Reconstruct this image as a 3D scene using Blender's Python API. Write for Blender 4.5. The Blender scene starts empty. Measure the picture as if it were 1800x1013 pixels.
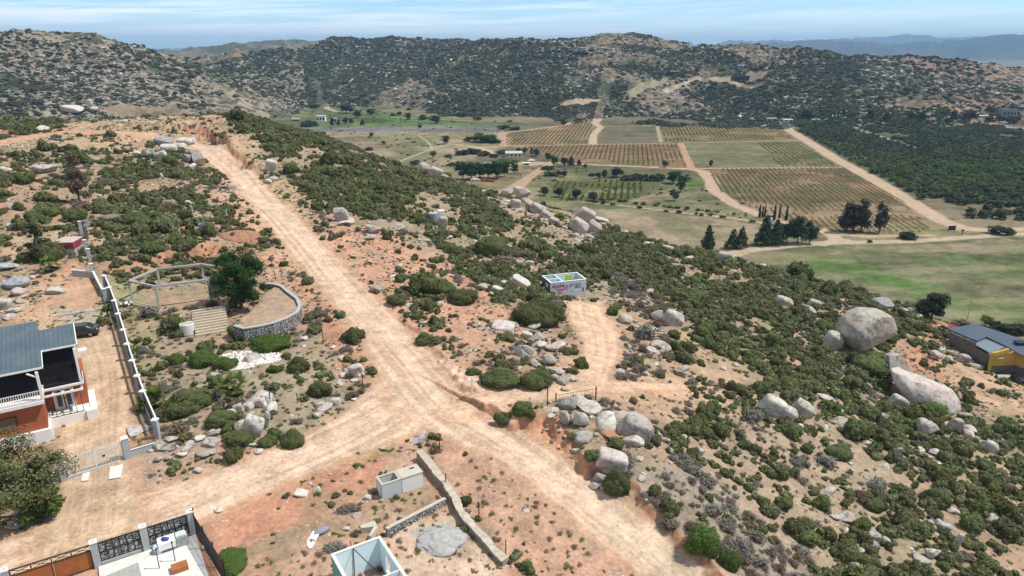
import bpy, bmesh, math, random
import numpy as np
from mathutils import Vector, Matrix

# ---------------------------------------------------------------- camera, sky, sun, exposure
CAM_Z = 32.0; PITCH = math.radians(18.9); FOC = 1216.0
sc = bpy.context.scene
COL = sc.collection
camd = bpy.data.cameras.new('camera'); cam = bpy.data.objects.new('camera', camd); COL.objects.link(cam)
cam.location = (0, 0, CAM_Z); cam.rotation_euler = (math.pi/2 - PITCH, 0, 0)
camd.sensor_width = 36; camd.lens = FOC/1800*36; camd.clip_start = 0.5; camd.clip_end = 60000
sc.camera = cam
SUN_AZ = math.radians(88); SUN_EL = math.radians(58)
world = bpy.data.worlds.new('World'); sc.world = world; world.use_nodes = True
wn = world.node_tree.nodes; wl = world.node_tree.links
for n in list(wn): wn.remove(n)
wout = wn.new('ShaderNodeOutputWorld'); bg = wn.new('ShaderNodeBackground'); sky = wn.new('ShaderNodeTexSky')
sky.sky_type = 'NISHITA'; sky.sun_disc = False; sky.sun_elevation = SUN_EL; sky.sun_rotation = SUN_AZ
sky.altitude = 800; sky.air_density = 1.0; sky.dust_density = 0.25; sky.ozone_density = 2.5
bg.inputs['Strength'].default_value = 0.068
tc = wn.new('ShaderNodeTexCoord'); sep = wn.new('ShaderNodeSeparateXYZ')
wl.new(tc.outputs['Generated'], sep.inputs[0])
def wmath(op, a, b=None):
    m = wn.new('ShaderNodeMath'); m.operation = op
    for i, v in enumerate((a, b)):
        if v is None: continue
        if isinstance(v, (int, float)): m.inputs[i].default_value = v
        else: wl.new(v, m.inputs[i])
    return m.outputs[0]
cmb = wn.new('ShaderNodeCombineXYZ')                # streaks of thin cirrus, laid out on the sky's own directions
wl.new(wmath('MULTIPLY', sep.outputs[0], 2.2), cmb.inputs[0])
wl.new(wmath('MULTIPLY', sep.outputs[1], 2.2), cmb.inputs[1])
wl.new(wmath('MULTIPLY', wmath('ADD', sep.outputs[2], wmath('MULTIPLY', sep.outputs[0], -0.03)), 42.0), cmb.inputs[2])
nz = wn.new('ShaderNodeTexNoise'); nz.inputs['Scale'].default_value = 1.6; nz.inputs['Detail'].default_value = 7
nz.inputs['Roughness'].default_value = 0.62; nz.inputs['Distortion'].default_value = 0.6
wl.new(cmb.outputs[0], nz.inputs['Vector'])
rmp = wn.new('ShaderNodeMapRange'); rmp.inputs['From Min'].default_value = 0.42; rmp.inputs['From Max'].default_value = 0.62
rmp.inputs['To Max'].default_value = 0.85
wl.new(nz.outputs['Fac'], rmp.inputs['Value'])
fade = wn.new('ShaderNodeMapRange'); fade.inputs['From Min'].default_value = 0.55; fade.inputs['From Max'].default_value = -0.35
fade.inputs['To Min'].default_value = 0.25; fade.inputs['To Max'].default_value = 1.0
wl.new(sep.outputs[0], fade.inputs['Value'])
mixc = wn.new('ShaderNodeMix'); mixc.data_type = 'RGBA'
tint = wn.new('ShaderNodeMix'); tint.data_type = 'RGBA'; tint.blend_type = 'MULTIPLY'; tint.inputs[0].default_value = 1
wl.new(sky.outputs[0], tint.inputs[6]); tint.inputs[7].default_value = (0.60, 0.86, 1.04, 1)
hzn = wn.new('ShaderNodeMapRange'); hzn.inputs['From Min'].default_value = 0.075; hzn.inputs['From Max'].default_value = 0.0; hzn.inputs['To Max'].default_value = 0.6; wl.new(sep.outputs[2], hzn.inputs['Value'])
wl.new(wmath('MINIMUM', wmath('ADD', wmath('MULTIPLY', rmp.outputs[0], fade.outputs[0]), hzn.outputs[0]), 1.0), mixc.inputs[0])
low = wn.new('ShaderNodeMapRange'); low.inputs['From Min'].default_value = 0.02; low.inputs['From Max'].default_value = 0.18
low.inputs['To Min'].default_value = 3.2; low.inputs['To Max'].default_value = 1.0; wl.new(sep.outputs[2], low.inputs['Value'])
vm = wn.new('ShaderNodeVectorMath'); vm.operation = 'SCALE'; wl.new(tint.outputs[2], vm.inputs[0]); wl.new(low.outputs[0], vm.inputs['Scale'])
wl.new(vm.outputs[0], mixc.inputs[6]); mixc.inputs[7].default_value = (23., 24., 24.8, 1)
wl.new(mixc.outputs[2], bg.inputs['Color']); wl.new(bg.outputs[0], wout.inputs[0])
sund = bpy.data.lights.new('sun', 'SUN'); sund.energy = 4.9; sund.angle = math.radians(0.5); sund.color = (1, 0.955, 0.89)
sun = bpy.data.objects.new('sun', sund); COL.objects.link(sun)
SDIR = Vector((math.sin(SUN_AZ)*math.cos(SUN_EL), math.cos(SUN_AZ)*math.cos(SUN_EL), math.sin(SUN_EL)))
sun.rotation_euler = SDIR.to_track_quat('Z', 'Y').to_euler(); sun.location = (0, 0, 200)
sc.view_settings.view_transform = 'Standard'; sc.view_settings.look = 'None'
sc.view_settings.exposure = 0.0; sc.view_settings.gamma = 1
sc.cycles.max_bounces = 6; sc.cycles.diffuse_bounces = 3; sc.cycles.glossy_bounces = 2; sc.cycles.transmission_bounces = 3
sc.cycles.transparent_max_bounces = 6; sc.cycles.volume_bounces = 0
sc.cycles.use_denoising = True

# ---------------------------------------------------------------- numeric helpers
def _h(ix, iy, s):
    n = (ix*374761393 + iy*668265263 + s*974634777) & 0xffffffff
    n = ((n ^ (n >> 13))*1274126177) & 0xffffffff
    n = n ^ (n >> 16)
    return (n & 0xffff)/65535.0
def vnoise(x, y, s=0):
    fx = np.floor(x); fy = np.floor(y); ix = fx.astype(np.int64); iy = fy.astype(np.int64)
    tx = x-fx; ty = y-fy; tx = tx*tx*(3-2*tx); ty = ty*ty*(3-2*ty)
    a = _h(ix, iy, s); b = _h(ix+1, iy, s); c = _h(ix, iy+1, s); d = _h(ix+1, iy+1, s)
    return (a*(1-tx)+b*tx)*(1-ty)+(c*(1-tx)+d*tx)*ty
def fbm(x, y, scale, octv=4, s=0, g=0.5):
    r = 0; a = 1; t = 0
    for o in range(octv):
        r = r+a*vnoise(x/scale*2**o+13.7*o, y/scale*2**o-7.3*o, s+o); t += a; a *= g
    return r/t
def sstep(a, b, x): 
    t = np.clip((x-a)/(b-a), 0, 1); return t*t*(3-2*t)
def wz(px, py, z):                                  # point at height z seen at a place of the photograph
    a = (px-900)/FOC; b = (506.5-py)/FOC
    d = (a, math.cos(PITCH)+b*math.sin(PITCH), -math.sin(PITCH)+b*math.cos(PITCH))
    t = (z-CAM_Z)/d[2]; return (d[0]*t, d[1]*t, z)
def wd(px, py, D):                                  # point at forward distance D
    a = (px-900)/FOC; b = (506.5-py)/FOC
    d = (a, math.cos(PITCH)+b*math.sin(PITCH), -math.sin(PITCH)+b*math.cos(PITCH))
    t = D/d[1]; return (d[0]*t, D, CAM_Z+d[2]*t)
def project(x, y, z):
    z = z-CAM_Z; f = y*math.cos(PITCH)-z*math.sin(PITCH); u = y*math.sin(PITCH)+z*math.cos(PITCH)
    return 900+FOC*x/f, 506.5-FOC*u/f
def seg_dist(x, y, P, Z=None):                      # distance to a polyline, value along it, side
    best = np.full(x.shape, 1e9); val = np.zeros(x.shape); side = np.zeros(x.shape)
    for i in range(len(P)-1):
        ax, ay = P[i][:2]; bx, by = P[i+1][:2]; dx, dy = bx-ax, by-ay; L2 = dx*dx+dy*dy+1e-9
        t = np.clip(((x-ax)*dx+(y-ay)*dy)/L2, 0, 1)
        d = np.hypot(x-ax-t*dx, y-ay-t*dy); m = d < best
        best = np.where(m, d, best)
        if Z is not None: val = np.where(m, Z[i]+(Z[i+1]-Z[i])*t, val)
        side = np.where(m, np.sign((x-ax)*dy-(y-ay)*dx), side)
    return best, val, side
def in_poly(x, y, P):
    P = np.array([p[:2] for p in P]); r = np.zeros(x.shape, bool)
    m = (x >= P[:,0].min()) & (x <= P[:,0].max()) & (y >= P[:,1].min()) & (y <= P[:,1].max())
    if not m.any(): return r
    xs = x[m]; ys = y[m]; q = np.zeros(xs.shape, bool); n = len(P)
    for i in range(n):
        ax, ay = P[i]; bx, by = P[(i+1) % n]
        if ay == by: continue
        c = ((ay > ys) != (by > ys)) & (xs < (bx-ax)*(ys-ay)/(by-ay)+ax)
        q ^= c
    r[m] = q; return r

# ---------------------------------------------------------------- the lie of the land
CTRL = [(780,700,0),(700,640,0),(850,760,-.6),(650,560,.8),(590,490,1.8),(520,420,3.2),(460,350,5.5),(410,290,8),(370,255,10.5),(320,245,12),
 (950,830,-1.6),(1050,900,-2.8),(1150,980,-4),(1000,1013,-3.4),(600,760,-.2),(450,850,-.5),(300,900,-.8),(150,960,-1),(0,1000,-1.2),
 (165,820,-.6),(170,700,-.4),(150,610,.2),(60,800,-.8),(20,700,-.4),(250,560,1.2),(240,640,.3),(330,680,.3),(450,620,.8),(400,530,1.4),(280,500,1.9),
 (90,500,3),(0,470,3.5),(100,430,5),(250,420,4.3),(350,400,5),(0,350,8),(150,330,8),(280,320,8.5),(0,280,11.5),(100,230,14),(0,215,14.5),
 (200,212,15),(300,205,15.5),(370,200,15.5),(430,207,15),(400,240,13),(480,217,13),(560,242,10),(640,272,5.5),(700,292,2.5),(800,327,-2.5),(900,349,-5),
 (1050,393,-8),(1200,443,-10),(1300,467,-11),(1500,517,-13.5),(1640,562,-16),(1760,640,-17),(1830,690,-17.5),
 (650,470,1.3),(700,400,3),(640,340,5.2),(560,310,7.2),(480,280,9.5),(800,400,.3),(900,450,-1.5),(990,515,-2.5),(860,560,0),(940,620,-.5),
 (1050,600,-2),(1050,660,-1),(960,700,-.3),(1150,690,-2),(1100,450,-6),(1200,560,-6),(1200,640,-4.5),(1350,560,-8.5),(1350,680,-6.5),
 (1520,600,-12),(1500,700,-10),(1650,700,-14),(1700,800,-12),(1500,850,-8.5),(1300,800,-5),(1200,800,-3.5),(1080,740,-.6),(1100,830,-1.6),
 (1250,930,-3.5),(1400,980,-6.5),(1600,980,-9.5),(1800,980,-12),(1800,850,-14),
 (700,850,-1.2),(600,900,-1.2),(800,900,-1.6),(775,950,-1.9),(870,1000,-2.6),(650,1000,-1.7),(500,950,-1.2),(330,1000,-1.1),(450,900,-1)]
pts = [wz(*c) for c in CTRL]
sil = [(0,215),(100,215),(200,210),(300,205),(370,200),(430,207),(480,217),(560,242),(640,272),(700,292),(800,327),(900,349),(1050,393),(1200,443),(1300,467),(1500,517),(1640,562)]
for px, py in sil:
    z = [c[2] for c in CTRL if c[0] == px and abs(c[1]-py) < 4] or [14.5]
    x, y, z = wz(px, py, z[0]); r = math.hypot(x, y); k = z/r
    sl = (CAM_Z-z)/r
    for dd, ex in ((26, 4), (60, 18), (120, 42)):
        if px < 400 and dd > 30: ex = ex*0.6
        pts.append((x*(1+dd/r), y*(1+dd/r), z-sl*dd-ex))
pts += [(-60,0,-2),(0,0,-6),(60,0,-13),(0,-100,-9),(-120,-100,-2),(120,-100,-22),(-140,60,3),(-200,120,8),(-320,200,12),(110,30,-20),(160,70,-28),(200,110,-40),
        (150,120,-30),(130,140,-38),(-45,30,-1.4),(-60,40,-1.2),(-75,60,.2),(-90,80,2.5)]
pts = np.array(pts, float)
def _tps(r2): return 0.5*r2*np.log(r2+1e-6)
_S = 100.0
_n = len(pts); _A = np.zeros((_n+3, _n+3)); _xy = pts[:, :2]/_S
_d2 = ((_xy[:, None]-_xy[None])**2).sum(-1)
_A[:_n,:_n] = _tps(_d2)+np.eye(_n)*0.0006; _A[:_n,_n] = 1; _A[:_n,_n+1:] = _xy; _A[_n,:_n] = 1; _A[_n+1:,:_n] = _xy.T
_w = np.linalg.solve(_A, np.concatenate([pts[:,2], [0,0,0]]))
GX0, GX1, GY0, GY1, GS = -420., 420., -140., 460., 2.0
_gx = np.arange(GX0, GX1+.1, GS); _gy = np.arange(GY0, GY1+.1, GS)
_GX, _GY = np.meshgrid(_gx, _gy); _q = np.stack([_GX.ravel(), _GY.ravel()], 1)/_S
_v = _w[_n]+_q@_w[_n+1:]
for i in range(_n): _v = _v+_w[i]*_tps(((_q-_xy[i])**2).sum(1))
NEARG = _v.reshape(_GX.shape)
_rr = np.hypot(_GX, _GY)                            # beyond the spur the old surface is let down below the valley
NEARG = NEARG-np.clip((_rr-330)*0.35, 0, 120)
def bilin(G, x, y):
    u = np.clip((x-GX0)/GS, 0, G.shape[1]-1.001); v = np.clip((y-GY0)/GS, 0, G.shape[0]-1.001)
    i = u.astype(int); j = v.astype(int); a = u-i; b = v-j
    return (G[j,i]*(1-a)+G[j,i+1]*a)*(1-b)+(G[j+1,i]*(1-a)+G[j+1,i+1]*a)*b
VZ = -30.0
def crest(L, slope, rnd, amp): 
    P = [wd(*c) for c in L]; return dict(P=P, s=slope, r=rnd, a=amp, top=max(p[2] for p in P))
HILLS = {
 'left': crest([(-900,60,560),(-300,40,620),(0,60,680),(60,56,700),(150,60,730),(220,78,770),(290,96,800),(350,112,830),(400,138,860),(440,163,890),(478,190,920)], .42, 15, 7),
 'centre': crest([(300,190,1300),(360,140,1300),(400,124,1300),(430,113,1250),(520,86,1250),(600,69,1250),(660,73,1250),(740,70,1250),(800,72,1300),(850,81,1350),
    (870,78,1300),(920,66,1200),(980,73,1200),(1020,69,1150),(1090,60,1100),(1150,70,1100),(1200,79,1100),(1260,87,1050),(1312,75,1000),(1350,89,1000),(1430,116,1000),(1480,150,960)], .20, 30, 15),
 'dome': crest([(560,168,930),(620,142,950),(680,142,950),(740,168,900)], .2, 25, 5),
 'spur': crest([(850,190,800),(920,165,830),(1000,148,880),(1090,150,900)], .2, 30, 9),
 'shelf': crest([(1085,195,730),(1110,165,780),(1150,145,830),(1200,136,850),(1300,133,860),(1360,140,860),(1400,150,850)], .26, 20, 6),
 'right': crest([(1400,160,800),(1440,127,850),(1490,104,880),(1540,94,900),(1600,99,900),(1690,107,900),(1740,119,880),(1800,114,880),(1950,104,880),(2300,90,900),(3200,80,700)], .27, 25, 10),
 'back': crest([(-300,96,2600),(100,98,2600),(262,93,2600),(300,86,2500),(360,84,2400),(420,75,2400),(500,71,2400),(560,71,2400),(650,74,2600),(850,84,2600),(1000,88,2600)], .2, 40, 14),
 'far': crest([(1150,92,6500),(1320,86,6500),(1400,74,6500),(1450,70,6600),(1500,76,6800),(1560,82,6900),(1640,76,6800),(1700,69,6600),(1760,62,6500),(1830,58,6400),(2100,50,6300),(2600,60,6000)], .17, 80, 45),
 'farther': crest([(-400,84,12000),(200,86,12000),(1000,84,12000),(1180,79,12500),(1250,76,12500),(1300,74,12500),(1400,71,12500),(1500,67,13000),(1570,66,13000),(1600,60,13000),(1645,66,13000),(1700,66,13000),(1760,63,12500),(1850,61,12500),(2400,70,12000)], .17, 120, 60),
}
def hill_h(name, x, y):
    k = HILLS[name]; P = k['P']; sl = k['s']; rd = k['r']
    h = np.full(x.shape, -500.)
    for i in range(len(P)-1):
        (ax, ay, az), (bx, by, bz) = P[i], P[i+1]
        reach = (max(az, bz)+75)/sl+rd
        m = (x > min(ax,bx)-reach) & (x < max(ax,bx)+reach) & (y > min(ay,by)-reach) & (y < max(ay,by)+reach)
        if not m.any(): continue
        xs = x[m]; ys = y[m]; dx, dy = bx-ax, by-ay; L2 = dx*dx+dy*dy+1e-9
        t = np.clip(((xs-ax)*dx+(ys-ay)*dy)/L2, 0, 1); d = np.hypot(xs-ax-t*dx, ys-ay-t*dy)
        h[m] = np.maximum(h[m], az+(bz-az)*t-sl*(np.sqrt(d*d+rd*rd)-rd))
    m = h > -90
    if m.any():
        big = k['a']; sc_ = 22*math.sqrt(big); xs = x[m]; ys = y[m]; f = 1-np.clip(0,0,0)
        rg_ = 1-2*np.abs(fbm(xs, ys, sc_*2.2, 4, 15, .5)-.5)*2; n = ((fbm(xs, ys, sc_*2.4, 5, 5, .55)-.5)*2*big*1.2+(rg_-.72)*big*1.5)*sstep(k['top'], k['top']-(25 if big < 20 else 200), h[m])+(fbm(xs, ys, sc_*.5, 4, 9, .6)-.5)*big*1.0
        h[m] += n
    return h
def smax(a, b, k): 
    h = np.clip(.5+.5*(a-b)/k, 0, 1); return b+(a-b)*h+k*h*(1-h)
FARN = [n for n in HILLS]
SMOOTHZ = []                                        # pads, filled below: (polygon, amount)
BANKS = []; BANKROADS = []
def near_w(x, y): return ((x > GX0+4) & (x < GX1-4) & (y > GY0+4) & (y < GY1-4))
FARDEM = None
def far_dem():
    global FARDEM
    az = np.radians(np.arange(-62, 62.1, .25)); lr = np.arange(math.log(150), math.log(17500), .01)
    A, L = np.meshgrid(az, lr); Rr = np.exp(L)
    FARDEM = (az[0], math.radians(.25), lr[0], .01, H((Rr*np.sin(A)), (Rr*np.cos(A)), nonear=True))
def Hfar_fast(x, y):
    a0, da, l0, dl, G = FARDEM
    u = np.clip((np.arctan2(x, y)-a0)/da, 0, G.shape[1]-1.001); v = np.clip((np.log(np.hypot(x, y)+1e-3)-l0)/dl, 0, G.shape[0]-1.001)
    i = u.astype(int); j = v.astype(int); a = u-i; b = v-j
    return (G[j,i]*(1-a)+G[j,i+1]*a)*(1-b)+(G[j+1,i]*(1-a)+G[j+1,i+1]*a)*b
def H(x, y, detail=True, zone=False, fast=False, nonear=False):
    x = np.asarray(x, float); y = np.asarray(y, float)
    r = np.hypot(x, y); zid = np.zeros(x.shape, int)
    if fast: hh = Hfar_fast(x, y)
    else:
        hh = np.full(x.shape, VZ)+(fbm(x, y, 260, 3, 3)-.5)*1.2
        hh = hh-np.where(r > 2000, (r-2000)*0.002, 0)
        for i, n in enumerate(FARN):
            m = (r < 1900) if i < 6 else (r > 1000)
            if not m.any(): continue
            t = hill_h(n, x[m], y[m]); q = hh[m]
            zz = zid[m]; zz = np.where(t > q+.3, 2 if i < 7 else 3, zz); zid[m] = zz
            hh = hh.copy(); hh[m] = smax(t, q, 3.0 if i < 6 else 8.0)
    if nonear: return hh
    m = near_w(x, y)
    if m.any():
        xs, ys = x[m], y[m]
        t = bilin(NEARG, xs, ys)
        if detail:
            a = np.ones(xs.shape)
            for P, am in SMOOTHZ: 
                d, _, _ = seg_dist(xs, ys, P+[P[0]]); ins = in_poly(xs, ys, P)
                f = np.where(ins, 1, 1-sstep(0, 2.5, d)); a = a*(1-f*am)
            for P, Wd in BANKROADS:
                d, w_, _ = seg_dist(xs, ys, P, Wd); a = a*(.12+.88*sstep(.8, 1.8, d/w_))
            t = t+a*((fbm(xs, ys, 14, 4, 21, .55)-.5)*1.5+(fbm(xs, ys, 2.2, 3, 31, .6)-.5)*.34)
            bn_ = sstep(.3, .62, fbm(xs, ys, 6, 3, 17))*.72+.42
            for P, Hh, sd in BANKS:
                d, hb, s = seg_dist(xs, ys, P, Hh); d = d*s*sd+(vnoise(xs/.8, ys/.8, 7)-.5)*1.0+(vnoise(xs/3, ys/3, 8)-.5)*1.8
                t = t+hb*bn_*(sstep(-.35, .75, d)-.5)*np.exp(-np.clip(np.abs(d)-.5, 0, 99)/5.0)
        q = hh[m]; zz = zid[m]; zz = np.where(t > q+.4, 1, zz); zid[m] = zz
        hh = hh.copy(); hh[m] = smax(t, q, 2.0)
    return (hh, zid) if zone else hh

far_dem()
def at_many(P, detail=False):                       # where the line of sight of each place first meets the ground
    P = np.array(P, float); a = (P[:,0]-900)/FOC; b = (506.5-P[:,1])/FOC
    D = np.stack([a, math.cos(PITCH)+b*math.sin(PITCH), -math.sin(PITCH)+b*math.cos(PITCH)], 1)
    lo = np.full(len(P), 15.0); hi = np.full(len(P), -1.0)
    t0 = 20.0; prev = np.full(len(P), 15.0)
    while t0 < 20000:
        q = D*t0; below = (CAM_Z+q[:,2] < H(q[:,0], q[:,1], detail, fast=True)) & (hi < 0)
        lo = np.where(below, prev, lo); hi = np.where(below, t0, hi)
        prev = np.where(hi < 0, t0, prev); t0 *= 1.018
    hi = np.where(hi < 0, 20000, hi)
    for _ in range(12):
        mid = (lo+hi)/2; q = D*mid[:,None]; bl = CAM_Z+q[:,2] < H(q[:,0], q[:,1], detail, fast=True)
        hi = np.where(bl, mid, hi); lo = np.where(bl, lo, mid)
    q = D*hi[:,None]; q[:,2] += CAM_Z
    return q
def at(px, py, detail=False): return tuple(at_many([(px, py)], detail)[0])
def hz(x, y): return float(H(np.array([x]), np.array([y]), fast=True)[0])
def apoly(P): return [tuple(q) for q in at_many(P)]
def vpoly(P): return [wz(p[0], p[1], VZ) for p in P]
HAZE = 0.000125
# ---------------------------------------------------------------- roads, banks and colour zones of the ground
ROADS = [  # (line in the photograph, half widths in metres, kind)
 ([(-40,1010),(60,985),(150,945),(230,915),(330,880),(450,835),(560,790),(640,750),(700,715),(740,690)], [3.2,3.2,3.4,3.0,2.5,2.3,2.4,2.9,4.2,4.6], 'main'),
 ([(1330,1120),(1200,1013),(1120,945),(1040,885),(960,825),(890,775),(820,730),(770,690),(722,640),(680,590),(640,545),(600,500),(560,455),(520,415),(480,370),(440,325),(405,290),(375,268),(340,253),(300,246)],
  [2.7,2.5,2.3,2.2,2.1,2.3,3.2,4.2,3.5,2.7,2.7,2.8,2.8,2.8,2.7,2.6,2.6,2.6,2.5,2.2], 'main'),
 ([(300,246),(240,236),(200,232),(120,232),(60,240),(0,250),(-60,262)], [2.0,1.8,1.6,1.8,2.0,2.2,2.4], 'red'),
 ([(800,720),(860,707),(920,698),(980,692),(1050,684),(1120,679),(1200,680)], [1.6,1.4,1.5,1.3,1.3,1.0,.6], 'track'),
 ([(1040,682),(1048,650),(1058,615),(1052,585),(1035,560),(1030,540)], [1.6,1.6,2.0,2.6,3.0,2.2], 'track'),
 ([(165,930),(168,860),(168,800),(170,760),(178,700),(168,640),(158,600)], [3.5,2.2,2.2,2.6,2.8,2.6,2.6], 'drive'),
]
_cache = {}
def _collect(LL):
    P = [p for L in LL for p in L if tuple(p) not in _cache]
    if P:
        for p, q in zip(P, at_many(P)): _cache[tuple(p)] = tuple(q)
def apoly(P): _collect([P]); return [_cache[tuple(p)] for p in P]
RW = []
_collect([r[0] for r in ROADS])
for L, W, k in ROADS:
    q = apoly(L); RW.append((q, W, k)); BANKROADS.append((q, W))
BANKS.append((apoly([(868,726),(900,745),(940,752),(985,765),(1010,785),(1035,815),(1070,838),(1110,868),(1150,905),(1190,950),(1230,1000),(1260,1050)]), [.8,1.3,1.6,1.9,1.7,1.3,1.2,1.3,1.6,1.9,2.1,2.1], -1))
BANKS.append((apoly([(590,440),(655,508),(702,556),(748,605),(790,650),(825,688),(845,696)]), [.05,.25,.3,.35,.5,.6,.1], -1))
BANKS.append((apoly([(330,226),(370,238),(410,262),(440,292),(480,335)]), [1.4,2.2,2.0,1.4,.2], -1))
BANKS.append((apoly([(170,470),(230,465),(300,455),(380,440),(430,430)]), [.5,1.3,1.5,1.4,.5], -1))
for P in ([(-40,560),(140,560),(240,700),(280,800),(230,900),(-40,960)], [(-40,960),(360,890),(400,1100),(-60,1100)],
          [(640,880),(760,830),(900,1010),(600,1080),(570,940)], [(230,480),(370,470),(410,540),(260,560)], [(930,520),(960,490),(1050,500),(1050,540),(980,550)]):
    SMOOTHZ.append((apoly(P), .85))

TAN=(.41,.265,.185); RED=(.42,.205,.125); PALE=(.52,.385,.27); DRY=(.27,.22,.145); GREY=(.20,.18,.15); OLIVE=(.13,.13,.07)
ROADC=(.57,.415,.30); GRAVEL=(.36,.34,.31); BRIGHT=(.62,.60,.55)
# near ground patches: polygon in the photograph, colour, strength, softness in metres
NP = [
 ([(0,420),(120,400),(190,395),(190,445),(60,450),(0,460)], (.46,.33,.22), .7, 2),
 ([(60,480),(170,475),(185,560),(60,600),(0,560),(0,540)], (.46,.28,.18), .8, 2),
 ([(0,480),(60,480),(40,560),(0,570)], (.42,.30,.2), .5, 2),
 ([(170,470),(440,435),(440,455),(380,470),(200,485)], RED, .8, 1.5),
 ([(370,395),(500,470),(560,560),(600,640),(660,700),(640,640),(580,520),(500,420),(440,390)], RED, .75, 2),
 ([(430,300),(500,400),(600,500),(720,640),(690,660),(560,530),(430,400),(380,340),(390,290)], (.50,.33,.22), .6, 2),
 ([(580,380),(740,420),(900,540),(840,620),(740,600),(620,520),(540,440)], (.47,.27,.18), .85, 4),
 ([(480,320),(640,330),(700,400),(560,400)], (.42,.27,.18), .6, 4),
 ([(400,225),(480,212),(700,290),(900,347),(1060,400),(1300,465),(1640,565),(1560,640),(1560,740),(1830,760),(1830,1040),(1500,1040),(1300,760),(1180,600),(1000,540),(850,470),(690,430),(560,320)], (.285,.235,.155), .62, 5),
 ([(0,262),(330,265),(420,400),(440,440),(200,470),(0,400)], (.30,.235,.155), .5, 4),
 ([(200,500),(400,550),(640,670),(560,780),(230,790)], (.30,.25,.17), .5, 3),
 ([(380,225),(440,235),(520,330),(560,400),(500,380),(430,310),(330,240)], (.44,.32,.2), .75, 2),
 ([(150,210),(330,215),(330,262),(220,268),(0,262),(0,250),(100,232)], (.40,.30,.19), .75, 3),
 ([(720,640),(860,660),(900,690),(800,700)], (.5,.30,.19), .7, 1.5),
 ([(780,560),(900,620),(880,690),(800,640)], (.40,.24,.16), .6, 2),
 ([(990,530),(1060,530),(1080,600),(1070,680),(1020,680),(1030,600)], (.56,.37,.26), .9, 1.2),
 ([(1080,660),(1300,650),(1330,700),(1150,720),(980,700)], (.46,.31,.2), .8, 2),
 ([(1130,580),(1320,590),(1300,680),(1130,660)], (.40,.29,.19), .6, 3),
 ([(880,735),(980,745),(1010,800),(1050,840),(1000,860),(930,790)], (.46,.23,.13), .85, 1),
 ([(830,760),(960,860),(1100,1000),(960,1040),(860,960),(770,800),(700,740)], (.47,.28,.19), .75, 2),
 ([(380,870),(540,800),(660,770),(680,860),(640,900),(520,930),(400,950)], (.43,.22,.14), .9, 2),
 ([(620,770),(720,750),(700,800),(640,810)], (.2,.2,.09), .7, 1.2),
 ([(560,870),(760,850),(790,900),(640,940),(500,940)], (.30,.22,.14), .6, 1.5),
 ([(690,910),(800,900),(900,1000),(860,1060),(700,1060)], (.50,.37,.27), .9, 1.5),
 ([(725,930),(790,922),(812,950),(790,970),(740,965)], GRAVEL, .95, .5),
 ([(200,620),(300,600),(560,620),(640,680),(560,760),(300,790),(220,740)], (.28,.23,.16), .6, 3),
 ([(250,500),(380,500),(400,600),(240,600)], (.30,.23,.15), .5, 3),
 ([(200,480),(240,500),(280,620),(230,640),(190,520)], (.26,.26,.12), .6, 2),
 ([(90,640),(190,720),(170,790),(90,800),(70,745)], GRAVEL, .8, 1),
 ([(55,560),(170,560),(200,640),(220,760),(90,800),(130,600)], (.50,.37,.25), .6, 2),
 ([(100,545),(180,550),(190,590),(130,580)], (.34,.34,.26), .7, 1.5),
 ([(1150,740),(1500,760),(1560,860),(1500,1013),(1260,1013),(1130,860)], (.33,.255,.18), .7, 5),
 ([(1090,830),(1200,830),(1400,960),(1420,1040),(1280,1040),(1130,880)], (.27,.23,.18), .75, 3),
 ([(1330,640),(1400,590),(1560,740),(1500,740)], (.46,.28,.19), .6, 3),
 ([(1680,580),(1760,640),(1830,720),(1830,760),(1700,700),(1640,600)], (.42,.29,.19), .8, 3),
 ([(1010,380),(1060,400),(1000,430),(900,380),(850,350)], (.36,.26,.18), .6, 4),
 ([(1060,470),(1100,480),(1200,560),(1160,570),(1040,490)], (.28,.24,.20), .7, 2),
 ([(220,790),(380,770),(420,830),(300,890),(230,860)], (.34,.27,.2), .6, 2),
]
_collect([p[0] for p in NP])
NPW = [(apoly(P), c, s, f) for P, c, s, f in NP]
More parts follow.
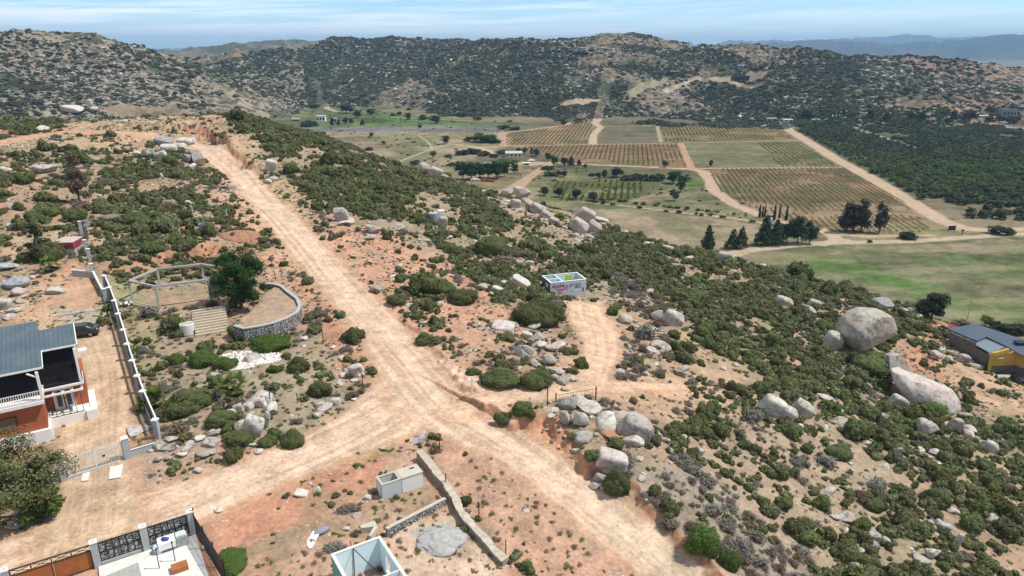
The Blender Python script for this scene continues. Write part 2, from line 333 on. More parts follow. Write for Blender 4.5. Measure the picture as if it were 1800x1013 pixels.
VP = [   # valley patches, on the flat
 ([(420,170),(640,185),(900,212),(900,228),(480,232),(380,200)], (.16,.19,.08), .8, 12),
 ([(490,178),(560,182),(640,190),(640,200),(500,208)], (.19,.19,.10), .7, 8),
 ([(640,195),(780,210),(870,222),(660,226)], (.12,.20,.07), .8, 10),
 ([(620,190),(1000,205),(1000,212),(860,215),(700,200)], (.32,.26,.17), .6, 10),
 ([(430,226),(890,220),(890,232),(560,240),(430,240)], (.25,.235,.225), .9, 6),
 ([(400,233),(890,232),(890,262),(760,300),(700,345),(400,345)], (.38,.31,.20), .9, 8),
 ([(640,240),(740,238),(800,262),(700,272)], (.26,.25,.13), .5, 6),
 ([(700,285),(1010,300),(1010,380),(760,370)], (.30,.26,.16), .8, 5),
 ([(780,300),(950,300),(980,330),(900,360),(800,350)], (.34,.24,.15), .4, 4),
 ([(740,320),(900,312),(910,326),(760,335)], (.22,.2,.09), .4, 4),
 ([(885,257),(886,234),(990,222),(1032,210),(1046,222),(1037,253)], (.30,.215,.125), 1, 1.5),
 ([(1055,225),(1153,223),(1160,250),(1046,252)], (.21,.18,.12), 1, 1.5),
 ([(1155,223),(1365,220),(1400,247),(1163,250)], (.28,.215,.115), 1, 1.5),
 ([(880,258),(1195,253),(1215,296),(1034,288),(960,272)], (.30,.20,.12), 1, 1.5),
 ([(1199,253),(1400,249),(1475,293),(1220,296)], (.215,.20,.115), 1, 1.5),
 ([(1325,252),(1400,249),(1475,293),(1370,295)], (.26,.21,.11), .6, 2),
 ([(1240,298),(1490,296),(1665,400),(1620,412),(1480,415),(1400,398),(1300,362),(1256,334)], (.27,.195,.115), 1, 2),
 ([(1480,318),(1560,330),(1580,345),(1500,330)], (.40,.23,.13), .6, 5),
 ([(1560,390),(1660,402),(1620,412),(1500,412)], (.36,.28,.14), .6, 4),
 ([(930,310),(1240,318),(1300,370),(1340,395),(1100,392),(960,372)], (.19,.19,.10), .9, 5),
 ([(958,321),(1070,316),(1157,323),(1107,352),(987,356)], (.13,.15,.055), .9, 2),
 ([(1105,354),(1180,330),(1185,340),(1130,362)], (.36,.27,.17), .9, 2),
 ([(1205,316),(1240,314),(1238,325),(1212,335)], (.12,.20,.06), .9, 2),
 ([(960,365),(1120,368),(1330,395),(1330,432),(1200,446),(1040,400)], (.36,.285,.19), .95, 3),
 ([(1040,392),(1330,412),(1330,418),(1060,400)], (.25,.22,.14), .6, 2),
 ([(1440,405),(1700,408),(1830,405),(1830,416),(1500,424)], (.32,.27,.15), .8, 3),
 ([(1600,410),(1830,406),(1830,412),(1600,418)], (.16,.2,.08), .6, 2),
 ([(1290,450),(1400,434),(1500,432),(1830,420),(1900,560),(1900,620),(1560,560),(1300,470)], (.20,.205,.11), .95, 3),
 ([(1290,450),(1830,420),(1860,445),(1500,442),(1330,456)], (.38,.30,.20), .7, 3),
 ([(1380,452),(1450,448),(1540,470),(1640,500),(1620,510),(1500,490),(1390,462)], (.11,.21,.055), .85, 5),
 ([(1560,455),(1830,440),(1830,500),(1700,480)], (.14,.21,.08), .5, 8),
 ([(1600,520),(1740,520),(1830,545),(1830,575),(1690,550)], (.13,.20,.07), .6, 5),
 ([(1540,480),(1700,510),(1830,530),(1830,515),(1650,492)], (.33,.27,.18), .5, 4),
 ([(1395,216),(1500,225),(1640,215),(1900,235),(1900,400),(1740,392),(1600,345),(1480,275),(1400,235)], (.13,.125,.08), .95, 4),
 ([(1640,345),(1740,360),(1860,380),(1860,402),(1700,402),(1600,350)], (.29,.235,.15), .8, 4),
 ([(1640,210),(1900,215),(1900,228),(1700,225)], (.27,.24,.16), .7, 6),
]
VPW = [(vpoly(P), c, s, f) for P, c, s, f in VP]
VR = [   # valley tracks
 ([(1368,219),(1400,237),(1470,281),(1540,319),(1600,355),(1650,386),(1690,402),(1740,406),(1860,402)], [4.5,4.5,4.5,4.3,4.3,4,4,3,3], PALE),
 ([(1262,462),(1282,450),(1310,441),(1380,433),(1440,428),(1480,427),(1600,425),(1700,418),(1860,408)], [3.2,3,2.8,2.5,2.5,2.3,2.2,2.2,2.2], (.5,.40,.28)),
 ([(1440,402),(1458,411),(1470,420),(1500,426)], [2.6,2.8,3.0,2.4], (.5,.40,.28)),
 ([(1445,430),(1468,424),(1468,414)], [2.2,2.4,2.2], (.5,.40,.28)),
 ([(962,285),(1034,289),(1120,293),(1216,298),(1236,302),(1250,318),(1254,334),(1290,360),(1340,380),(1400,396),(1450,408),(1520,416),(1640,414)], [2,2.2,2.2,2.8,3.5,3.5,3.5,3,2.8,2.6,2.2,1.6,1.2], PALE),
 ([(835,260),(860,258),(885,257),(1195,252),(1405,248)], [3.5,3,1.6,1.6,1.6], (.46,.33,.21)),
 ([(1216,297),(1490,295)], [2,2], (.46,.33,.21)),
 ([(1197,253),(1206,275),(1216,297)], [2.2,2.2,2.4], (.46,.30,.19)),
 ([(1042,253),(1043,238),(1056,224),(1046,217),(1056,203),(1068,192),(1066,184)], [3.2,3,3,3.5,5,7,6], (.52,.40,.28)),
 ([(1040,223),(1160,222),(1370,218)], [1.8,1.8,2], (.42,.32,.2)),
 ([(1155,223),(1162,250)], [1.5,1.5], (.42,.32,.2)),
 ([(886,234),(930,229),(990,221),(1030,210)], [3,3,3,2.5], (.44,.31,.2)),
 ([(886,257),(890,246),(880,238),(886,233)], [4,4.5,4,3], (.46,.31,.2)),
 ([(840,259),(870,270),(890,272)], [2.5,2.5,2.5], (.5,.40,.28)),
 ([(870,345),(900,335),(930,312),(960,292),(975,286)], [4,4.5,3,2.5,2.5], (.44,.31,.2)),
 ([(905,290),(930,288),(965,286)], [7,8,5], (.47,.34,.24)),
 ([(1040,356),(1100,362),(1180,372),(1290,384),(1340,392)], [.8,.8,1,1.2,1.5], (.46,.38,.26)),
 ([(560,178),(566,188),(590,196),(650,196)], [4,4,3,3], (.48,.40,.30)),
 ([(690,206),(820,212),(930,215)], [2,2,2], (.40,.33,.22)),
 ([(650,300),(700,285),(760,262),(800,250)], [.9,.9,.9,.9], (.46,.38,.27)),
 ([(735,238),(752,250),(760,262)], [.7,.7,.7], (.46,.38,.27)),
 ([(1500,226),(1560,245),(1610,262)], [2.5,2.5,2], (.42,.34,.24)),
 ([(1655,226),(1720,222),(1860,228)], [3,3,3], (.42,.33,.23)),
 ([(1640,208),(1700,212),(1800,214)], [2,2,2], (.4,.36,.26)),
]
VRW = [(vpoly(L), W, c) for L, W, c in VR]
HR = [   # scraped ground and tracks on the far hills
 ([(1150,150),(1200,142),(1260,140),(1290,140)], [3,5,6,6], (.36,.28,.2)),
 ([(1290,146),(1330,150),(1340,152)], [5,6,4], (.36,.27,.18)),
 ([(1110,165),(1150,145),(1170,138)], [5,5,4], (.30,.25,.15)),
 ([(1170,160),(1200,148),(1212,143)], [4,3,3], (.42,.35,.26)),
 ([(985,186),(1010,180),(1050,176)], [4,5,5], (.36,.28,.2)),
 ([(200,196),(260,198),(330,200)], [6,9,5], (.26,.19,.13)),
 ([(1320,135),(1340,132)], [8,8], (.34,.25,.17)),
]
HRW = [(apoly(L), W, c) for L, W, c in HR]

# ---------------------------------------------------------------- ground sheet, one polar grid out to the mountains
fan = np.radians(np.concatenate([np.linspace(-41, 41, 1240), np.arange(43, 319, 2.5)]))
R = [2.5]
while R[-1] < 17000:
    r = R[-1]
    flat = r*r/CAM_Z/830.0
    if r < 34: st = 2.0
    elif r < 330: st = min(max(flat, .11), .55+r*.0022)
    elif r < 1500: st = 1.7+max(0, r-600)*.004
    else: st = max(6, (r-1500)*.012+6)
    R.append(r+st)
R = np.array(R); NR, NA = len(R), len(fan)
GXX = (R[:,None]*np.sin(fan)[None]); GYY = (R[:,None]*np.cos(fan)[None])
gx = GXX.ravel(); gy = GYY.ravel()
gz, zid = H(gx, gy, zone=True)
print('grid', NR, NA, NR*NA)
col = np.zeros((len(gx), 4)); kind = np.zeros(len(gx), int)
def lerp(m, c, t): 
    t = t[:,None]; col[m,:3] = col[m,:3]*(1-t)+np.array(c)[None]*t
# base
RUTS = 0
nrm_f = fbm(gx, gy, 9, 4, 41); nf2 = fbm(gx, gy, 34, 3, 47); nf3 = fbm(gx, gy, 2.3, 3, 53)
m = np.ones(len(gx), bool)
near = zid == 1
idx = np.where(near)[0]
col[idx,:3] = np.array(TAN)
lerp(idx, RED, sstep(.45, .65, nf2[idx])*.6)
lerp(idx, DRY, sstep(.44, .60, nrm_f[idx])*.75)
lerp(idx, OLIVE, sstep(.55, .7, nf3[idx])*sstep(.40, .6, nrm_f[idx])*.55)
def patches(idx, LST, jit):
    xs, ys = gx[idx], gy[idx]
    for P, c, s, f in LST:
        A = np.array(P); pad = f+jit
        bb = (xs > A[:,0].min()-pad) & (xs < A[:,0].max()+pad) & (ys > A[:,1].min()-pad) & (ys < A[:,1].max()+pad)
        if not bb.any(): continue
        ii = idx[bb]; x_, y_ = gx[ii], gy[ii]
        d, _, _ = seg_dist(x_, y_, P+[P[0]]); sd = np.where(in_poly(x_, y_, P), d, -d)
        sd = sd+(fbm(x_, y_, max(f*1.3, .8), 3, 61)-.5)*f*2.2
        t = sstep(-f*.5, f*.5, sd)*s
        lerp(ii, c, t)
patches(idx, NPW, 3)
# trodden edges and wheel ruts of the dirt roads
road_near = np.zeros(len(gx))
for q, W, k in RW:
    A = np.array(q); bb = idx[(gx[idx] > A[:,0].min()-12) & (gx[idx] < A[:,0].max()+12) & (gy[idx] > A[:,1].min()-12) & (gy[idx] < A[:,1].max()+12)]
    d, w_, s = seg_dist(gx[bb], gy[bb], q, W)
    e = d/w_+(fbm(gx[bb], gy[bb], 2, 4, 71)-.5)*.34+(fbm(gx[bb], gy[bb], 12, 2, 72)-.5)*.4
    c = {'main': ROADC, 'red': (.46,.29,.185), 'track': (.56,.385,.265), 'drive': (.50,.36,.24)}[k]
    lerp(bb, (.49,.31,.20), (1-sstep(1.0, 1.55, e))*.75)
    lerp(bb, c, (1-sstep(.86, 1.04, e))*.95)
    u = d*s
    ru = (fbm(u*1.9+(fbm(gx[bb], gy[bb], 22, 2, 73))*4, (gx[bb]+gy[bb])*.03, 1.0, 3, 77, .6))
    along = fbm(gx[bb], gy[bb], 7, 3, 79)
    lerp(bb, tuple(np.array(c)*.72*np.array([1, .92, .84])), (1-sstep(.75, 1.0, e))*sstep(.50, .60, ru)*sstep(.25, .5, along)*(.62 if k == 'main' else .3))
    lerp(bb, tuple(np.array(c)*1.12), (1-sstep(.75, 1.0, e))*sstep(.50, .60, 1-ru)*.7)
    on = e < .98
    if k != 'drive': kind[bb[on]] = 1 if k in ('main', 'red') else 2
    else: kind[bb[on]] = np.where(kind[bb[on]] == 0, 3, kind[bb[on]])
    if k == 'main': lerp(bb, (.45,.40,.28), (1-sstep(.4, 1.0, e))*sstep(44, 66, 110-gy[bb])*sstep(-.5, 6, gx[bb])*.35*sstep(.35,.6,fbm(gx[bb], gy[bb], 4, 3, 75)))
# valley
idx = np.where(zid == 0)[0]; idx = idx[np.hypot(gx[idx], gy[idx]) < 1600]
col[zid == 0,:3] = np.array((.20,.17,.11))
lerp(idx, (.14,.15,.08), sstep(.4, .65, nf2[idx])*.6)
patches(idx, VPW, 12)
xs, ys = gx[idx], gy[idx]
q1 = fbm(xs, ys, 30, 5, 301, .65); q2 = fbm(xs*.25+ys*.06, ys-xs*.05, 3.2, 3, 305); q3 = fbm(xs, ys, 4, 3, 307, .7)
q4 = fbm(xs, ys, 1.6, 2, 309); vv_ = .70*(1+(q1-.5)*1.0+(q2-.5)*.6+(q3-.5)*.6+(q4-.5)*.3)
col[idx,:3] *= vv_[:,None]
gq = sstep(.52, .66, fbm(xs, ys, 22, 4, 311, .65)); lerp(idx, (.085,.105,.045), gq*.5)
streak = fbm(xs*.35+ys*.10, ys*1.0-xs*.12, 7, 4, 83)
t = sstep(.46, .62, streak)*.35
inb = np.hypot(xs, ys) < 330
lerp(idx[inb], (.33,.27,.18), t[inb]); 
for q, W, c in VRW:
    A = np.array(q); bb = idx[(gx[idx] > A[:,0].min()-14) & (gx[idx] < A[:,0].max()+14) & (gy[idx] > A[:,1].min()-14) & (gy[idx] < A[:,1].max()+14)]
    d, w_, s = seg_dist(gx[bb], gy[bb], q, W); e = d/w_+(fbm(gx[bb], gy[bb], 5, 3, 87)-.5)*.35
    lerp(bb, tuple(np.array(c)*.86), (1-sstep(.7, 1.2, e))*.92); kind[bb[e < .97]] = 4
# hills
idx = np.where(zid >= 2)[0]
x_, y_ = gx[idx], gy[idx]
col[idx,:3] = np.array((.092,.096,.062)); col[idx,3] = 1
hb = fbm(x_, y_, 150, 4, 91, .6); hb2 = fbm(x_, y_, 40, 3, 95, .6)
dry = sstep(.45, .60, hb*.6+hb2*.4)
lerp(idx, (.27,.20,.145), dry*.8)
lf = (np.arctan2(x_, y_) < math.radians(-16)) & (np.hypot(x_, y_) < 1100)
lerp(idx[lf], (.30,.245,.185), sstep(.30, .45, hb2[lf])*.85)
rgt = (np.arctan2(x_, y_) > math.radians(26)) & (np.hypot(x_, y_) < 1200)
lerp(idx[rgt], (.29,.19,.145), sstep(.36, .48, hb[rgt])*.85)
for q, W, c in HRW:
    A = np.array(q); bb = idx[(gx[idx] > A[:,0].min()-30) & (gx[idx] < A[:,0].max()+30) & (gy[idx] > A[:,1].min()-30) & (gy[idx] < A[:,1].max()+30)]
    d, w_, s = seg_dist(gx[bb], gy[bb], q, W); e = d/w_+(fbm(gx[bb], gy[bb], 12, 3, 87)-.5)*.6
    lerp(bb, c, 1-sstep(.7, 1.1, e)); col[bb,3] = np.where(e < .9, .2, col[bb,3])
rid = fbm(x_, y_, 9, 4, 313, .7); lerp(idx, (.055,.060,.038), sstep(.5, .62, rid)*.5)
far = idx[zid[idx] == 3]; col[far,:3] = np.array((.045,.055,.05)); lerp(far, (.11,.09,.075), sstep(.45, .6, fbm(gx[far], gy[far], 900, 4, 99))*.6)
col[near,3] = .0
ZG = gz.reshape(NR, NA); GG = GXX; dzr = np.abs(np.gradient(ZG, axis=0))/np.maximum(np.gradient(R)[:,None], .05); dza = np.abs(np.gradient(ZG, axis=1))/np.maximum(np.hypot(np.gradient(GXX, axis=1), np.gradient(GYY, axis=1)), .02)
st_ = np.hypot(dzr, dza).ravel(); ni = np.where(near)[0]; lerp(ni, (.46,.225,.13), sstep(.45, 1.0, st_[ni])*.8)
fine = fbm(gx[ni], gy[ni], 1.1, 4, 321, .75); col[ni,:3] *= (1+(fine-.5)*.55)[:,None]

# pieces of the sheet
kv = kind.copy(); kv[(kind == 0) & (zid == 0)] = 5; kv[(kind == 0) & (zid == 2)] = 6; kv[(kind == 0) & (zid == 3)] = 7
for P, c, s, f in VPW[10:17]: kv[(kv == 5) & in_poly(gx, gy, P)] = 8
for P, c, s, f in VPW[27:28]: kv[(kv == 5) & in_poly(gx, gy, P)] = 9
I, J = np.meshgrid(np.arange(NR-1), np.arange(NA), indexing='ij'); J2 = (J+1) % NA
a = I*NA+J; b_ = I*NA+J2; c_ = (I+1)*NA+J2; d_ = (I+1)*NA+J
quads = np.stack([a, d_, c_, b_], -1).reshape(-1, 4)
cat = kv[quads[:,0]]

MATS = {}
def nodemat(name, base=(.5,.5,.5), rough=.9, spec=.1, metal=0):
    m = bpy.data.materials.new(name); m.use_nodes = True; nt = m.node_tree
    p = nt.nodes['Principled BSDF']; p.inputs['Base Color'].default_value = (*base, 1)
    p.inputs['Roughness'].default_value = rough; p.inputs['Specular IOR Level'].default_value = spec; p.inputs['Metallic'].default_value = metal
    MATS[name] = m
    return m, nt, p
def N(nt, t, **kw):
    n = nt.nodes.new(t)
    for k, v in kw.items():
        if k.startswith('i_'): n.inputs[k[2:].replace('_', ' ')].default_value = v
        else: setattr(n, k, v)
    return n
def nmath(nt, op, a, b=None, c=None):
    m = nt.nodes.new('ShaderNodeMath'); m.operation = op
    for i, v in enumerate((a, b, c)):
        if v is None: continue
        if isinstance(v, (int, float)): m.inputs[i].default_value = v
        else: nt.links.new(v, m.inputs[i])
    return m.outputs[0]
def nmix(nt, f, a, b, mode='MIX'):
    m = nt.nodes.new('ShaderNodeMix'); m.data_type = 'RGBA'; m.blend_type = mode; m.clamp_factor = True
    for i, v in ((0, f), (6, a), (7, b)):
        if isinstance(v, (int, float)): m.inputs[i].default_value = v
        elif isinstance(v, tuple): m.inputs[i].default_value = (*v[:3], 1)
        else: nt.links.new(v, m.inputs[i])
    return m.outputs[2]
def nnoise(nt, vec, scale, detail=4, rough=.55):
    n = nt.nodes.new('ShaderNodeTexNoise'); n.inputs['Scale'].default_value = scale; n.inputs['Detail'].default_value = detail
    n.inputs['Roughness'].default_value = rough; nt.links.new(vec, n.inputs['Vector']); return n.outputs['Fac']
def nrange(nt, v, a, b, c=0., d=1.):
    n = nt.nodes.new('ShaderNodeMapRange'); n.inputs[1].default_value = a; n.inputs[2].default_value = b; n.inputs[3].default_value = c; n.inputs[4].default_value = d
    nt.links.new(v, n.inputs[0]); return n.outputs[0]
def ground_material():
    m, nt, p = nodemat('soil', rough=1, spec=0)
    at_ = N(nt, 'ShaderNodeAttribute', attribute_name='Col'); geo = N(nt, 'ShaderNodeNewGeometry'); pos = geo.outputs['Position']
    n1 = nnoise(nt, pos, .5, 5, .65); n2 = nnoise(nt, pos, 3.0, 5, .7); n3 = nnoise(nt, pos, .06, 4, .6)
    v = nmath(nt, 'ADD', nmath(nt, 'ADD', nrange(nt, n1, .3, .7, -.20, .20), nrange(nt, n2, .3, .7, -.26, .26)), nrange(nt, n3, .3, .7, .92, 1.08))
    mulc = N(nt, 'ShaderNodeCombineXYZ'); 
    for i in range(3): nt.links.new(v, mulc.inputs[i])
    c1 = nmix(nt, 1., at_.outputs['Color'], mulc.outputs[0], 'MULTIPLY')
    # pebbles and small litter
    vo = N(nt, 'ShaderNodeTexVoronoi', feature='F1'); vo.inputs['Scale'].default_value = 2.2; nt.links.new(pos, vo.inputs['Vector'])
    sepc = N(nt, 'ShaderNodeSeparateColor'); nt.links.new(vo.outputs['Color'], sepc.inputs[0])
    peb = nmath(nt, 'MULTIPLY', nrange(nt, vo.outputs['Distance'], .20, .10), nrange(nt, sepc.outputs[0], .80, .86))
    inv = nmath(nt, 'SUBTRACT', 1., at_.outputs['Alpha'])
    c2 = nmix(nt, nmath(nt, 'MULTIPLY', nmath(nt, 'MULTIPLY', peb, .8), inv), c1, (.5,.45,.38))
    lit = nmath(nt, 'MULTIPLY', nrange(nt, vo.outputs['Distance'], .28, .12), nrange(nt, sepc.outputs[1], .82, .88))
    c2 = nmix(nt, nmath(nt, 'MULTIPLY', nmath(nt, 'MULTIPLY', lit, .6), inv), c2, (.15,.12,.075))
    # scrub and stones on the far hills
    vs = N(nt, 'ShaderNodeTexVoronoi', feature='F1'); vs.inputs['Scale'].default_value = .16; vs.inputs['Randomness'].default_value = 1
    dist = N(nt, 'ShaderNodeTexNoise'); dist.inputs['Scale'].default_value = .25; nt.links.new(pos, dist.inputs['Vector'])
    vadd = N(nt, 'ShaderNodeVectorMath', operation='MULTIPLY_ADD'); nt.links.new(dist.outputs['Color'], vadd.inputs[0]); vadd.inputs[1].default_value = (5,5,5); nt.links.new(pos, vadd.inputs[2])
    nt.links.new(vadd.outputs[0], vs.inputs['Vector'])
    ss = N(nt, 'ShaderNodeSeparateColor'); nt.links.new(vs.outputs['Color'], ss.inputs[0])
    shr = nmath(nt, 'MULTIPLY', nrange(nt, vs.outputs['Distance'], .62, .42), nrange(nt, ss.outputs[0], .25, .35))
    c3 = nmix(nt, nmath(nt, 'MULTIPLY', nmath(nt, 'MULTIPLY', shr, .75), at_.outputs['Alpha']), c2, (.052,.060,.036))
    vr = N(nt, 'ShaderNodeTexVoronoi', feature='F1'); vr.inputs['Scale'].default_value = .2; nt.links.new(vadd.outputs[0], vr.inputs['Vector'])
    sr = N(nt, 'ShaderNodeSeparateColor'); nt.links.new(vr.outputs['Color'], sr.inputs[0])
    rk = nmath(nt, 'MULTIPLY', nrange(nt, vr.outputs['Distance'], .42, .30), nrange(nt, sr.outputs[1], .70, .76))
    c4 = nmix(nt, nmath(nt, 'MULTIPLY', nmath(nt, 'MULTIPLY', rk, .6), at_.outputs['Alpha']), c3, (.36,.33,.30))
    nt.links.new(c4, p.inputs['Base Color'])
    bp = N(nt, 'ShaderNodeBump'); bp.inputs['Strength'].default_value = .6; bp.inputs['Distance'].default_value = .25
    nt.links.new(nmath(nt, 'ADD', n1, nmath(nt, 'MULTIPLY', n2, .5)), bp.inputs['Height']); nt.links.new(bp.outputs[0], p.inputs['Normal'])
    return m
SOIL = ground_material()
NAMES = {0:'ground', 1:'dirt_road', 2:'dirt_track', 3:'driveway', 4:'farm_track', 5:'valley_floor', 6:'hills', 7:'mountains', 8:'vineyard_soil', 9:'green_field'}
for k, nm in NAMES.items():
    q = quads[cat == k]
    if not len(q): continue
    used, invx = np.unique(q, return_inverse=True); invx = invx.reshape(-1)
    me = bpy.data.meshes.new(nm); nv = len(used); nq = len(q)
    me.vertices.add(nv); me.vertices.foreach_set('co', np.stack([gx[used], gy[used], gz[used]], 1).astype(np.float32).ravel())
    me.loops.add(nq*4); me.loops.foreach_set('vertex_index', invx.astype(np.int32))
    me.polygons.add(nq); me.polygons.foreach_set('loop_start', np.arange(0, nq*4, 4, dtype=np.int32)); me.polygons.foreach_set('loop_total', np.full(nq, 4, np.int32))
    me.polygons.foreach_set('use_smooth', np.ones(nq, bool))
    me.update(calc_edges=True)
    ca = me.color_attributes.new('Col', 'FLOAT_COLOR', 'POINT'); ca.data.foreach_set('color', col[used].astype(np.float32).ravel())
    me.materials.append(SOIL)
    o = bpy.data.objects.new(nm, me); COL.objects.link(o); o['kind'] = 'structure'
del quads, cat, I, J, J2, a, b_, c_, d_
# ---------------------------------------------------------------- materials for the things
def simple(name, base, rough=.85, spec=.2, metal=0, var=.18, scale=1.5, bump=.0, bscale=8., stain=None):
    m, nt, p = nodemat(name, base, rough, spec, metal)
    tcx = N(nt, 'ShaderNodeTexCoord'); oi = N(nt, 'ShaderNodeObjectInfo')
    n1 = nnoise(nt, tcx.outputs['Object'], scale, 5, .65); n2 = nnoise(nt, tcx.outputs['Object'], scale*9, 4, .7)
    v = nmath(nt, 'ADD', nrange(nt, n1, .3, .7, 1-var, 1+var), nrange(nt, n2, .3, .7, -var*.5, var*.5))
    cx = N(nt, 'ShaderNodeCombineXYZ'); [nt.links.new(v, cx.inputs[i]) for i in range(3)]
    c = nmix(nt, 1., (*base,), cx.outputs[0], 'MULTIPLY')
    if stain: c = nmix(nt, nmath(nt, 'MULTIPLY', nrange(nt, n1, .52, .68), .6), c, stain)
    nt.links.new(c, p.inputs['Base Color'])
    if bump:
        bp = N(nt, 'ShaderNodeBump'); bp.inputs['Strength'].default_value = bump; bp.inputs['Distance'].default_value = .05
        nt.links.new(nnoise(nt, tcx.outputs['Object'], bscale, 5, .6), bp.inputs['Height']); nt.links.new(bp.outputs[0], p.inputs['Normal'])
    return m
def leafmat(name, dark, light, transl=.22, var=.25):
    m, nt, p = nodemat(name, dark, .75, .12)
    at_ = N(nt, 'ShaderNodeAttribute', attribute_name='Leaf'); oi = N(nt, 'ShaderNodeObjectInfo')
    c = nmix(nt, at_.outputs['Fac'], dark, light)
    v = nrange(nt, oi.outputs['Random'], 0, 1, 1-var, 1+var)
    cx = N(nt, 'ShaderNodeCombineXYZ')
    nt.links.new(nmath(nt, 'MULTIPLY', v, nrange(nt, oi.outputs['Random'], 0, 1, 1.12, .92)), cx.inputs[0]); nt.links.new(v, cx.inputs[1]); nt.links.new(v, cx.inputs[2])
    c = nmix(nt, 1., c, cx.outputs[0], 'MULTIPLY')
    nt.links.new(c, p.inputs['Base Color'])
    tr = N(nt, 'ShaderNodeBsdfTranslucent'); nt.links.new(c, tr.inputs['Color'])
    ms = N(nt, 'ShaderNodeMixShader'); ms.inputs[0].default_value = transl
    nt.links.new(p.outputs[0], ms.inputs[1]); nt.links.new(tr.outputs[0], ms.inputs[2])
    nt.links.new(ms.outputs[0], nt.nodes['Material Output'].inputs['Surface'])
    return m
def rockmat(name, base, warm, dark=(.12,.11,.105)):
    m, nt, p = nodemat(name, base, .92, .08)
    tcx = N(nt, 'ShaderNodeTexCoord'); oi = N(nt, 'ShaderNodeObjectInfo'); geo = N(nt, 'ShaderNodeNewGeometry')
    off = N(nt, 'ShaderNodeVectorMath', operation='MULTIPLY_ADD'); cr = N(nt, 'ShaderNodeCombineXYZ')
    nt.links.new(geo.outputs['Position'], off.inputs[0]); off.inputs[1].default_value = (1,1,1); off.inputs[2].default_value = (0,0,0)
    n1 = nnoise(nt, off.outputs[0], .55, 6, .65); n2 = nnoise(nt, off.outputs[0], 4.5, 6, .75); n3 = nnoise(nt, off.outputs[0], 1.6, 4, .6)
    c = nmix(nt, nrange(nt, n1, .42, .62), base, warm)
    c = nmix(nt, nmath(nt, 'MULTIPLY', nrange(nt, n3, .53, .66), .62), c, dark)
    wv = N(nt, 'ShaderNodeTexVoronoi', feature='DISTANCE_TO_EDGE'); wv.inputs['Scale'].default_value = .42
    wa = N(nt, 'ShaderNodeVectorMath', operation='MULTIPLY_ADD'); nz_ = N(nt, 'ShaderNodeTexNoise'); nz_.inputs['Scale'].default_value = 1.1; nz_.inputs['Detail'].default_value = 5; nt.links.new(geo.outputs['Position'], nz_.inputs['Vector']); nt.links.new(nz_.outputs['Color'], wa.inputs[0]); wa.inputs[1].default_value = (2.2,2.2,2.2); nt.links.new(geo.outputs['Position'], wa.inputs[2]); nt.links.new(wa.outputs[0], wv.inputs['Vector'])
    crk = nrange(nt, wv.outputs['Distance'], .022, .006); c = nmix(nt, nmath(nt, 'MULTIPLY', crk, .38), c, (.10,.085,.07))
    cx = N(nt, 'ShaderNodeCombineXYZ'); v = nmath(nt, 'MULTIPLY', nrange(nt, n2, .3, .7, .80, 1.14), nrange(nt, oi.outputs['Random'], 0, 1, .78, 1.08))
    [nt.links.new(v, cx.inputs[i]) for i in range(3)]
    c = nmix(nt, 1., c, cx.outputs[0], 'MULTIPLY'); nt.links.new(c, p.inputs['Base Color'])
    bp = N(nt, 'ShaderNodeBump'); bp.inputs['Strength'].default_value = .8; bp.inputs['Distance'].default_value = .3
    nt.links.new(nmath(nt, 'SUBTRACT', nmath(nt, 'ADD', n1, nmath(nt, 'MULTIPLY', n2, .45)), nmath(nt, 'MULTIPLY', crk, .25)), bp.inputs['Height']); nt.links.new(bp.outputs[0], p.inputs['Normal'])
    return m
M = {}
M['rock'] = rockmat('granite', (.56,.525,.465), (.48,.405,.33), (.20,.17,.145))
M['rockpale'] = rockmat('pale_granite', (.66,.625,.555), (.56,.49,.41), (.26,.23,.20))
M['rockpink'] = rockmat('pinkish_granite', (.61,.545,.495), (.52,.43,.37), (.24,.19,.165))
M['rockgrey'] = rockmat('grey_boulder', (.33,.33,.33), (.40,.37,.34), (.07,.07,.07))
M['rockred'] = rockmat('red_earth_mound', (.50,.27,.165), (.44,.23,.14), (.36,.20,.12))
M['rockblue'] = rockmat('blue_grey_boulder', (.40,.45,.47), (.46,.48,.48), (.2,.22,.23))
M['rockfar'] = rockmat('hill_granite', (.40,.365,.325), (.33,.28,.235), (.16,.14,.125))
M['white'] = simple('white_stone', (.74,.72,.66), var=.2)
M['shrub'] = leafmat('chaparral_leaves', (.066,.082,.030), (.215,.235,.092))
M['shrub2'] = leafmat('olive_leaves', (.085,.094,.042), (.240,.245,.120))
M['bright'] = leafmat('bright_leaves', (.055,.095,.020), (.150,.215,.050))
M['grass'] = leafmat('green_grass', (.09,.13,.03), (.20,.24,.075))
M['dead'] = leafmat('dry_brush', (.115,.10,.08), (.26,.235,.20), .1)
M['deadbrown'] = leafmat('brown_brush', (.12,.09,.06), (.26,.20,.14), .1)
M['darktree'] = leafmat('dark_crown', (.018,.045,.012), (.052,.105,.026), .2, .1)
M['oak'] = leafmat('oak_crown', (.022,.032,.016), (.065,.085,.038), .15, .2)
M['pine'] = leafmat('pine_crown', (.028,.050,.024), (.085,.125,.055), .15, .15)
M['orch'] = leafmat('orchard_crown', (.038,.048,.028), (.125,.150,.080), .15, .3)
M['orchgreen'] = leafmat('green_orchard_crown', (.045,.072,.022), (.150,.195,.062), .15, .3)
M['euca'] = leafmat('dry_crown', (.030,.028,.022), (.085,.075,.058), .1, .1)
M['vine'] = leafmat('vine_leaves', (.085,.095,.03), (.19,.20,.07), .2, .15)
M['pepper'] = leafmat('grey_green_crown', (.070,.088,.034), (.235,.275,.115), .2, .1)
M['palm'] = leafmat('palm_fronds', (.06,.10,.02), (.20,.27,.06), .2, .15)
M['palmdead'] = leafmat('dead_fronds', (.03,.028,.024), (.10,.085,.065), .05, .1)
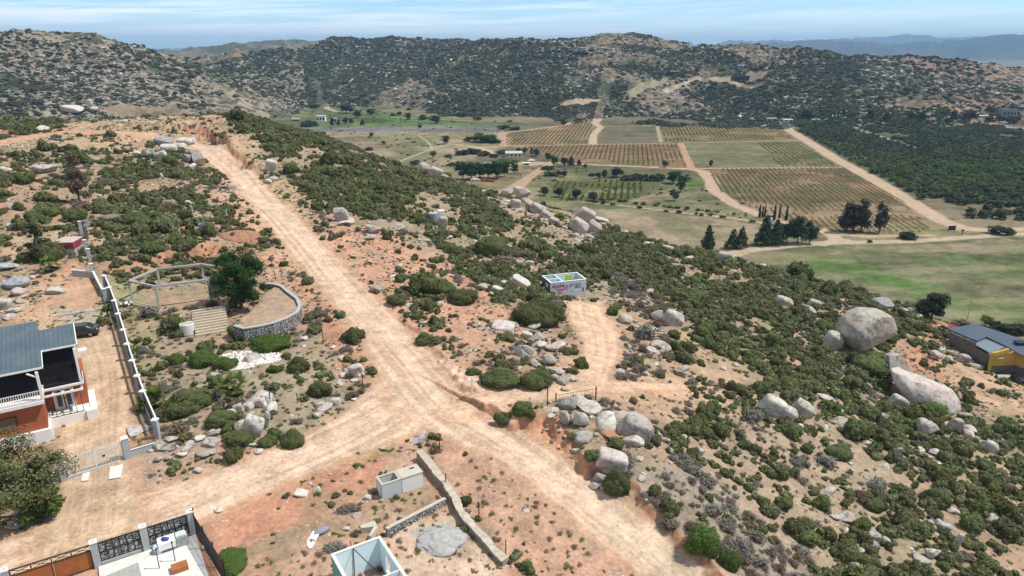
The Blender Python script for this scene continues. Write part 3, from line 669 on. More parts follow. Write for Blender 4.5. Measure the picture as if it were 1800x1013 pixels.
M['chap'] = leafmat('far_scrub', (.046,.055,.036), (.120,.128,.074), .1, .3)
M['core'] = simple('twig_mass', (.050,.052,.026), var=.3)
M['bark'] = simple('bark', (.13,.10,.08), var=.3, scale=3)
M['conc'] = simple('concrete', (.42,.41,.385), var=.15, scale=1.2, stain=(.30,.29,.27))
M['pillar'] = simple('grey_painted_concrete', (.40,.435,.45), var=.06)
M['cap'] = simple('white_cap', (.76,.75,.72), var=.06)
M['wpaint'] = simple('white_paint', (.80,.79,.76), .6, .3, var=.06, stain=(.68,.66,.62))
M['bpaint'] = simple('pale_blue_plaster', (.72,.84,.86), .8, .2, var=.04)
M['teal'] = simple('teal_plaster', (.20,.42,.38), .8, .2, var=.08)
M['red'] = simple('terracotta_paint', (.40,.125,.060), .85, .15, var=.08)
M['redp'] = simple('dark_red_paint', (.30,.04,.05), .6, .3, var=.2, stain=(.42,.30,.27))
M['roofm'] = simple('grey_metal_roof', (.115,.16,.185), .42, .5, .35, var=.16, scale=.6, stain=(.17,.19,.20))
M['roofb'] = simple('slate_blue_roof', (.075,.10,.135), .6, .4, .1, var=.1, scale=.6)
M['roofl'] = simple('light_sheet_roof', (.26,.32,.33), .4, .5, .4, var=.12, scale=.6)
M['yellow'] = simple('ochre_paint', (.50,.33,.075), .8, .2, var=.08)
M['black'] = simple('black_metal', (.022,.022,.024), .45, .4, .2, var=.1)
M['brownm'] = simple('rusty_brown_metal', (.10,.055,.035), .7, .3, .2, var=.25, scale=4)
M['rust'] = simple('rusty_bars', (.30,.13,.06), .8, .2, var=.25)
M['wood'] = simple('varnished_boards', (.36,.125,.040), .5, .4, var=.22, scale=2.2)
M['plank'] = simple('weathered_timber', (.50,.44,.32), .85, .2, var=.15)
M['glass'] = simple('dark_glass', (.03,.035,.04), .12, .6, 0, var=.1)
M['curt'] = simple('curtained_window', (.16,.13,.07), .4, .5, var=.25, scale=5)
M['dark'] = simple('dark_interior', (.035,.03,.03), .9, .1)
M['tank'] = simple('weathered_steel', (.33,.36,.38), .5, .4, .3, var=.15)
M['post'] = simple('white_post', (.72,.72,.70), var=.06)
M['car'] = simple('charcoal_car_paint', (.05,.052,.055), .25, .6, .3, var=.03)
M['carl'] = simple('red_car_lamp', (.35,.02,.015), .3, .5, var=.02)
M['tyre'] = simple('tyre_rubber', (.02,.02,.02), .9, .1, var=.1)
M['rim'] = simple('grey_rim', (.35,.35,.36), .35, .5, .8, var=.05)
M['plate'] = simple('white_plate', (.8,.8,.8), .5, .3, var=.02)
M['slab'] = simple('pale_concrete_slab', (.66,.64,.585), var=.08, scale=.7, stain=(.56,.54,.49))
M['gravel'] = simple('grey_gravel', (.37,.365,.345), var=.22, scale=6, bump=.5, bscale=18)
M['blue'] = simple('blue_cloth', (.05,.07,.26), .8, .2)
M['tub'] = simple('pale_plastic', (.62,.68,.76), .5, .4, var=.08)
M['cloth'] = simple('white_cloth', (.82,.82,.82), .9, .1, var=.05)
M['grey'] = simple('mid_grey_plastic', (.33,.35,.36), .6, .3)
M['magenta'] = simple('magenta_paint', (.30,.035,.09), .8, .2)
M['pinkp'] = simple('pink_spray', (.62,.10,.30), .8, .2)
M['purple'] = simple('purple_spray', (.25,.13,.45), .8, .2)
M['mint'] = simple('mint_spray', (.35,.65,.58), .8, .2)
M['gwall'] = simple('pale_grey_render', (.56,.585,.59), .9, .15, var=.10, stain=(.44,.46,.46))
M['shade'] = simple('painted_veranda_shade', (.022,.020,.022), .95, .05)  # near-black base that stands for the deep veranda shade
M['earth'] = simple('dry_earth', (.36,.26,.18), var=.3, scale=1.2)
M['gdark'] = simple('weathered_block_and_shade', (.15,.125,.12), .9, .1, var=.3, scale=2)  # dark block; on the ruin's left wall it paints the shaded side
M['lime'] = simple('lime_spray', (.55,.66,.04), .8, .2)
M['hutroof'] = simple('sandy_concrete', (.50,.46,.37), var=.08)
def stonemat():
    m, nt, p = nodemat('rubble_masonry', (.4,.4,.4), .95, .05)
    tcx = N(nt, 'ShaderNodeTexCoord'); vo = N(nt, 'ShaderNodeTexVoronoi', feature='DISTANCE_TO_EDGE'); vo.inputs['Scale'].default_value = 3.6
    v2 = N(nt, 'ShaderNodeTexVoronoi', feature='F1'); v2.inputs['Scale'].default_value = 3.6
    nt.links.new(tcx.outputs['Object'], vo.inputs['Vector']); nt.links.new(tcx.outputs['Object'], v2.inputs['Vector'])
    s_ = N(nt, 'ShaderNodeSeparateColor'); nt.links.new(v2.outputs['Color'], s_.inputs[0])
    c = nmix(nt, s_.outputs[0], (.22,.21,.205), (.50,.47,.44)); c = nmix(nt, nrange(nt, vo.outputs['Distance'], .03, .10), (.07,.065,.06), c)
    nt.links.new(c, p.inputs['Base Color'])
    bp = N(nt, 'ShaderNodeBump'); bp.inputs['Strength'].default_value = .9; bp.inputs['Distance'].default_value = .08
    nt.links.new(nrange(nt, vo.outputs['Distance'], 0, .15), bp.inputs['Height']); nt.links.new(bp.outputs[0], p.inputs['Normal'])
    return m
M['stone'] = stonemat()

# ---------------------------------------------------------------- object helpers
def link(o): COL.objects.link(o); return o
def tag(o, label, cat, group=None, kind=None):
    o['label'] = label; o['category'] = cat
    if group: o['group'] = group
    if kind: o['kind'] = kind
    return o
def empty(name, loc, rz=0, label=None, cat=None, group=None):
    o = bpy.data.objects.new(name, None); link(o); o.location = loc; o.rotation_euler = (0, 0, rz); o.empty_display_size = .3
    if label: tag(o, label, cat, group)
    return o
def mesh_np(name, V, F, mats, mi=None, leaf=None, smooth=False):
    me = bpy.data.meshes.new(name); V = np.asarray(V, np.float32); F = np.asarray(F, np.int32); k = F.shape[1]
    me.vertices.add(len(V)); me.vertices.foreach_set('co', V.ravel()); me.loops.add(F.size); me.loops.foreach_set('vertex_index', F.ravel())
    me.polygons.add(len(F)); me.polygons.foreach_set('loop_start', np.arange(0, F.size, k, dtype=np.int32)); me.polygons.foreach_set('loop_total', np.full(len(F), k, np.int32))
    if mi is not None: me.polygons.foreach_set('material_index', np.asarray(mi, np.int32))
    if smooth: me.polygons.foreach_set('use_smooth', np.ones(len(F), bool))
    me.update(calc_edges=True)
    if leaf is not None:
        a = me.attributes.new('Leaf', 'FLOAT', 'FACE'); a.data.foreach_set('value', np.asarray(leaf, np.float32))
    for m in mats: me.materials.append(m)
    return me
class MB:
    def __init__(s): s.v = []; s.f = []
    def box(s, x0, x1, y0, y1, z0, z1):
        n = len(s.v); s.v += [(x, y, z) for z in (z0, z1) for x, y in ((x0,y0),(x1,y0),(x1,y1),(x0,y1))]
        s.f += [tuple(n+i for i in q) for q in ((0,3,2,1),(4,5,6,7),(0,1,5,4),(1,2,6,5),(2,3,7,6),(3,0,4,7))]; return s
    def bar(s, a, b, w, h=None):
        a = Vector(a); b = Vector(b); h = h or w; d = (b-a).normalized(); up = Vector((0,0,1)) if abs(d.z) < .95 else Vector((0,1,0))
        x = d.cross(up).normalized()*w/2; y = x.cross(d).normalized()*h/2; n = len(s.v)
        s.v += [tuple(p+q) for p in (a, b) for q in (-x-y, x-y, x+y, -x+y)]
        s.f += [tuple(n+i for i in q) for q in ((0,3,2,1),(4,5,6,7),(0,1,5,4),(1,2,6,5),(2,3,7,6),(3,0,4,7))]; return s
    def tube(s, a, b, r0, r1=None, k=8, caps=True):
        a = Vector(a); b = Vector(b); r1 = r0 if r1 is None else r1; d = (b-a).normalized(); up = Vector((0,0,1)) if abs(d.z) < .95 else Vector((0,1,0))
        x = d.cross(up).normalized(); y = d.cross(x); n = len(s.v)
        for p, r in ((a, r0), (b, r1)): s.v += [tuple(p+(x*math.cos(t)+y*math.sin(t))*r) for t in [2*math.pi*i/k for i in range(k)]]
        s.f += [(n+i, n+i+k, n+(i+1) % k+k, n+(i+1) % k) for i in range(k)]
        if caps: s.f += [tuple(n+i for i in range(k)), tuple(n+k+i for i in reversed(range(k)))]
        return s
    def prism(s, P, z0, z1):
        n = len(s.v); k = len(P); s.v += [(p[0], p[1], z0) for p in P]+[(p[0], p[1], z1) for p in P]
        s.f += [(n+i, n+(i+1) % k, n+(i+1) % k+k, n+i+k) for i in range(k)]+[tuple(n+i for i in reversed(range(k))), tuple(n+k+i for i in range(k))]; return s
    def quad(s, *P): n = len(s.v); s.v += [tuple(p) for p in P]; s.f.append(tuple(range(n, n+len(P)))); return s
    def slab(s, P, t):     # polygon in space given a thickness downward
        n = len(s.v); k = len(P); s.v += [tuple(p) for p in P]+[(p[0], p[1], p[2]-t) for p in P]
        s.f += [tuple(n+i for i in range(k)), tuple(n+k+i for i in reversed(range(k)))]+[(n+i, n+i+k, n+(i+1) % k+k, n+(i+1) % k) for i in range(k)]; return s
    def build(s, name, mat, parent=None, loc=None, rz=0, bevel=0, smooth=False):
        me = bpy.data.meshes.new(name); me.from_pydata(s.v, [], s.f)
        bm = bmesh.new(); bm.from_mesh(me); bmesh.ops.recalc_face_normals(bm, faces=bm.faces)
        if bevel: bmesh.ops.bevel(bm, geom=list(bm.edges), offset=bevel, segments=1, affect='EDGES', clamp_overlap=True)
        bm.to_mesh(me); bm.free()
        if smooth: me.polygons.foreach_set('use_smooth', [True]*len(me.polygons))
        me.materials.append(mat); o = bpy.data.objects.new(name, me); link(o)
        if parent is not None: o.parent = parent
        if loc is not None: o.location = loc
        if rz: o.rotation_euler = (0, 0, rz)
        return o
def copy_tree(o, parent=None):
    c = o.copy(); COL.objects.link(c)
    if parent is not None: c.parent = parent
    for ch in list(o.children): copy_tree(ch, c)
    return c

# ---------------------------------------------------------------- generators: leaves, shrubs, boulders
def leaves(C, Rr, n, size, rng, squash=1.0, shell=.55, flat=.35, tri=True, aspect=1.0):
    """n leaf faces spread through the clumps (centres C, radii Rr), facing mostly outward and up"""
    C = np.array(C, float); Rr = np.array(Rr, float); w = Rr**2; w = w/w.sum()
    k = rng.choice(len(C), n, p=w); d = rng.normal(size=(n, 3)); d /= np.linalg.norm(d, axis=1)[:,None]
    r = (shell+(1-shell)*rng.random(n)**.6)*Rr[k]
    p = C[k]+d*r[:,None]*np.array([1,1,squash])
    nn = d*(1-flat)+rng.normal(size=(n,3))*.45+np.array([0,0,flat]); nn /= np.linalg.norm(nn, axis=1)[:,None]
    t = rng.normal(size=(n,3)); t -= nn*(t*nn).sum(1)[:,None]; t /= np.linalg.norm(t, axis=1)[:,None]; b = np.cross(nn, t)
    s = size*(.6+.8*rng.random(n))[:,None]
    if tri:
        V = np.stack([p+t*s, p-t*s*.6+b*s*.8*aspect, p-t*s*.5-b*s*.8*aspect], 1).reshape(-1,3); F = np.arange(3*n).reshape(-1,3)
    else:
        V = np.stack([p+t*s, p+b*s*.6*aspect, p-t*s, p-b*s*.6*aspect], 1).reshape(-1,3); F = np.arange(4*n).reshape(-1,4)
    ck = rng.random(len(C)); leaf = np.clip(.30*ck[k]+.55*rng.random(n)+.15*d[:,2], 0, 1)
    return V, F, leaf
def shrub_mesh(name, mat, seed, n=700, size=.075, clumps=9, h=.55, core=True, twig=False):
    rng = np.random.default_rng(seed); C = []; Rr = []
    for i in range(clumps):
        a = rng.random()*6.28; r = .30*math.sqrt(rng.random())*1.1 if i else 0; rad = .20+.13*rng.random() if i else .30
        C.append((r*math.cos(a), r*math.sin(a), .10+(h-.22)*rng.random()*(1-r*1.3))); Rr.append(rad)
    V, F, L = leaves(C, Rr, n, size, rng, .85, .6 if not twig else .2, .3, True, .35 if twig else 1)
    V[:,2] = np.maximum(V[:,2], -.05)
    mi = np.zeros(len(F), int)
    if core:
        bm = bmesh.new(); bmesh.ops.create_icosphere(bm, subdivisions=2, radius=1)
        cv = np.array([v.co[:] for v in bm.verts]); cf = np.array([[v.index for v in f.verts] for f in bm.faces]); bm.free()
        for c, r in zip(C, Rr):
            F = np.concatenate([F, cf+len(V)]); V = np.concatenate([V, cv*r*.80*np.array([1,1,.85])*(1+.12*rng.normal(size=(len(cv),1)))+np.array(c)])
            L = np.concatenate([L, rng.random(len(cf))*.3]); mi = np.concatenate([mi, np.zeros(len(cf), int)])
    return mesh_np(name, V, F, [mat], mi, L)
def rock_mesh(name, mat, seed, cuts=9, sub=4, squash=.75, rough=.05, under=0.0):
    rng = np.random.default_rng(seed); bm = bmesh.new(); bmesh.ops.create_icosphere(bm, subdivisions=sub, radius=1)
    v = np.array([q.co[:] for q in bm.verts]); F = np.array([[q.index for q in f.verts] for f in bm.faces]); bm.free()
    for _ in range(cuts):
        n = rng.normal(size=3); n /= np.linalg.norm(n); dd = .46+.36*rng.random(); t = v@n-dd
        v = v-np.clip(t, 0, None)[:,None]*n*.92
    def n3(p, s): return fbm(p[:,0]*s+p[:,2]*.7*s+seed*3.1, p[:,1]*s-p[:,2]*.6*s, 1., 4, seed % 97, .55)-.5
    rr = np.linalg.norm(v, axis=1)[:,None]
    v = v+v/rr*(n3(v, 2.0)[:,None]*rough*4.0+n3(v, 7.)[:,None]*rough*1.6)
    v[:,2] *= squash
    if under:
        t = np.clip(-v[:,2]/squash, 0, 1); v[:,0] *= 1-under*t; v[:,1] *= 1-under*t
    return mesh_np(name, v, F, [mat], smooth=True)
RMESH = [rock_mesh('boulder', M['rock'], 10+i, 7+i, 4 if i < 6 else 3, .72+.03*(i % 4), .04+.01*(i % 3)) for i in range(8)]
def slab_mesh(name, mat, seed, sub=5, rough=.035):
    rng = np.random.default_rng(seed); bm = bmesh.new(); bmesh.ops.create_cube(bm, size=2); bmesh.ops.subdivide_edges(bm, edges=list(bm.edges), cuts=9, use_grid_fill=True); bmesh.ops.triangulate(bm, faces=list(bm.faces))
    v = np.array([q.co[:] for q in bm.verts]); F = np.array([[q.index for q in f.verts] for f in bm.faces]); bm.free()
    L8 = (np.abs(v)**6).sum(1)**(1/6); v = v/L8[:,None]*.94; v[:,0] *= 1-.22*(v[:,2]+1)/2*rng.uniform(.2, 1); v[:,2] += .18*v[:,0]*rng.uniform(-1, 1); v[:,1] *= 1-.2*v[:,0]*rng.uniform(-1,1)
    for _ in range(4):
        n = rng.normal(size=3); n /= np.linalg.norm(n); t = v@n-.92; v = v-np.clip(t, 0, None)[:,None]*n*.95
    nn = fbm(v[:,0]*1.6+v[:,2]*1.1+seed, v[:,1]*1.6-v[:,2], 1., 4, seed % 91, .6)-.5; r_ = np.linalg.norm(v, axis=1)[:,None]; v = v+v/r_*nn[:,None]*rough*4
    return mesh_np(name, v, F, [mat], smooth=True)
SLM = [slab_mesh('slab_boulder', M['rock'], 500+i) for i in range(5)]
RLOW = [rock_mesh('stone', M['rock'], 40+i, 7, 2, .65, .07) for i in range(5)]
RMID = [rock_mesh('boulder', M['rock'], 60+i, 8, 3, .7, .06) for i in range(5)]

# ---------------------------------------------------------------- landmarks, so that a repeat can say where it stands
LM = [('the grey-roofed terracotta house', 40, 660), ('the parked dark car', 145, 600), ('the pale property gate', 165, 815), ('the open concrete frame', 310, 520),
 ('the dense dark green tree', 420, 520), ('the curved rubble wall', 490, 560), ('the long timber steps', 375, 575), ('the small palm with a dark skirt', 412, 680),
 ('the patch of white stones', 430, 630), ('the little white block hut', 705, 860), ('the roofless pale blue room', 650, 970), ('the long low stone wall', 830, 910),
 ('the road junction', 780, 710), ('the graffiti-covered ruin', 990, 510), ('the open cattle gate', 1045, 690), ('the giant overhanging boulder', 1530, 620),
 ('the long whale-backed boulder', 1635, 700), ('the yellow house', 1760, 630), ('the steel water tank', 765, 390), ('the red-topped cistern', 118, 440),
 ('the small round tank', 360, 400), ('the split boulder pile by the upper road', 300, 265), ('the dark boulder at the road bend', 345, 290), ('the domed pale boulder', 1115, 770),
 ('the flat-topped slab by the red bank', 1075, 820), ('the boulder pair on the right slope', 1385, 735), ('the pale boulders above the track', 1140, 575), ('the hollowed white boulder', 1025, 750),
 ('the dark-sided boulder at the field edge', 1558, 540), ('the ridge boulders above the valley', 930, 360), ('the leaning slabs on the spur', 1045, 400), ('the split rocks by the side track', 950, 640),
 ('the fluted rock slabs', 440, 740), ('the bottom right corner of the view', 1760, 980), ('the lower right slope', 1500, 900), ('the grey brush bank', 1250, 900), ('the upper left scrub', 100, 330),
 ('the crest above the cut bank', 400, 215), ('the green spur ridge', 650, 330), ('the lone dead pine', 137, 340), ('the bushy tree in the lower left corner', 30, 860), ('the green weed patch', 400, 980),
 ('the middle of the spur', 850, 430), ('the red gully', 620, 440), ('the downhill road', 1050, 900), ('the right end of the spur', 1400, 510), ('the mid right slope', 1300, 620), ('the far right slope', 1700, 820),
 ('the jagged white boulder', 1660, 940), ('the rounded boulder at the bottom edge', 1511, 1000), ('the spreading bush', 1480, 812), ('the slim white stone', 1470, 915), ('the lone bush on the bare slope', 1330, 800), ('the large bright bush on the bank', 1240, 980), ('the rounded pinkish boulder', 1632, 765), ('the leaning boulder of the far right', 1742, 798), ('the thin upright stone', 1574, 805), ('the tall cattle-gate post', 962, 715), ('the shark-fin boulder', 1184, 572), ('the two grey slabs high on the slope', 1395, 545), ('the white slab uphill of the ruin', 916, 500)]
_lmp = at_many([(a, b) for _, a, b in LM]); 
def whereabouts(x, y):
    d = np.hypot(_lmp[:,0]-x, _lmp[:,1]-y); o = np.argsort(d); i, j = o[0], o[1]
    dx = x-_lmp[i,0]; dy = y-_lmp[i,1]; di = d[i]
    rel = ('right of' if dx > 0 else 'left of') if abs(dx) > abs(dy) else ('beyond' if dy > 0 else 'this side of')
    near = 'close ' if di < 4 else ('' if di < 11 else 'well ')
    second = LM[j][0] if d[j] < 60 else None
    return near+rel+' '+LM[i][0], second
USED = {}
def finish_labels():
    for (pre, rel), objs in USED.items():
        pass
def zone_label(o, desc, x, y, group, cat):
    rel, second = whereabouts(x, y); lab = desc+' '+rel
    if len(lab.split()) > 16: lab = lab.replace('well ', '').replace('close ', '').replace('large ', '')
    if len(lab.split()) > 16: lab = lab.replace('olive green chaparral', 'olive')
    k = USED.setdefault(lab, 0); USED[lab] += 1
    if k and second:
        lab2 = desc+' '+rel.replace('well ', '').replace('close ', '')+', towards '+second.replace('the ', 'the ', 1)
        if len(lab2.split()) <= 16:
            lab = lab2; USED[lab] = USED.get(lab, 0)+1
    tag(o, lab, cat, group)
# ---------------------------------------------------------------- scrub, brush and boulders of the near hill
rngs = np.random.default_rng(7)
SH = [shrub_mesh('shrub', M['shrub'], 100+i, 1100, .050, 10+i % 4, .50+.05*(i % 3)) for i in range(5)]+[shrub_mesh('shrub', M['shrub2'], 120+i, 700, .066, 10, .46) for i in range(3)]
SHB = [shrub_mesh('shrub', M['bright'], 130+i, 900, .055, 12, .55) for i in range(2)]
SHBIG = [shrub_mesh('shrub', M['shrub'], 140+i, 6500, .023, 34, .62) for i in range(3)]
SHBIGB = [shrub_mesh('shrub', M['bright'], 145+i, 5500, .023, 30, .55) for i in range(2)]
DB = [shrub_mesh('dry_brush', M['dead'], 150+i, 800, .085, 9, .45, False, True) for i in range(3)]+[shrub_mesh('dry_brush', M['deadbrown'], 155, 700, .085, 9, .45, False, True)]
LO = [shrub_mesh('scrub', M['shrub'], 160+i, 200, .11, 6, .5) for i in range(3)]+[shrub_mesh('scrub', M['shrub2'], 165+i, 200, .11, 6, .46) for i in range(3)]
LOD = [shrub_mesh('brush', M['dead'], 170+i, 260, .12, 6, .4, False, True) for i in range(3)]
TU = [shrub_mesh('tuft', M['grass'], 180, 90, .16, 4, .4, False, True), shrub_mesh('tuft', M['deadbrown'], 181, 80, .17, 4, .4, False, True)]

def size_at(px, py, z=None):                       # metres per photo pixel at a place, plus the place
    q = _cache[(px, py)]; r = math.sqrt(q[0]**2+q[1]**2+(q[2]-CAM_Z)**2); dep = math.asin((CAM_Z-q[2])/r)
    f = q[1]*math.cos(PITCH)-(q[2]-CAM_Z)*math.sin(PITCH)
    return q, f/FOC, dep
ROCKM = {'r': 'rock', 'p': 'rockpale', 'k': 'rockpink', 'g': 'rockgrey', 'e': 'rockred', 'b': 'rockblue', 'w': 'rockpale'}
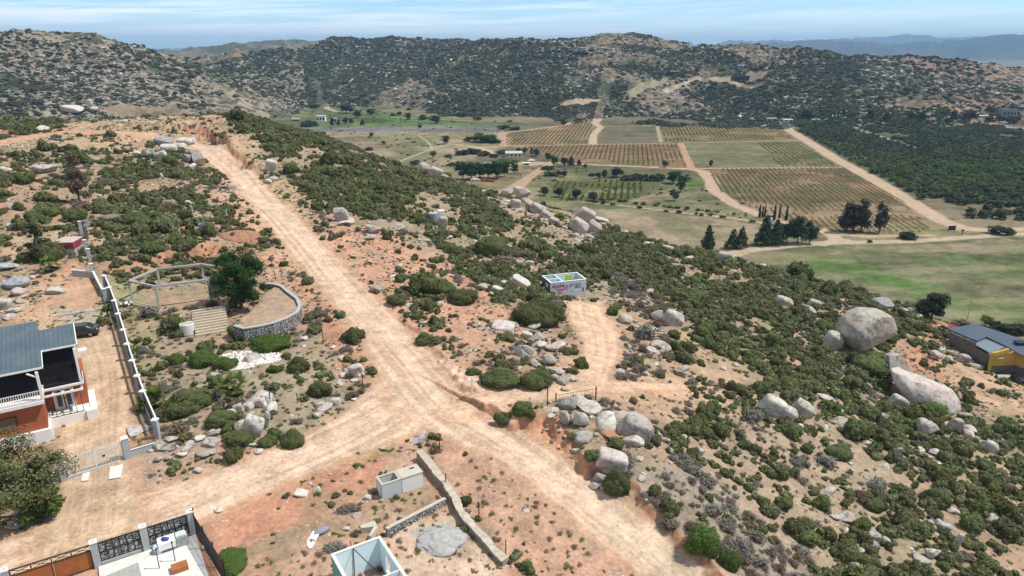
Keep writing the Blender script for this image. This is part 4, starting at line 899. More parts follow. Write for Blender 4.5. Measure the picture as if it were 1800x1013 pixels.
# boulders: centre x, base y, width, height in the photograph, lean, tone, label
BO = [
 (1532,634,104,84,0,'g1','giant rounded boulder overhanging its shaded base on the right slope'),
 (1578,676,58,50,0,'k2','white rounded boulder wedged between the giant boulder and the whale-backed one'),
 (1632,716,138,70,-.50,'k3','long whale-backed pinkish boulder sloping down to the right'),
 (1467,617,34,34,-.2,'r','pale slab half hidden behind the giant boulder on its left'),
 (1557,546,42,32,0,'g','brown boulder with a dark left side at the edge of the green field'),
 (1588,552,22,12,-.4,'k','low stone just right of the dark-sided boulder at the field edge'),
 (1606,556,34,22,-.4,'r','grey split boulder left of the dark round tree'),
 (1362,738,50,44,-.6,'p','upright pale boulder at the left of the pair on the right slope'),
 (1384,744,40,26,-.5,'p','low pale slab leaning against the foot of the upright pale boulder'),
 (1412,736,44,32,-.55,'r','cracked pale boulder at the right of the pair on the right slope'),
 (1632,768,42,40,-.2,'k','rounded pinkish boulder below the whale-backed boulder'),
 (1679,762,26,28,-.4,'r','pale boulder right of the rounded pinkish boulder'),
 (1707,764,30,26,-.3,'r','grey boulder with a shaded cleft on the far right slope'),
 (1742,800,32,28,-.5,'k','leaning boulder lowest on the far right slope'),
 (1645,801,22,18,0,'k','small round boulder under the rounded pinkish boulder'),
 (1574,812,12,30,-.3,'r','thin upright white stone in the dense scrub'),
 (1456,708,38,16,-.4,'r','flat grey boulder in scrub left of the footpath'),
 (1582,718,34,30,-.6,'r','tilted pale boulder below the gap between the two great boulders'),
 (1555,738,32,22,-.5,'p','wedge-shaped pale boulder half in scrub below the whale-backed boulder'),
 (1118,780,66,50,-.45,'k','domed pale boulder right of the red earth mound'),
 (1080,777,50,20,0,'e','smooth red-orange earth mound beside the domed boulder'),
 (1150,778,24,16,0,'r','small stone against the foot of the domed boulder'),
 (1022,758,42,40,-.3,'p','hollowed white boulder above the red bank'),
 (993,757,28,34,0,'r','round grey boulder stacked left of the hollowed one'),
 (1004,748,20,18,0,'r','small grey boulder leaning on the round grey one'),
 (1000,728,44,36,0,'g','dark-mouthed boulder under the open cattle gate'),
 (1032,722,22,13,0,'p','small white boulder right of the dark-mouthed one'),
 (1076,832,62,40,-.35,'k','flat-topped pinkish slab at the lip of the red bank'),
 (1055,843,24,18,-.5,'g','dark-bottomed stone under the flat-topped slab'),
 (924,632,46,34,0,'k','broad pinkish boulder left of the split one'),
 (966,646,40,32,0,'r','split white boulder with a dark crack'),
 (951,612,20,18,0,'p','small pale boulder at the top of the split pile'),
 (970,620,26,20,0,'p','jagged pale boulder behind the split one'),
 (990,682,30,26,0,'w','bright white boulder nearest the side track'),
 (984,664,16,14,0,'w','small white boulder above the bright white one'),
 (884,582,46,12,-.15,'k','long low pinkish boulder below the big dark bush'),
 (940,578,28,18,.4,'p','angular pale boulder right of the long low one'),
 (926,592,22,12,-.3,'p','flat pale stone below the angular boulder'),
 (1100,568,36,26,-.2,'r','broad grey boulder at the left of the group above the track'),
 (1120,582,20,16,0,'w','rounded white boulder below the broad grey one'),
 (1143,586,28,18,0,'p','rounded pale boulder in front of the group above the track'),
 (1163,584,18,16,0,'r','small round boulder right of the rounded pale one'),
 (1157,566,26,24,.5,'r','leaning grey boulder behind the group above the track'),
 (1184,576,42,36,-.5,'r','large shark-fin boulder at the right of the group above the track'),
 (916,506,44,18,-.65,'p','long pale slab lying uphill left of the graffiti ruin'),
 (874,516,24,12,-.6,'p','thin white slab beside the dark bush'),
 (745,302,34,26,-.2,'k','high rounded boulder at the left end of the valley ridge'),
 (766,312,26,22,-.4,'k','second boulder down from the high rounded one'),
 (783,320,24,18,-.5,'k','third and lowest boulder of the ridge end'),
 (894,344,34,20,0,'r','low grey boulder left of the domed ridge boulder'),
 (917,350,38,34,-.4,'k','domed pinkish ridge boulder facing the farm trees'),
 (906,366,24,18,-.3,'r','stone below the domed ridge boulder'),
 (930,366,34,20,-.6,'r','grey boulder just down the ridge from the domed one'),
 (945,376,32,20,-.5,'r','cracked boulder in the middle of the ridge rocks'),
 (962,384,28,14,-.6,'r','small slab at the lower end of the ridge rocks'),
 (973,394,20,10,-.6,'r','last small slab of the ridge rocks'),
 (1030,390,38,30,-.7,'k','sharp leaning slab on the spur against the brown field'),
 (1058,396,28,14,-.3,'k','flat slab right of the sharp leaning one'),
 (1018,412,36,26,-.7,'k','long leaning slab below the sharp one'),
 (1045,410,30,24,-.6,'k','broad brown-shaded slab in the spur pile'),
 (1010,420,24,12,-.3,'r','low stone at the left foot of the spur pile'),
 (1036,426,20,12,-.6,'r','small stone at the bottom of the spur pile'),
 (1098,412,16,12,0,'k','round white stone alone beyond the spur pile'),
 (1143,436,24,11,0,'k','low pale boulder on the spur skyline'),
 (1175,446,26,16,-.4,'k','larger pale boulder further along the spur skyline'),
 (1274,464,30,22,-.3,'r','white boulder cluster piece at the head of the valley track'),
 (1262,456,12,9,0,'r','small white stone beside the head of the valley track'),
 (1342,470,12,10,0,'r','small round white stone alone on the spur skyline'),
 (1380,538,36,18,-.4,'r','grey slab in scrub high on the right slope'),
 (1420,556,34,16,-.3,'r','low pale slab right of the grey slab'),
 (1432,545,26,18,-.5,'r','leaning stone above the low pale slab'),
 (118,206,58,15,0,'p','long flat pale boulder on the left ridge'),
 (158,198,22,18,0,'k','round balanced boulder beside the long flat one'),
 (157,178,15,14,0,'k','small boulder balanced on top of the round one'),
 (70,306,54,20,0,'r','low grey boulder in scrub on the left edge'),
 (4,303,26,14,0,'p','pale boulder cut by the left edge'),
 (72,232,22,14,0,'w','white stone in scrub below the long flat boulder'),
 (260,272,26,16,0,'p','leftmost boulder of the split pile by the upper road'),
 (284,254,34,13,-.1,'g','dark-topped slab on top of the split pile'),
 (294,266,30,12,0,'p','middle slab of the split pile'),
 (310,262,26,9,0,'p','right flat slab of the split pile'),
 (322,252,34,9,-.1,'p','thin long slab at the road edge'),
 (282,282,22,18,.5,'p','lowest leaning slab of the split pile'),
 (240,272,20,10,0,'p','low outlying stone of the split pile'),
 (346,292,34,34,0,'g1','big grey boulder at the bend of the upper road'),
 (328,288,20,22,0,'g','dark cleft stone beside the grey bend boulder'),
 (314,305,10,10,0,'w','small round pale stone below the bend boulder'),
 (476,302,22,20,-.3,'p','pale boulder right of the upper road'),
 (472,322,18,9,0,'p','flat stone below the pale boulder by the upper road'),
 (600,392,26,26,.3,'p','jagged pale boulder on the spur slope'),
 (655,412,34,18,-.4,'p','low ragged boulder right of the jagged one'),
 (778,400,20,20,-.3,'k','pinkish boulder below the steel water tank'),
 (892,360,16,14,0,'p','ragged white outcrop in the ridge scrub'),
 (20,508,48,26,0,'b2','large blue-grey boulder at the left edge of the red cutting'),
 (8,478,44,18,0,'b','flat blue-grey boulder behind the large one'),
 (4,545,30,24,-.3,'p','pinkish boulder by the left edge below the blue-grey one'),
 (34,536,16,14,-.3,'w','angular white stone right of the pinkish boulder'),
 (20,552,22,7,0,'w','flat white slab below the angular stone'),
 (443,772,40,42,-.5,'p','tallest fluted slab of the slab outcrop'),
 (405,735,20,16,.4,'p','leftmost rib of the slab outcrop'),
 (418,728,20,18,.3,'p','second rib of the slab outcrop'),
 (434,722,22,16,.2,'p','third rib of the slab outcrop'),
 (455,716,26,18,.3,'p','upper middle block of the slab outcrop'),
 (468,712,24,22,0,'p','top right block of the slab outcrop'),
 (468,756,13,34,-.5,'p','thin right rib of the slab outcrop'),
 (276,794,28,26,0,'r','grey boulder against the end of the property fence'),
 (300,780,32,13,0,'p','flat pinkish stone above the rockery by the gate'),
 (316,805,22,16,0,'p','rounded sandy stone in the rockery by the gate'),
 (296,812,20,14,0,'r','grey stone in the rockery by the gate'),
 (275,813,20,15,0,'p','sandy rounded stone low in the rockery by the gate'),
 (348,778,26,14,0,'p','tan stone at the top of the rockery'),
 (368,786,32,15,-.2,'r','wide pale stone right of the tan one'),
 (368,802,20,17,0,'w','angular white stone with a dark foot'),
 (347,832,22,12,0,'w','white flat-topped stone lying by the lane'),
 (452,798,20,12,0,'w','white oval stone at the lane edge'),
 (555,735,20,17,0,'w','white stone on a bush left of the junction'),
 (561,716,18,13,0,'w','small white block above the white stone'),
 (588,709,20,17,0,'w','chalk white block nearest the junction'),
 (604,660,28,12,0,'p','half-round tan boulder left of the road'),
 (626,653,24,18,.5,'p','orange split boulder beside the half-round one'),
 (612,647,14,12,0,'r','grey stone behind the two split boulders'),
 (622,668,16,9,0,'w','small white stone below the orange split boulder'),
 (633,810,0,0,0,'w',''), 
 (672,790,18,12,0,'p','sandy stone amid the weeds by the lane'),
 (631,798,10,9,0,'w','round white stone left of the weeds by the lane'),
 (646,880,13,10,0,'p','sandy cobble left of the white block hut'),
 (636,886,9,8,0,'r','grey cobble beside the sandy one'),
 (670,884,9,8,0,'r','grey cobble at the corner of the white block hut'),
 (528,877,26,10,-.2,'p','long sandy stone in the bare red lot'),
 (609,934,20,9,.3,'p','flat sandy stone beyond the roofless blue room'),
 (382,902,18,10,0,'w','pale stone ring piece beside the lane corner'),
 (1676,628,30,14,-.3,'r','low grey boulder left of the yellow house'),
 (1668,650,0,0,0,'r',''),
 (1695,640,26,18,-.4,'r','pale boulder in scrub left of the yellow house'),
 (1646,640,26,24,-.3,'k','pale boulder just beyond the whale-backed one'),
 (1510,1004,34,22,0,'k','rounded boulder cut by the bottom edge'),
 (1513,974,18,16,0,'r','small grey boulder above the rounded one at the bottom edge'),
 (1536,955,26,22,-.3,'r','leaning boulder low on the right slope'),
 (1660,945,26,28,-.4,'w','jagged white boulder low on the far right slope'),
 (1682,968,12,26,-.3,'w','thin white shard below the jagged boulder'),
 (1640,990,36,26,-.3,'p','pale boulder by the lower right corner'),
 (1616,930,16,12,0,'r','small stone left of the jagged white boulder'),
 (1465,745,22,10,0,'r','small flat stone below the boulder pair'),
 (1230,803,18,12,-.3,'w','white oval stone among the grey brush'),
 (1200,776,18,12,0,'p','pale stone near the foot of the domed boulder'),
 (1173,782,20,13,0,'r','grey stone between the domed boulder and the brush'),
 (1470,915,22,12,-.4,'r','slim white stone on the bare lower slope'),
]
BO = [b for b in BO if b[2] > 0]
_collect([[(b[0], b[1]) for b in BO]])
placed = []                                       # (x, y, radius) kept clear of scrub
GM = {}
def special_rock(seed, mat, cuts, squash, rough, under): 
    return rock_mesh('boulder', mat, seed, cuts, 5, squash, rough, under)
for i, (px, py, w, h, lean, tone, lab) in enumerate(BO):
    q, s, dep = size_at(px, py)
    W = w*s; Hh = h*s; dp = W*.8*(1 if abs(lean) < .3 else .7)
    hh = max(.26*W, (Hh-.55*dp*math.sin(dep))/math.cos(dep))*.92
    if h < .9*w and not ('1' in tone or '2' in tone or '3' in tone): hh = min(hh, .60*W)
    big = '1' in tone or '2' in tone or '3' in tone
    mat = M[ROCKM[tone[0]]]
    if big: me = special_rock(300+i, M['rock'] if tone == 'g1' else mat, 4 if tone == 'g1' else 7, .9, .035, .5 if tone == 'g1' else .12)
    else:
        bm_ = SLM[i % 5] if ('slab' in lab or 'rib' in lab or 'block' in lab or lean and i % 2) else (RMESH[i % 8] if w > 24 else RMID[i % 5]); me = GM.get((bm_.name, mat.name))
        if me is None: me = bm_.copy(); me.materials.clear(); me.materials.append(mat); GM[(bm_.name, mat.name)] = me
    o = bpy.data.objects.new('boulder' if tone != 'e' else 'earth_mound', me); link(o)
    sink = .22
    o.scale = (W/2*1.0, dp/2*1.0, hh/2/(1-sink)*1.02)
    up = .5*hh
    o.location = (q[0], q[1]+dp*.38, hz(q[0], q[1]+dp*.38)+up*(.76))
    o.rotation_euler = (rngs.uniform(-.12,.12), -lean*.0-rngs.uniform(-.1,.1), rngs.uniform(-.3,.3)) if not lean else (.1, -lean*.75, rngs.uniform(-.2,.2))
    if px == 1532: o.location.z += .9; o.scale.z *= 1.16; o.scale.x *= 1.12; o.scale.y *= 1.15; o.rotation_euler = (0, .05, .75)
    if px == 1578: o.scale = (o.scale.x*1.15, o.scale.y*1.2, o.scale.z*1.3)
    if px == 1632: o.rotation_euler = (.15, .52, -.15); o.scale = (W/2*1.08, dp*.62, hh*.72); o.location.z -= .2
    if px == 157: o.location = (placed[-1][0]+.1, placed[-1][1], placed[-1][3]+hh*.35)
    tag(o, lab, 'boulder' if tone != 'e' else 'mound', None if tone == 'e' else 'large boulders')
    placed.append((o.location[0], o.location[1], W*.45, o.location[2]+hh*.45))

# bushes that stand out, base point and size in the photograph
BU = [(345,642,62,38,'B','bright green bush left of the white stones, larger of two'),(303,638,38,28,'B','smaller bright green bush at the far left of its group'),
 (462,616,80,28,'B','long bright green hedge above the patch of white stones'),(391,650,46,34,'B','round bright green bush at the left end of the white stones'),
 (521,655,40,34,'s','spindly olive bush right of the white stones'),(478,655,28,20,'B','small lime green bush right of the palm'),(558,697,46,34,'s','dark wedge-shaped bush above the white blocks'),
 (512,789,44,38,'s','round dense bush at the lane edge below the slab outcrop'),(466,786,36,26,'s','dark bush between the slab outcrop and the lane'),(418,788,52,34,'s','dark tangled bush left of the slab outcrop'),
 (318,735,84,56,'s','wide dark green thicket above the rockery'),(302,770,60,34,'d','grey tangled thicket over the rockery'),(382,758,56,36,'s','thicket just left of the fluted slabs'),
 (372,556,32,26,'s','rounded bush in front of the open concrete frame'),(414,590,38,34,'s','bush at the right edge of the timber steps'),(308,592,30,26,'D','grey bush left of the timber steps'),
 (1084,872,50,52,'s','tall green bush at the lip of the red bank'),(1238,985,70,66,'B','large bright bush over the lower red bank'),(1284,1008,44,44,'B','bright bush right of the largest one on the bank'),(1190,912,24,24,'s','small bush on the bank above the large bright one'),
 (944,574,100,62,'S','big dark rounded bush below the graffiti ruin'),(866,452,64,48,'D2','big grey-green bush on the middle of the spur'),(886,474,60,36,'d','brown dry bush below the big grey-green one'),
 (885,746,36,28,'s','green bush by the mouth of the side track'),(918,744,40,30,'D','grey bush under the white post'),(880,690,74,40,'s','dark bush bank above the mouth of the side track'),(940,690,60,44,'s','dark bush below the split boulder'),
 (832,668,26,22,'s','bush on the slope left of the split boulders'),(745,608,36,28,'s','bush right of the straight road'),(697,540,38,26,'s','bush beside the white post on the straight road'),(812,540,60,36,'s','dark bush mass left of the ruin'),
 (775,520,54,30,'s','dense bush at the head of the red gully'),(1548,668,90,52,'S','dark scrub mass in the shade of the giant boulder'),(1642,728,70,36,'B','leafy bush against the whale-backed boulder'),(1122,640,28,26,'s','upright bush beside the grey brush by the track'),
 (1078,556,26,22,'B','bright bush left of the pale boulders'),(1186,594,30,20,'s','bush below the shark-fin boulder'),(1000,625,34,22,'s','bush left of the side track bend'),(1024,650,30,34,'s','bush on the left rim of the side track'),
 (600,872,6,6,'s','small plant'),(738,870,10,8,'s','weed at the front of the white block hut'),(697,878,14,12,'s','round weed under the front wall of the hut'),(819,892,26,24,'s','bush beyond the long low stone wall'),
 (838,918,16,16,'s','smaller bush beside the steel picket'),(761,870,6,8,'s','weed by the stone wall'),(896,992,11,14,'s','tuft at the end of the long stone wall'),(1100,775,0,0,'s',''),
 (548,585,34,22,'s','bush right of the curved rubble wall'),(575,568,20,16,'s','small bush near the picket by the road'),(575,660,0,0,'s',''),(80,470,0,0,'s',''),(40,465,34,26,'s','dark bush behind the blue-grey boulders'),
 (78,463,58,44,'S','dense bushes left of the red-topped cistern'),(60,500,14,11,'s','small round bush below the blue-grey boulder'),(240,400,40,26,'s','bush beside the slim white post'),(126,395,44,30,'S','dark thicket around the ivy-grown post'),
 (1600,720,0,0,'s',''),(1540,905,40,28,'s','bush on the lower right slope'),(1650,900,54,40,'S','dense bush on the lower right slope'),(1480,812,50,34,'S','spreading bush on the right slope'),(1420,800,30,24,'s','bush left of the spreading one'),
 (1330,800,26,24,'s','lone bush on the bare slope'),(1275,842,24,22,'s','lone bush above the grey brush'),(1208,826,14,16,'s','small bush at the top of the grey brush bank'),(1150,770,20,30,'s','upright bush behind the domed boulder'),(1070,740,24,24,'s','bush left of the domed boulder'),
 (400,1004,62,64,'G','dense light green weed patch outside the black mesh fence')]
BU = [b for b in BU if b[2] > 6]
_collect([[(b[0], b[1]) for b in BU]])
n_sh = 0
for i, (px, py, w, h, k, lab) in enumerate(BU):
    q, s, dep = size_at(px, py); W = w*s; dp = W*.75; hh = max(.35*W, (h*s-.5*dp*math.sin(dep))/math.cos(dep))
    me = {'B': SHBIGB[i % 2] if w > 30 else SHB[i % 2], 's': SHBIG[i % 3] if w > 34 else SH[i % 5], 'S': SHBIG[i % 3], 'd': DB[3], 'D': SHBIG[i % 3] if w > 34 else SH[5+i % 3], 'G': SHBIGB[0]}[k[0]]
    o = bpy.data.objects.new('dry_brush' if k == 'd' else 'shrub', me); link(o)
    o.location = (q[0], q[1]+dp*.4, hz(q[0], q[1]+dp*.4)-.08); o.scale = (W*.95, dp*.95, hh*1.35); o.rotation_euler = (0,0,rngs.uniform(-.4,.4)+(3.14 if i % 2 else 0))
    if k == 'G': o.scale = (W*.9, W*1.2, .9)
    tag(o, lab, 'dry bush' if k == 'd' else 'bush', 'dry bushes' if k == 'd' else 'bushes'); placed.append((o.location[0], o.location[1], W*.4, 0)); n_sh += 1

# where the scrub grows: polygon, green, dry, size factor
DENS = [([(0,250),(350,262),(400,380),(440,440),(200,470),(0,400)], .52, .16, 1.1), ([(-20,195),(240,200),(235,225),(120,230),(-20,255)], .85, .05, 1.2),
 ([(360,196),(480,212),(560,240),(700,290),(800,325),(900,347),(900,480),(790,470),(690,440),(600,370),(520,330),(440,260),(400,225)], .93, .05, 1.15),
 ([(380,225),(440,235),(520,330),(600,430),(560,400),(500,380),(430,310),(350,240)], .14, .15, .8),
 ([(580,380),(740,400),(820,480),(900,560),(840,620),(740,600),(620,520),(540,440)], .32, .12, .9),
 ([(590,400),(700,430),(700,520),(640,520)], .14, .08, .8),
 ([(820,330),(980,370),(1060,420),(1000,430),(880,370)], .22, .15, .8),
 ([(850,390),(1000,430),(1100,470),(1000,540),(900,560),(820,480)], .76, .14, 1.1),
 ([(1040,420),(1300,465),(1500,515),(1640,565),(1560,620),(1520,700),(1300,640),(1180,580),(1080,540)], .83, .10, 1.12),
 ([(1060,480),(1100,480),(1200,570),(1160,580),(1040,500)], .08, .75, 1.1),
 ([(1080,620),(1120,590),(1130,660),(1080,670)], .1, .8, 1),
 ([(1280,560),(1340,560),(1560,740),(1640,760),(1500,800),(1330,680)], .55, .08, 1.1),
 ([(1480,700),(1830,760),(1830,1040),(1340,1040),(1450,880)], .74, .1, 1.05),
 ([(1150,740),(1480,760),(1560,860),(1480,960),(1330,900),(1130,800)], .26, .28, .9),
 ([(1085,810),(1200,810),(1410,950),(1440,1040),(1280,1040),(1130,880)], .05, .85, 1.05),
 ([(1160,690),(1330,680),(1480,760),(1300,780),(1180,750)], .36, .25, .9),
 ([(1060,690),(1160,690),(1180,760),(1060,740)], .22, .25, .8),
 ([(1680,600),(1830,700),(1830,770),(1720,720)], .22, .1, .8), ([(1600,590),(1700,640),(1720,720),(1600,640)], .45, .08, .9),
 ([(200,490),(400,540),(560,560),(640,660),(560,780),(230,790)], .22, .34, .85), ([(230,690),(420,690),(440,790),(240,790)], .4, .45, 1),
 ([(500,480),(570,500),(600,600),(540,590)], .15, .5, .9), ([(220,790),(380,790),(380,860),(230,860)], .25, .2, .6),
 ([(-20,400),(180,400),(190,460),(-20,470)], .3, .15, 1), ([(-20,470),(180,470),(190,560),(-20,600)], .04, .05, .7),
 ([(-20,560),(130,560),(240,640),(280,780),(230,900),(-20,960)], 0, .0, .5), ([(380,870),(600,770),(700,760),(760,800),(900,1000),(800,1050),(380,1050)], .03, .07, .45),
 ([(820,760),(880,760),(1230,1040),(960,1040),(830,860)], .02, .06, .35), ([(740,770),(800,800),(860,900),(900,1000),(860,960),(740,800)], .1, .4, .7),
 ([(850,740),(960,745),(1060,840),(1020,850)], .03, .03, .4), ([(640,660),(860,700),(900,760),(700,760)], .02, .02, .4), ([(800,560),(900,600),(890,680),(800,640)], .12, .5, .8),
 ([(880,590),(1040,560),(1050,680),(880,700)], .42, .2, .8), ([(990,530),(1070,530),(1090,600),(1075,680),(1030,680),(1040,600)], .02, .02, .5), ([(-40,900),(400,870),(380,1050),(-40,1050)], 0, 0, .4)]
_collect([d[0] for d in DENS]); DW = [(apoly(P), g, d, s) for P, g, d, s in DENS]
DW.append((apoly([(150,212),(400,208),(410,240),(330,250),(210,262),(60,262),(0,262),(0,250),(110,232)]), .10, .12, .8))
NOPE = [apoly(P) for P in ([(225,500),(270,548),(380,540),(370,470),(240,480)], [(1030,900),(1120,900),(1200,1013),(1000,1013)])]
sp = .62
X, Y = np.meshgrid(np.arange(-185, 190, sp), np.arange(26, 215, sp)); x = (X+rngs.uniform(-.45, .45, X.shape)*sp).ravel(); y = (Y+rngs.uniform(-.45, .45, X.shape)*sp).ravel()
z, zd = H(x, y, zone=True); u, v = project(x, y, z)
ok = (zd == 1) & (u > -90) & (u < 1890) & (v < 1090)
x, y, z, u, v = [q[ok] for q in (x, y, z, u, v)]
vis = np.ones(len(x), bool)
for t in (.55, .7, .8, .87, .92, .96): vis &= (CAM_Z+(z+1.2-CAM_Z)*t) > H(x*t, y*t, False, fast=True)-.2
x, y, z = x[vis], y[vis], z[vis]
g = np.full(len(x), .4); dd = np.full(len(x), .12); sf = np.full(len(x), 1.)
for P, a_, b_, s_ in DW:
    i_ = in_poly(x, y, P); g[i_] = min(.97, a_*1.12); dd[i_] = b_; sf[i_] = s_
clus = fbm(x, y, 4.2, 4, 101, .75); bare = fbm(x, y, 16, 3, 103)
g = g*np.where(bare > .62, .35, 1)
rd = np.full(len(x), 9.)
for q, W, k in RW:
    d_, w_, _ = seg_dist(x, y, q, W); rd = np.minimum(rd, d_-w_)
free = rd > .6
wsp = apoly([(372,632),(395,618),(440,612),(495,620),(500,630),(470,640),(430,648),(385,652)])
free &= ~in_poly(x, y, wsp)
for (bx_, by_, br_, _z) in placed: free &= np.hypot(x-bx_, y-by_) > br_
th_g = np.quantile(clus, 1-np.clip(np.unique(g), 0, 1)); 
cs = np.sort(clus); thr = cs[np.clip(((1-g)*len(cs)).astype(int), 0, len(cs)-1)]
cw_ = clus+rngs.normal(0, .075, len(x)); cs = np.sort(cw_); thr = cs[np.clip(((1-g)*len(cs)).astype(int), 0, len(cs)-1)]
isg = free & (cw_ > thr) & (rngs.random(len(x)) < .72)
clus2 = fbm(x, y, 3.6, 4, 111, .7); cs2 = np.sort(clus2); thr2 = cs2[np.clip(((1-dd)*len(cs2)).astype(int), 0, len(cs2)-1)]
isd = free & ~isg & (clus2 > thr2) & (rngs.random(len(x)) < .5)
EXCL = []                                          # footprints of buildings keep clear
def clear_of(P, pad=0.5):
    d_, _, _ = seg_dist(x, y, P+[P[0]]); return ~(in_poly(x, y, P) | (d_ < pad))
for P in [apoly([(228,530),(278,546),(372,528),(365,490),(280,495)]), [wz(945,503,-2.5), wz(968,524,-2.5), wz(1034,516,-2.5), wz(1000,490,-2.5)], apoly([(320,560),(355,590),(410,590),(410,545),(345,545)]), apoly([(415,590),(530,570),(520,500),(480,490),(420,540)])]:
    c_ = clear_of(P, .4); isg &= c_; isd &= c_
def emit_stuff(name, label, xyz, scale, rot, meshes, pick):
    """one object: points carrying instances of a few small meshes (geometry nodes)"""
    me = bpy.data.meshes.new(name); n = len(xyz); me.vertices.add(n); me.vertices.foreach_set('co', np.asarray(xyz, np.float32).ravel())
    for nm, arr, ty in (('sc', scale, 'FLOAT_VECTOR'), ('ro', rot, 'FLOAT_VECTOR'), ('pk', pick, 'INT')):
        a = me.attributes.new(nm, ty, 'POINT')
        a.data.foreach_set('vector' if ty == 'FLOAT_VECTOR' else 'value', np.asarray(arr, np.float32 if ty != 'INT' else np.int32).ravel())
    o = bpy.data.objects.new(name, me); link(o); o['kind'] = 'stuff'; o['label'] = label
    ng = bpy.data.node_groups.new(name+'_instances', 'GeometryNodeTree')
    ng.interface.new_socket('Geometry', in_out='INPUT', socket_type='NodeSocketGeometry'); ng.interface.new_socket('Geometry', in_out='OUTPUT', socket_type='NodeSocketGeometry')
    gi = ng.nodes.new('NodeGroupInput'); go = ng.nodes.new('NodeGroupOutput'); L = ng.links
    jn = ng.nodes.new('GeometryNodeJoinGeometry')
    asc = ng.nodes.new('GeometryNodeInputNamedAttribute'); asc.data_type = 'FLOAT_VECTOR'; asc.inputs[0].default_value = 'sc'
    aro = ng.nodes.new('GeometryNodeInputNamedAttribute'); aro.data_type = 'FLOAT_VECTOR'; aro.inputs[0].default_value = 'ro'
    apk = ng.nodes.new('GeometryNodeInputNamedAttribute'); apk.data_type = 'INT'; apk.inputs[0].default_value = 'pk'
    for i, mm in enumerate(meshes):
        src = bpy.data.objects.new('instance_source', mm)      # not linked to the scene: only read by the nodes
        oi = ng.nodes.new('GeometryNodeObjectInfo'); oi.inputs['Object'].default_value = src; oi.inputs['As Instance'].default_value = True
        ip = ng.nodes.new('GeometryNodeInstanceOnPoints'); cmp_ = ng.nodes.new('FunctionNodeCompare'); cmp_.data_type = 'INT'; cmp_.operation = 'EQUAL'
        ia = [s_ for s_ in cmp_.inputs if s_.type == 'INT']; L.new([s_ for s_ in apk.outputs if s_.enabled][0], ia[0]); ia[1].default_value = i
        L.new(gi.outputs[0], ip.inputs['Points']); L.new(cmp_.outputs[0], ip.inputs['Selection']); L.new(oi.outputs['Geometry'], ip.inputs['Instance'])
        L.new([s_ for s_ in aro.outputs if s_.enabled][0], ip.inputs['Rotation']); L.new([s_ for s_ in asc.outputs if s_.enabled][0], ip.inputs['Scale']); L.new(ip.outputs[0], jn.inputs[0])
    L.new(jn.outputs[0], go.inputs[0]); md = o.modifiers.new('instances', 'NODES'); md.node_group = ng
    return o
def sizes(n, mean): return mean*np.exp(rngs.normal(0, .45, n))
def scatter(mask, mean, objmeshes, lometh, name, desc, cat, group, nobj, stuffname, stufflabel, hk=1.25):
    xi = np.where(mask)[0]; s_ = sizes(len(xi), mean)*sf[xi]; r_ = np.sqrt(x[xi]**2+y[xi]**2+(z[xi]-CAM_Z)**2)
    uu, vv = project(x[xi], y[xi], z[xi]); inside = (uu > -5) & (uu < 1805) & (vv < 1020)
    order = np.argsort(-(s_/r_)*np.where(inside, 1, .01))
    for j in order[:nobj]:
        k = xi[j]; o = bpy.data.objects.new(name, objmeshes[int(rngs.integers(len(objmeshes)))]); link(o)
        o.location = (x[k], y[k], z[k]-.05); o.scale = (s_[j]*rngs.uniform(.9, 1.15), s_[j]*rngs.uniform(.85, 1.1), s_[j]*hk*rngs.uniform(.8, 1.1)); o.rotation_euler = (0, 0, rngs.uniform(0, 6.28))
        zone_label(o, ('large ' if s_[j] > mean*2.3 else 'mid-sized ' if s_[j] > mean*1.7 else '')+desc, x[k], y[k], group, cat)
    rest = xi[order[nobj:]]; sr = s_[order[nobj:]]; n = len(rest)
    if n: emit_stuff(stuffname, stufflabel, np.stack([x[rest], y[rest], z[rest]-.05], 1), np.stack([sr*rngs.uniform(.9,1.2,n), sr*rngs.uniform(.9,1.2,n), sr*hk*rngs.uniform(.75,1.15,n)], 1),
               np.stack([np.zeros(n), np.zeros(n), rngs.uniform(0, 6.28, n)], 1), lometh, rngs.integers(0, len(lometh), n))
    return n
a_ = scatter(isg, .78, SH, LO, 'shrub', 'olive green chaparral bush', 'bush', 'bushes', 300-n_sh, 'scrub', 'green chaparral scrub covering the near slopes')
b_ = scatter(isd, .8, DB, LOD, 'dry_brush', 'grey leafless brush', 'dry bush', 'dry bushes', 150, 'dry_scrub', 'grey dry scrub between the green bushes', .95)
tfree = free & (rd > .3); tm = tfree & ~isg & ~isd & (rngs.random(len(x)) < .6) & (fbm(x, y, 7, 3, 131) > .40)
n = int(tm.sum()); ss = rngs.uniform(.16, .55, n)
emit_stuff('dry_grass', 'low dry grass tufts on the bare soil', np.stack([x[tm]+rngs.uniform(-.5,.5,n), y[tm]+rngs.uniform(-.5,.5,n), z[tm]-.02], 1), np.stack([ss*1.3, ss*1.3, ss*.7], 1), np.stack([0*ss, 0*ss, ss*99], 1), TU, (rngs.random(n) < .6).astype(int))
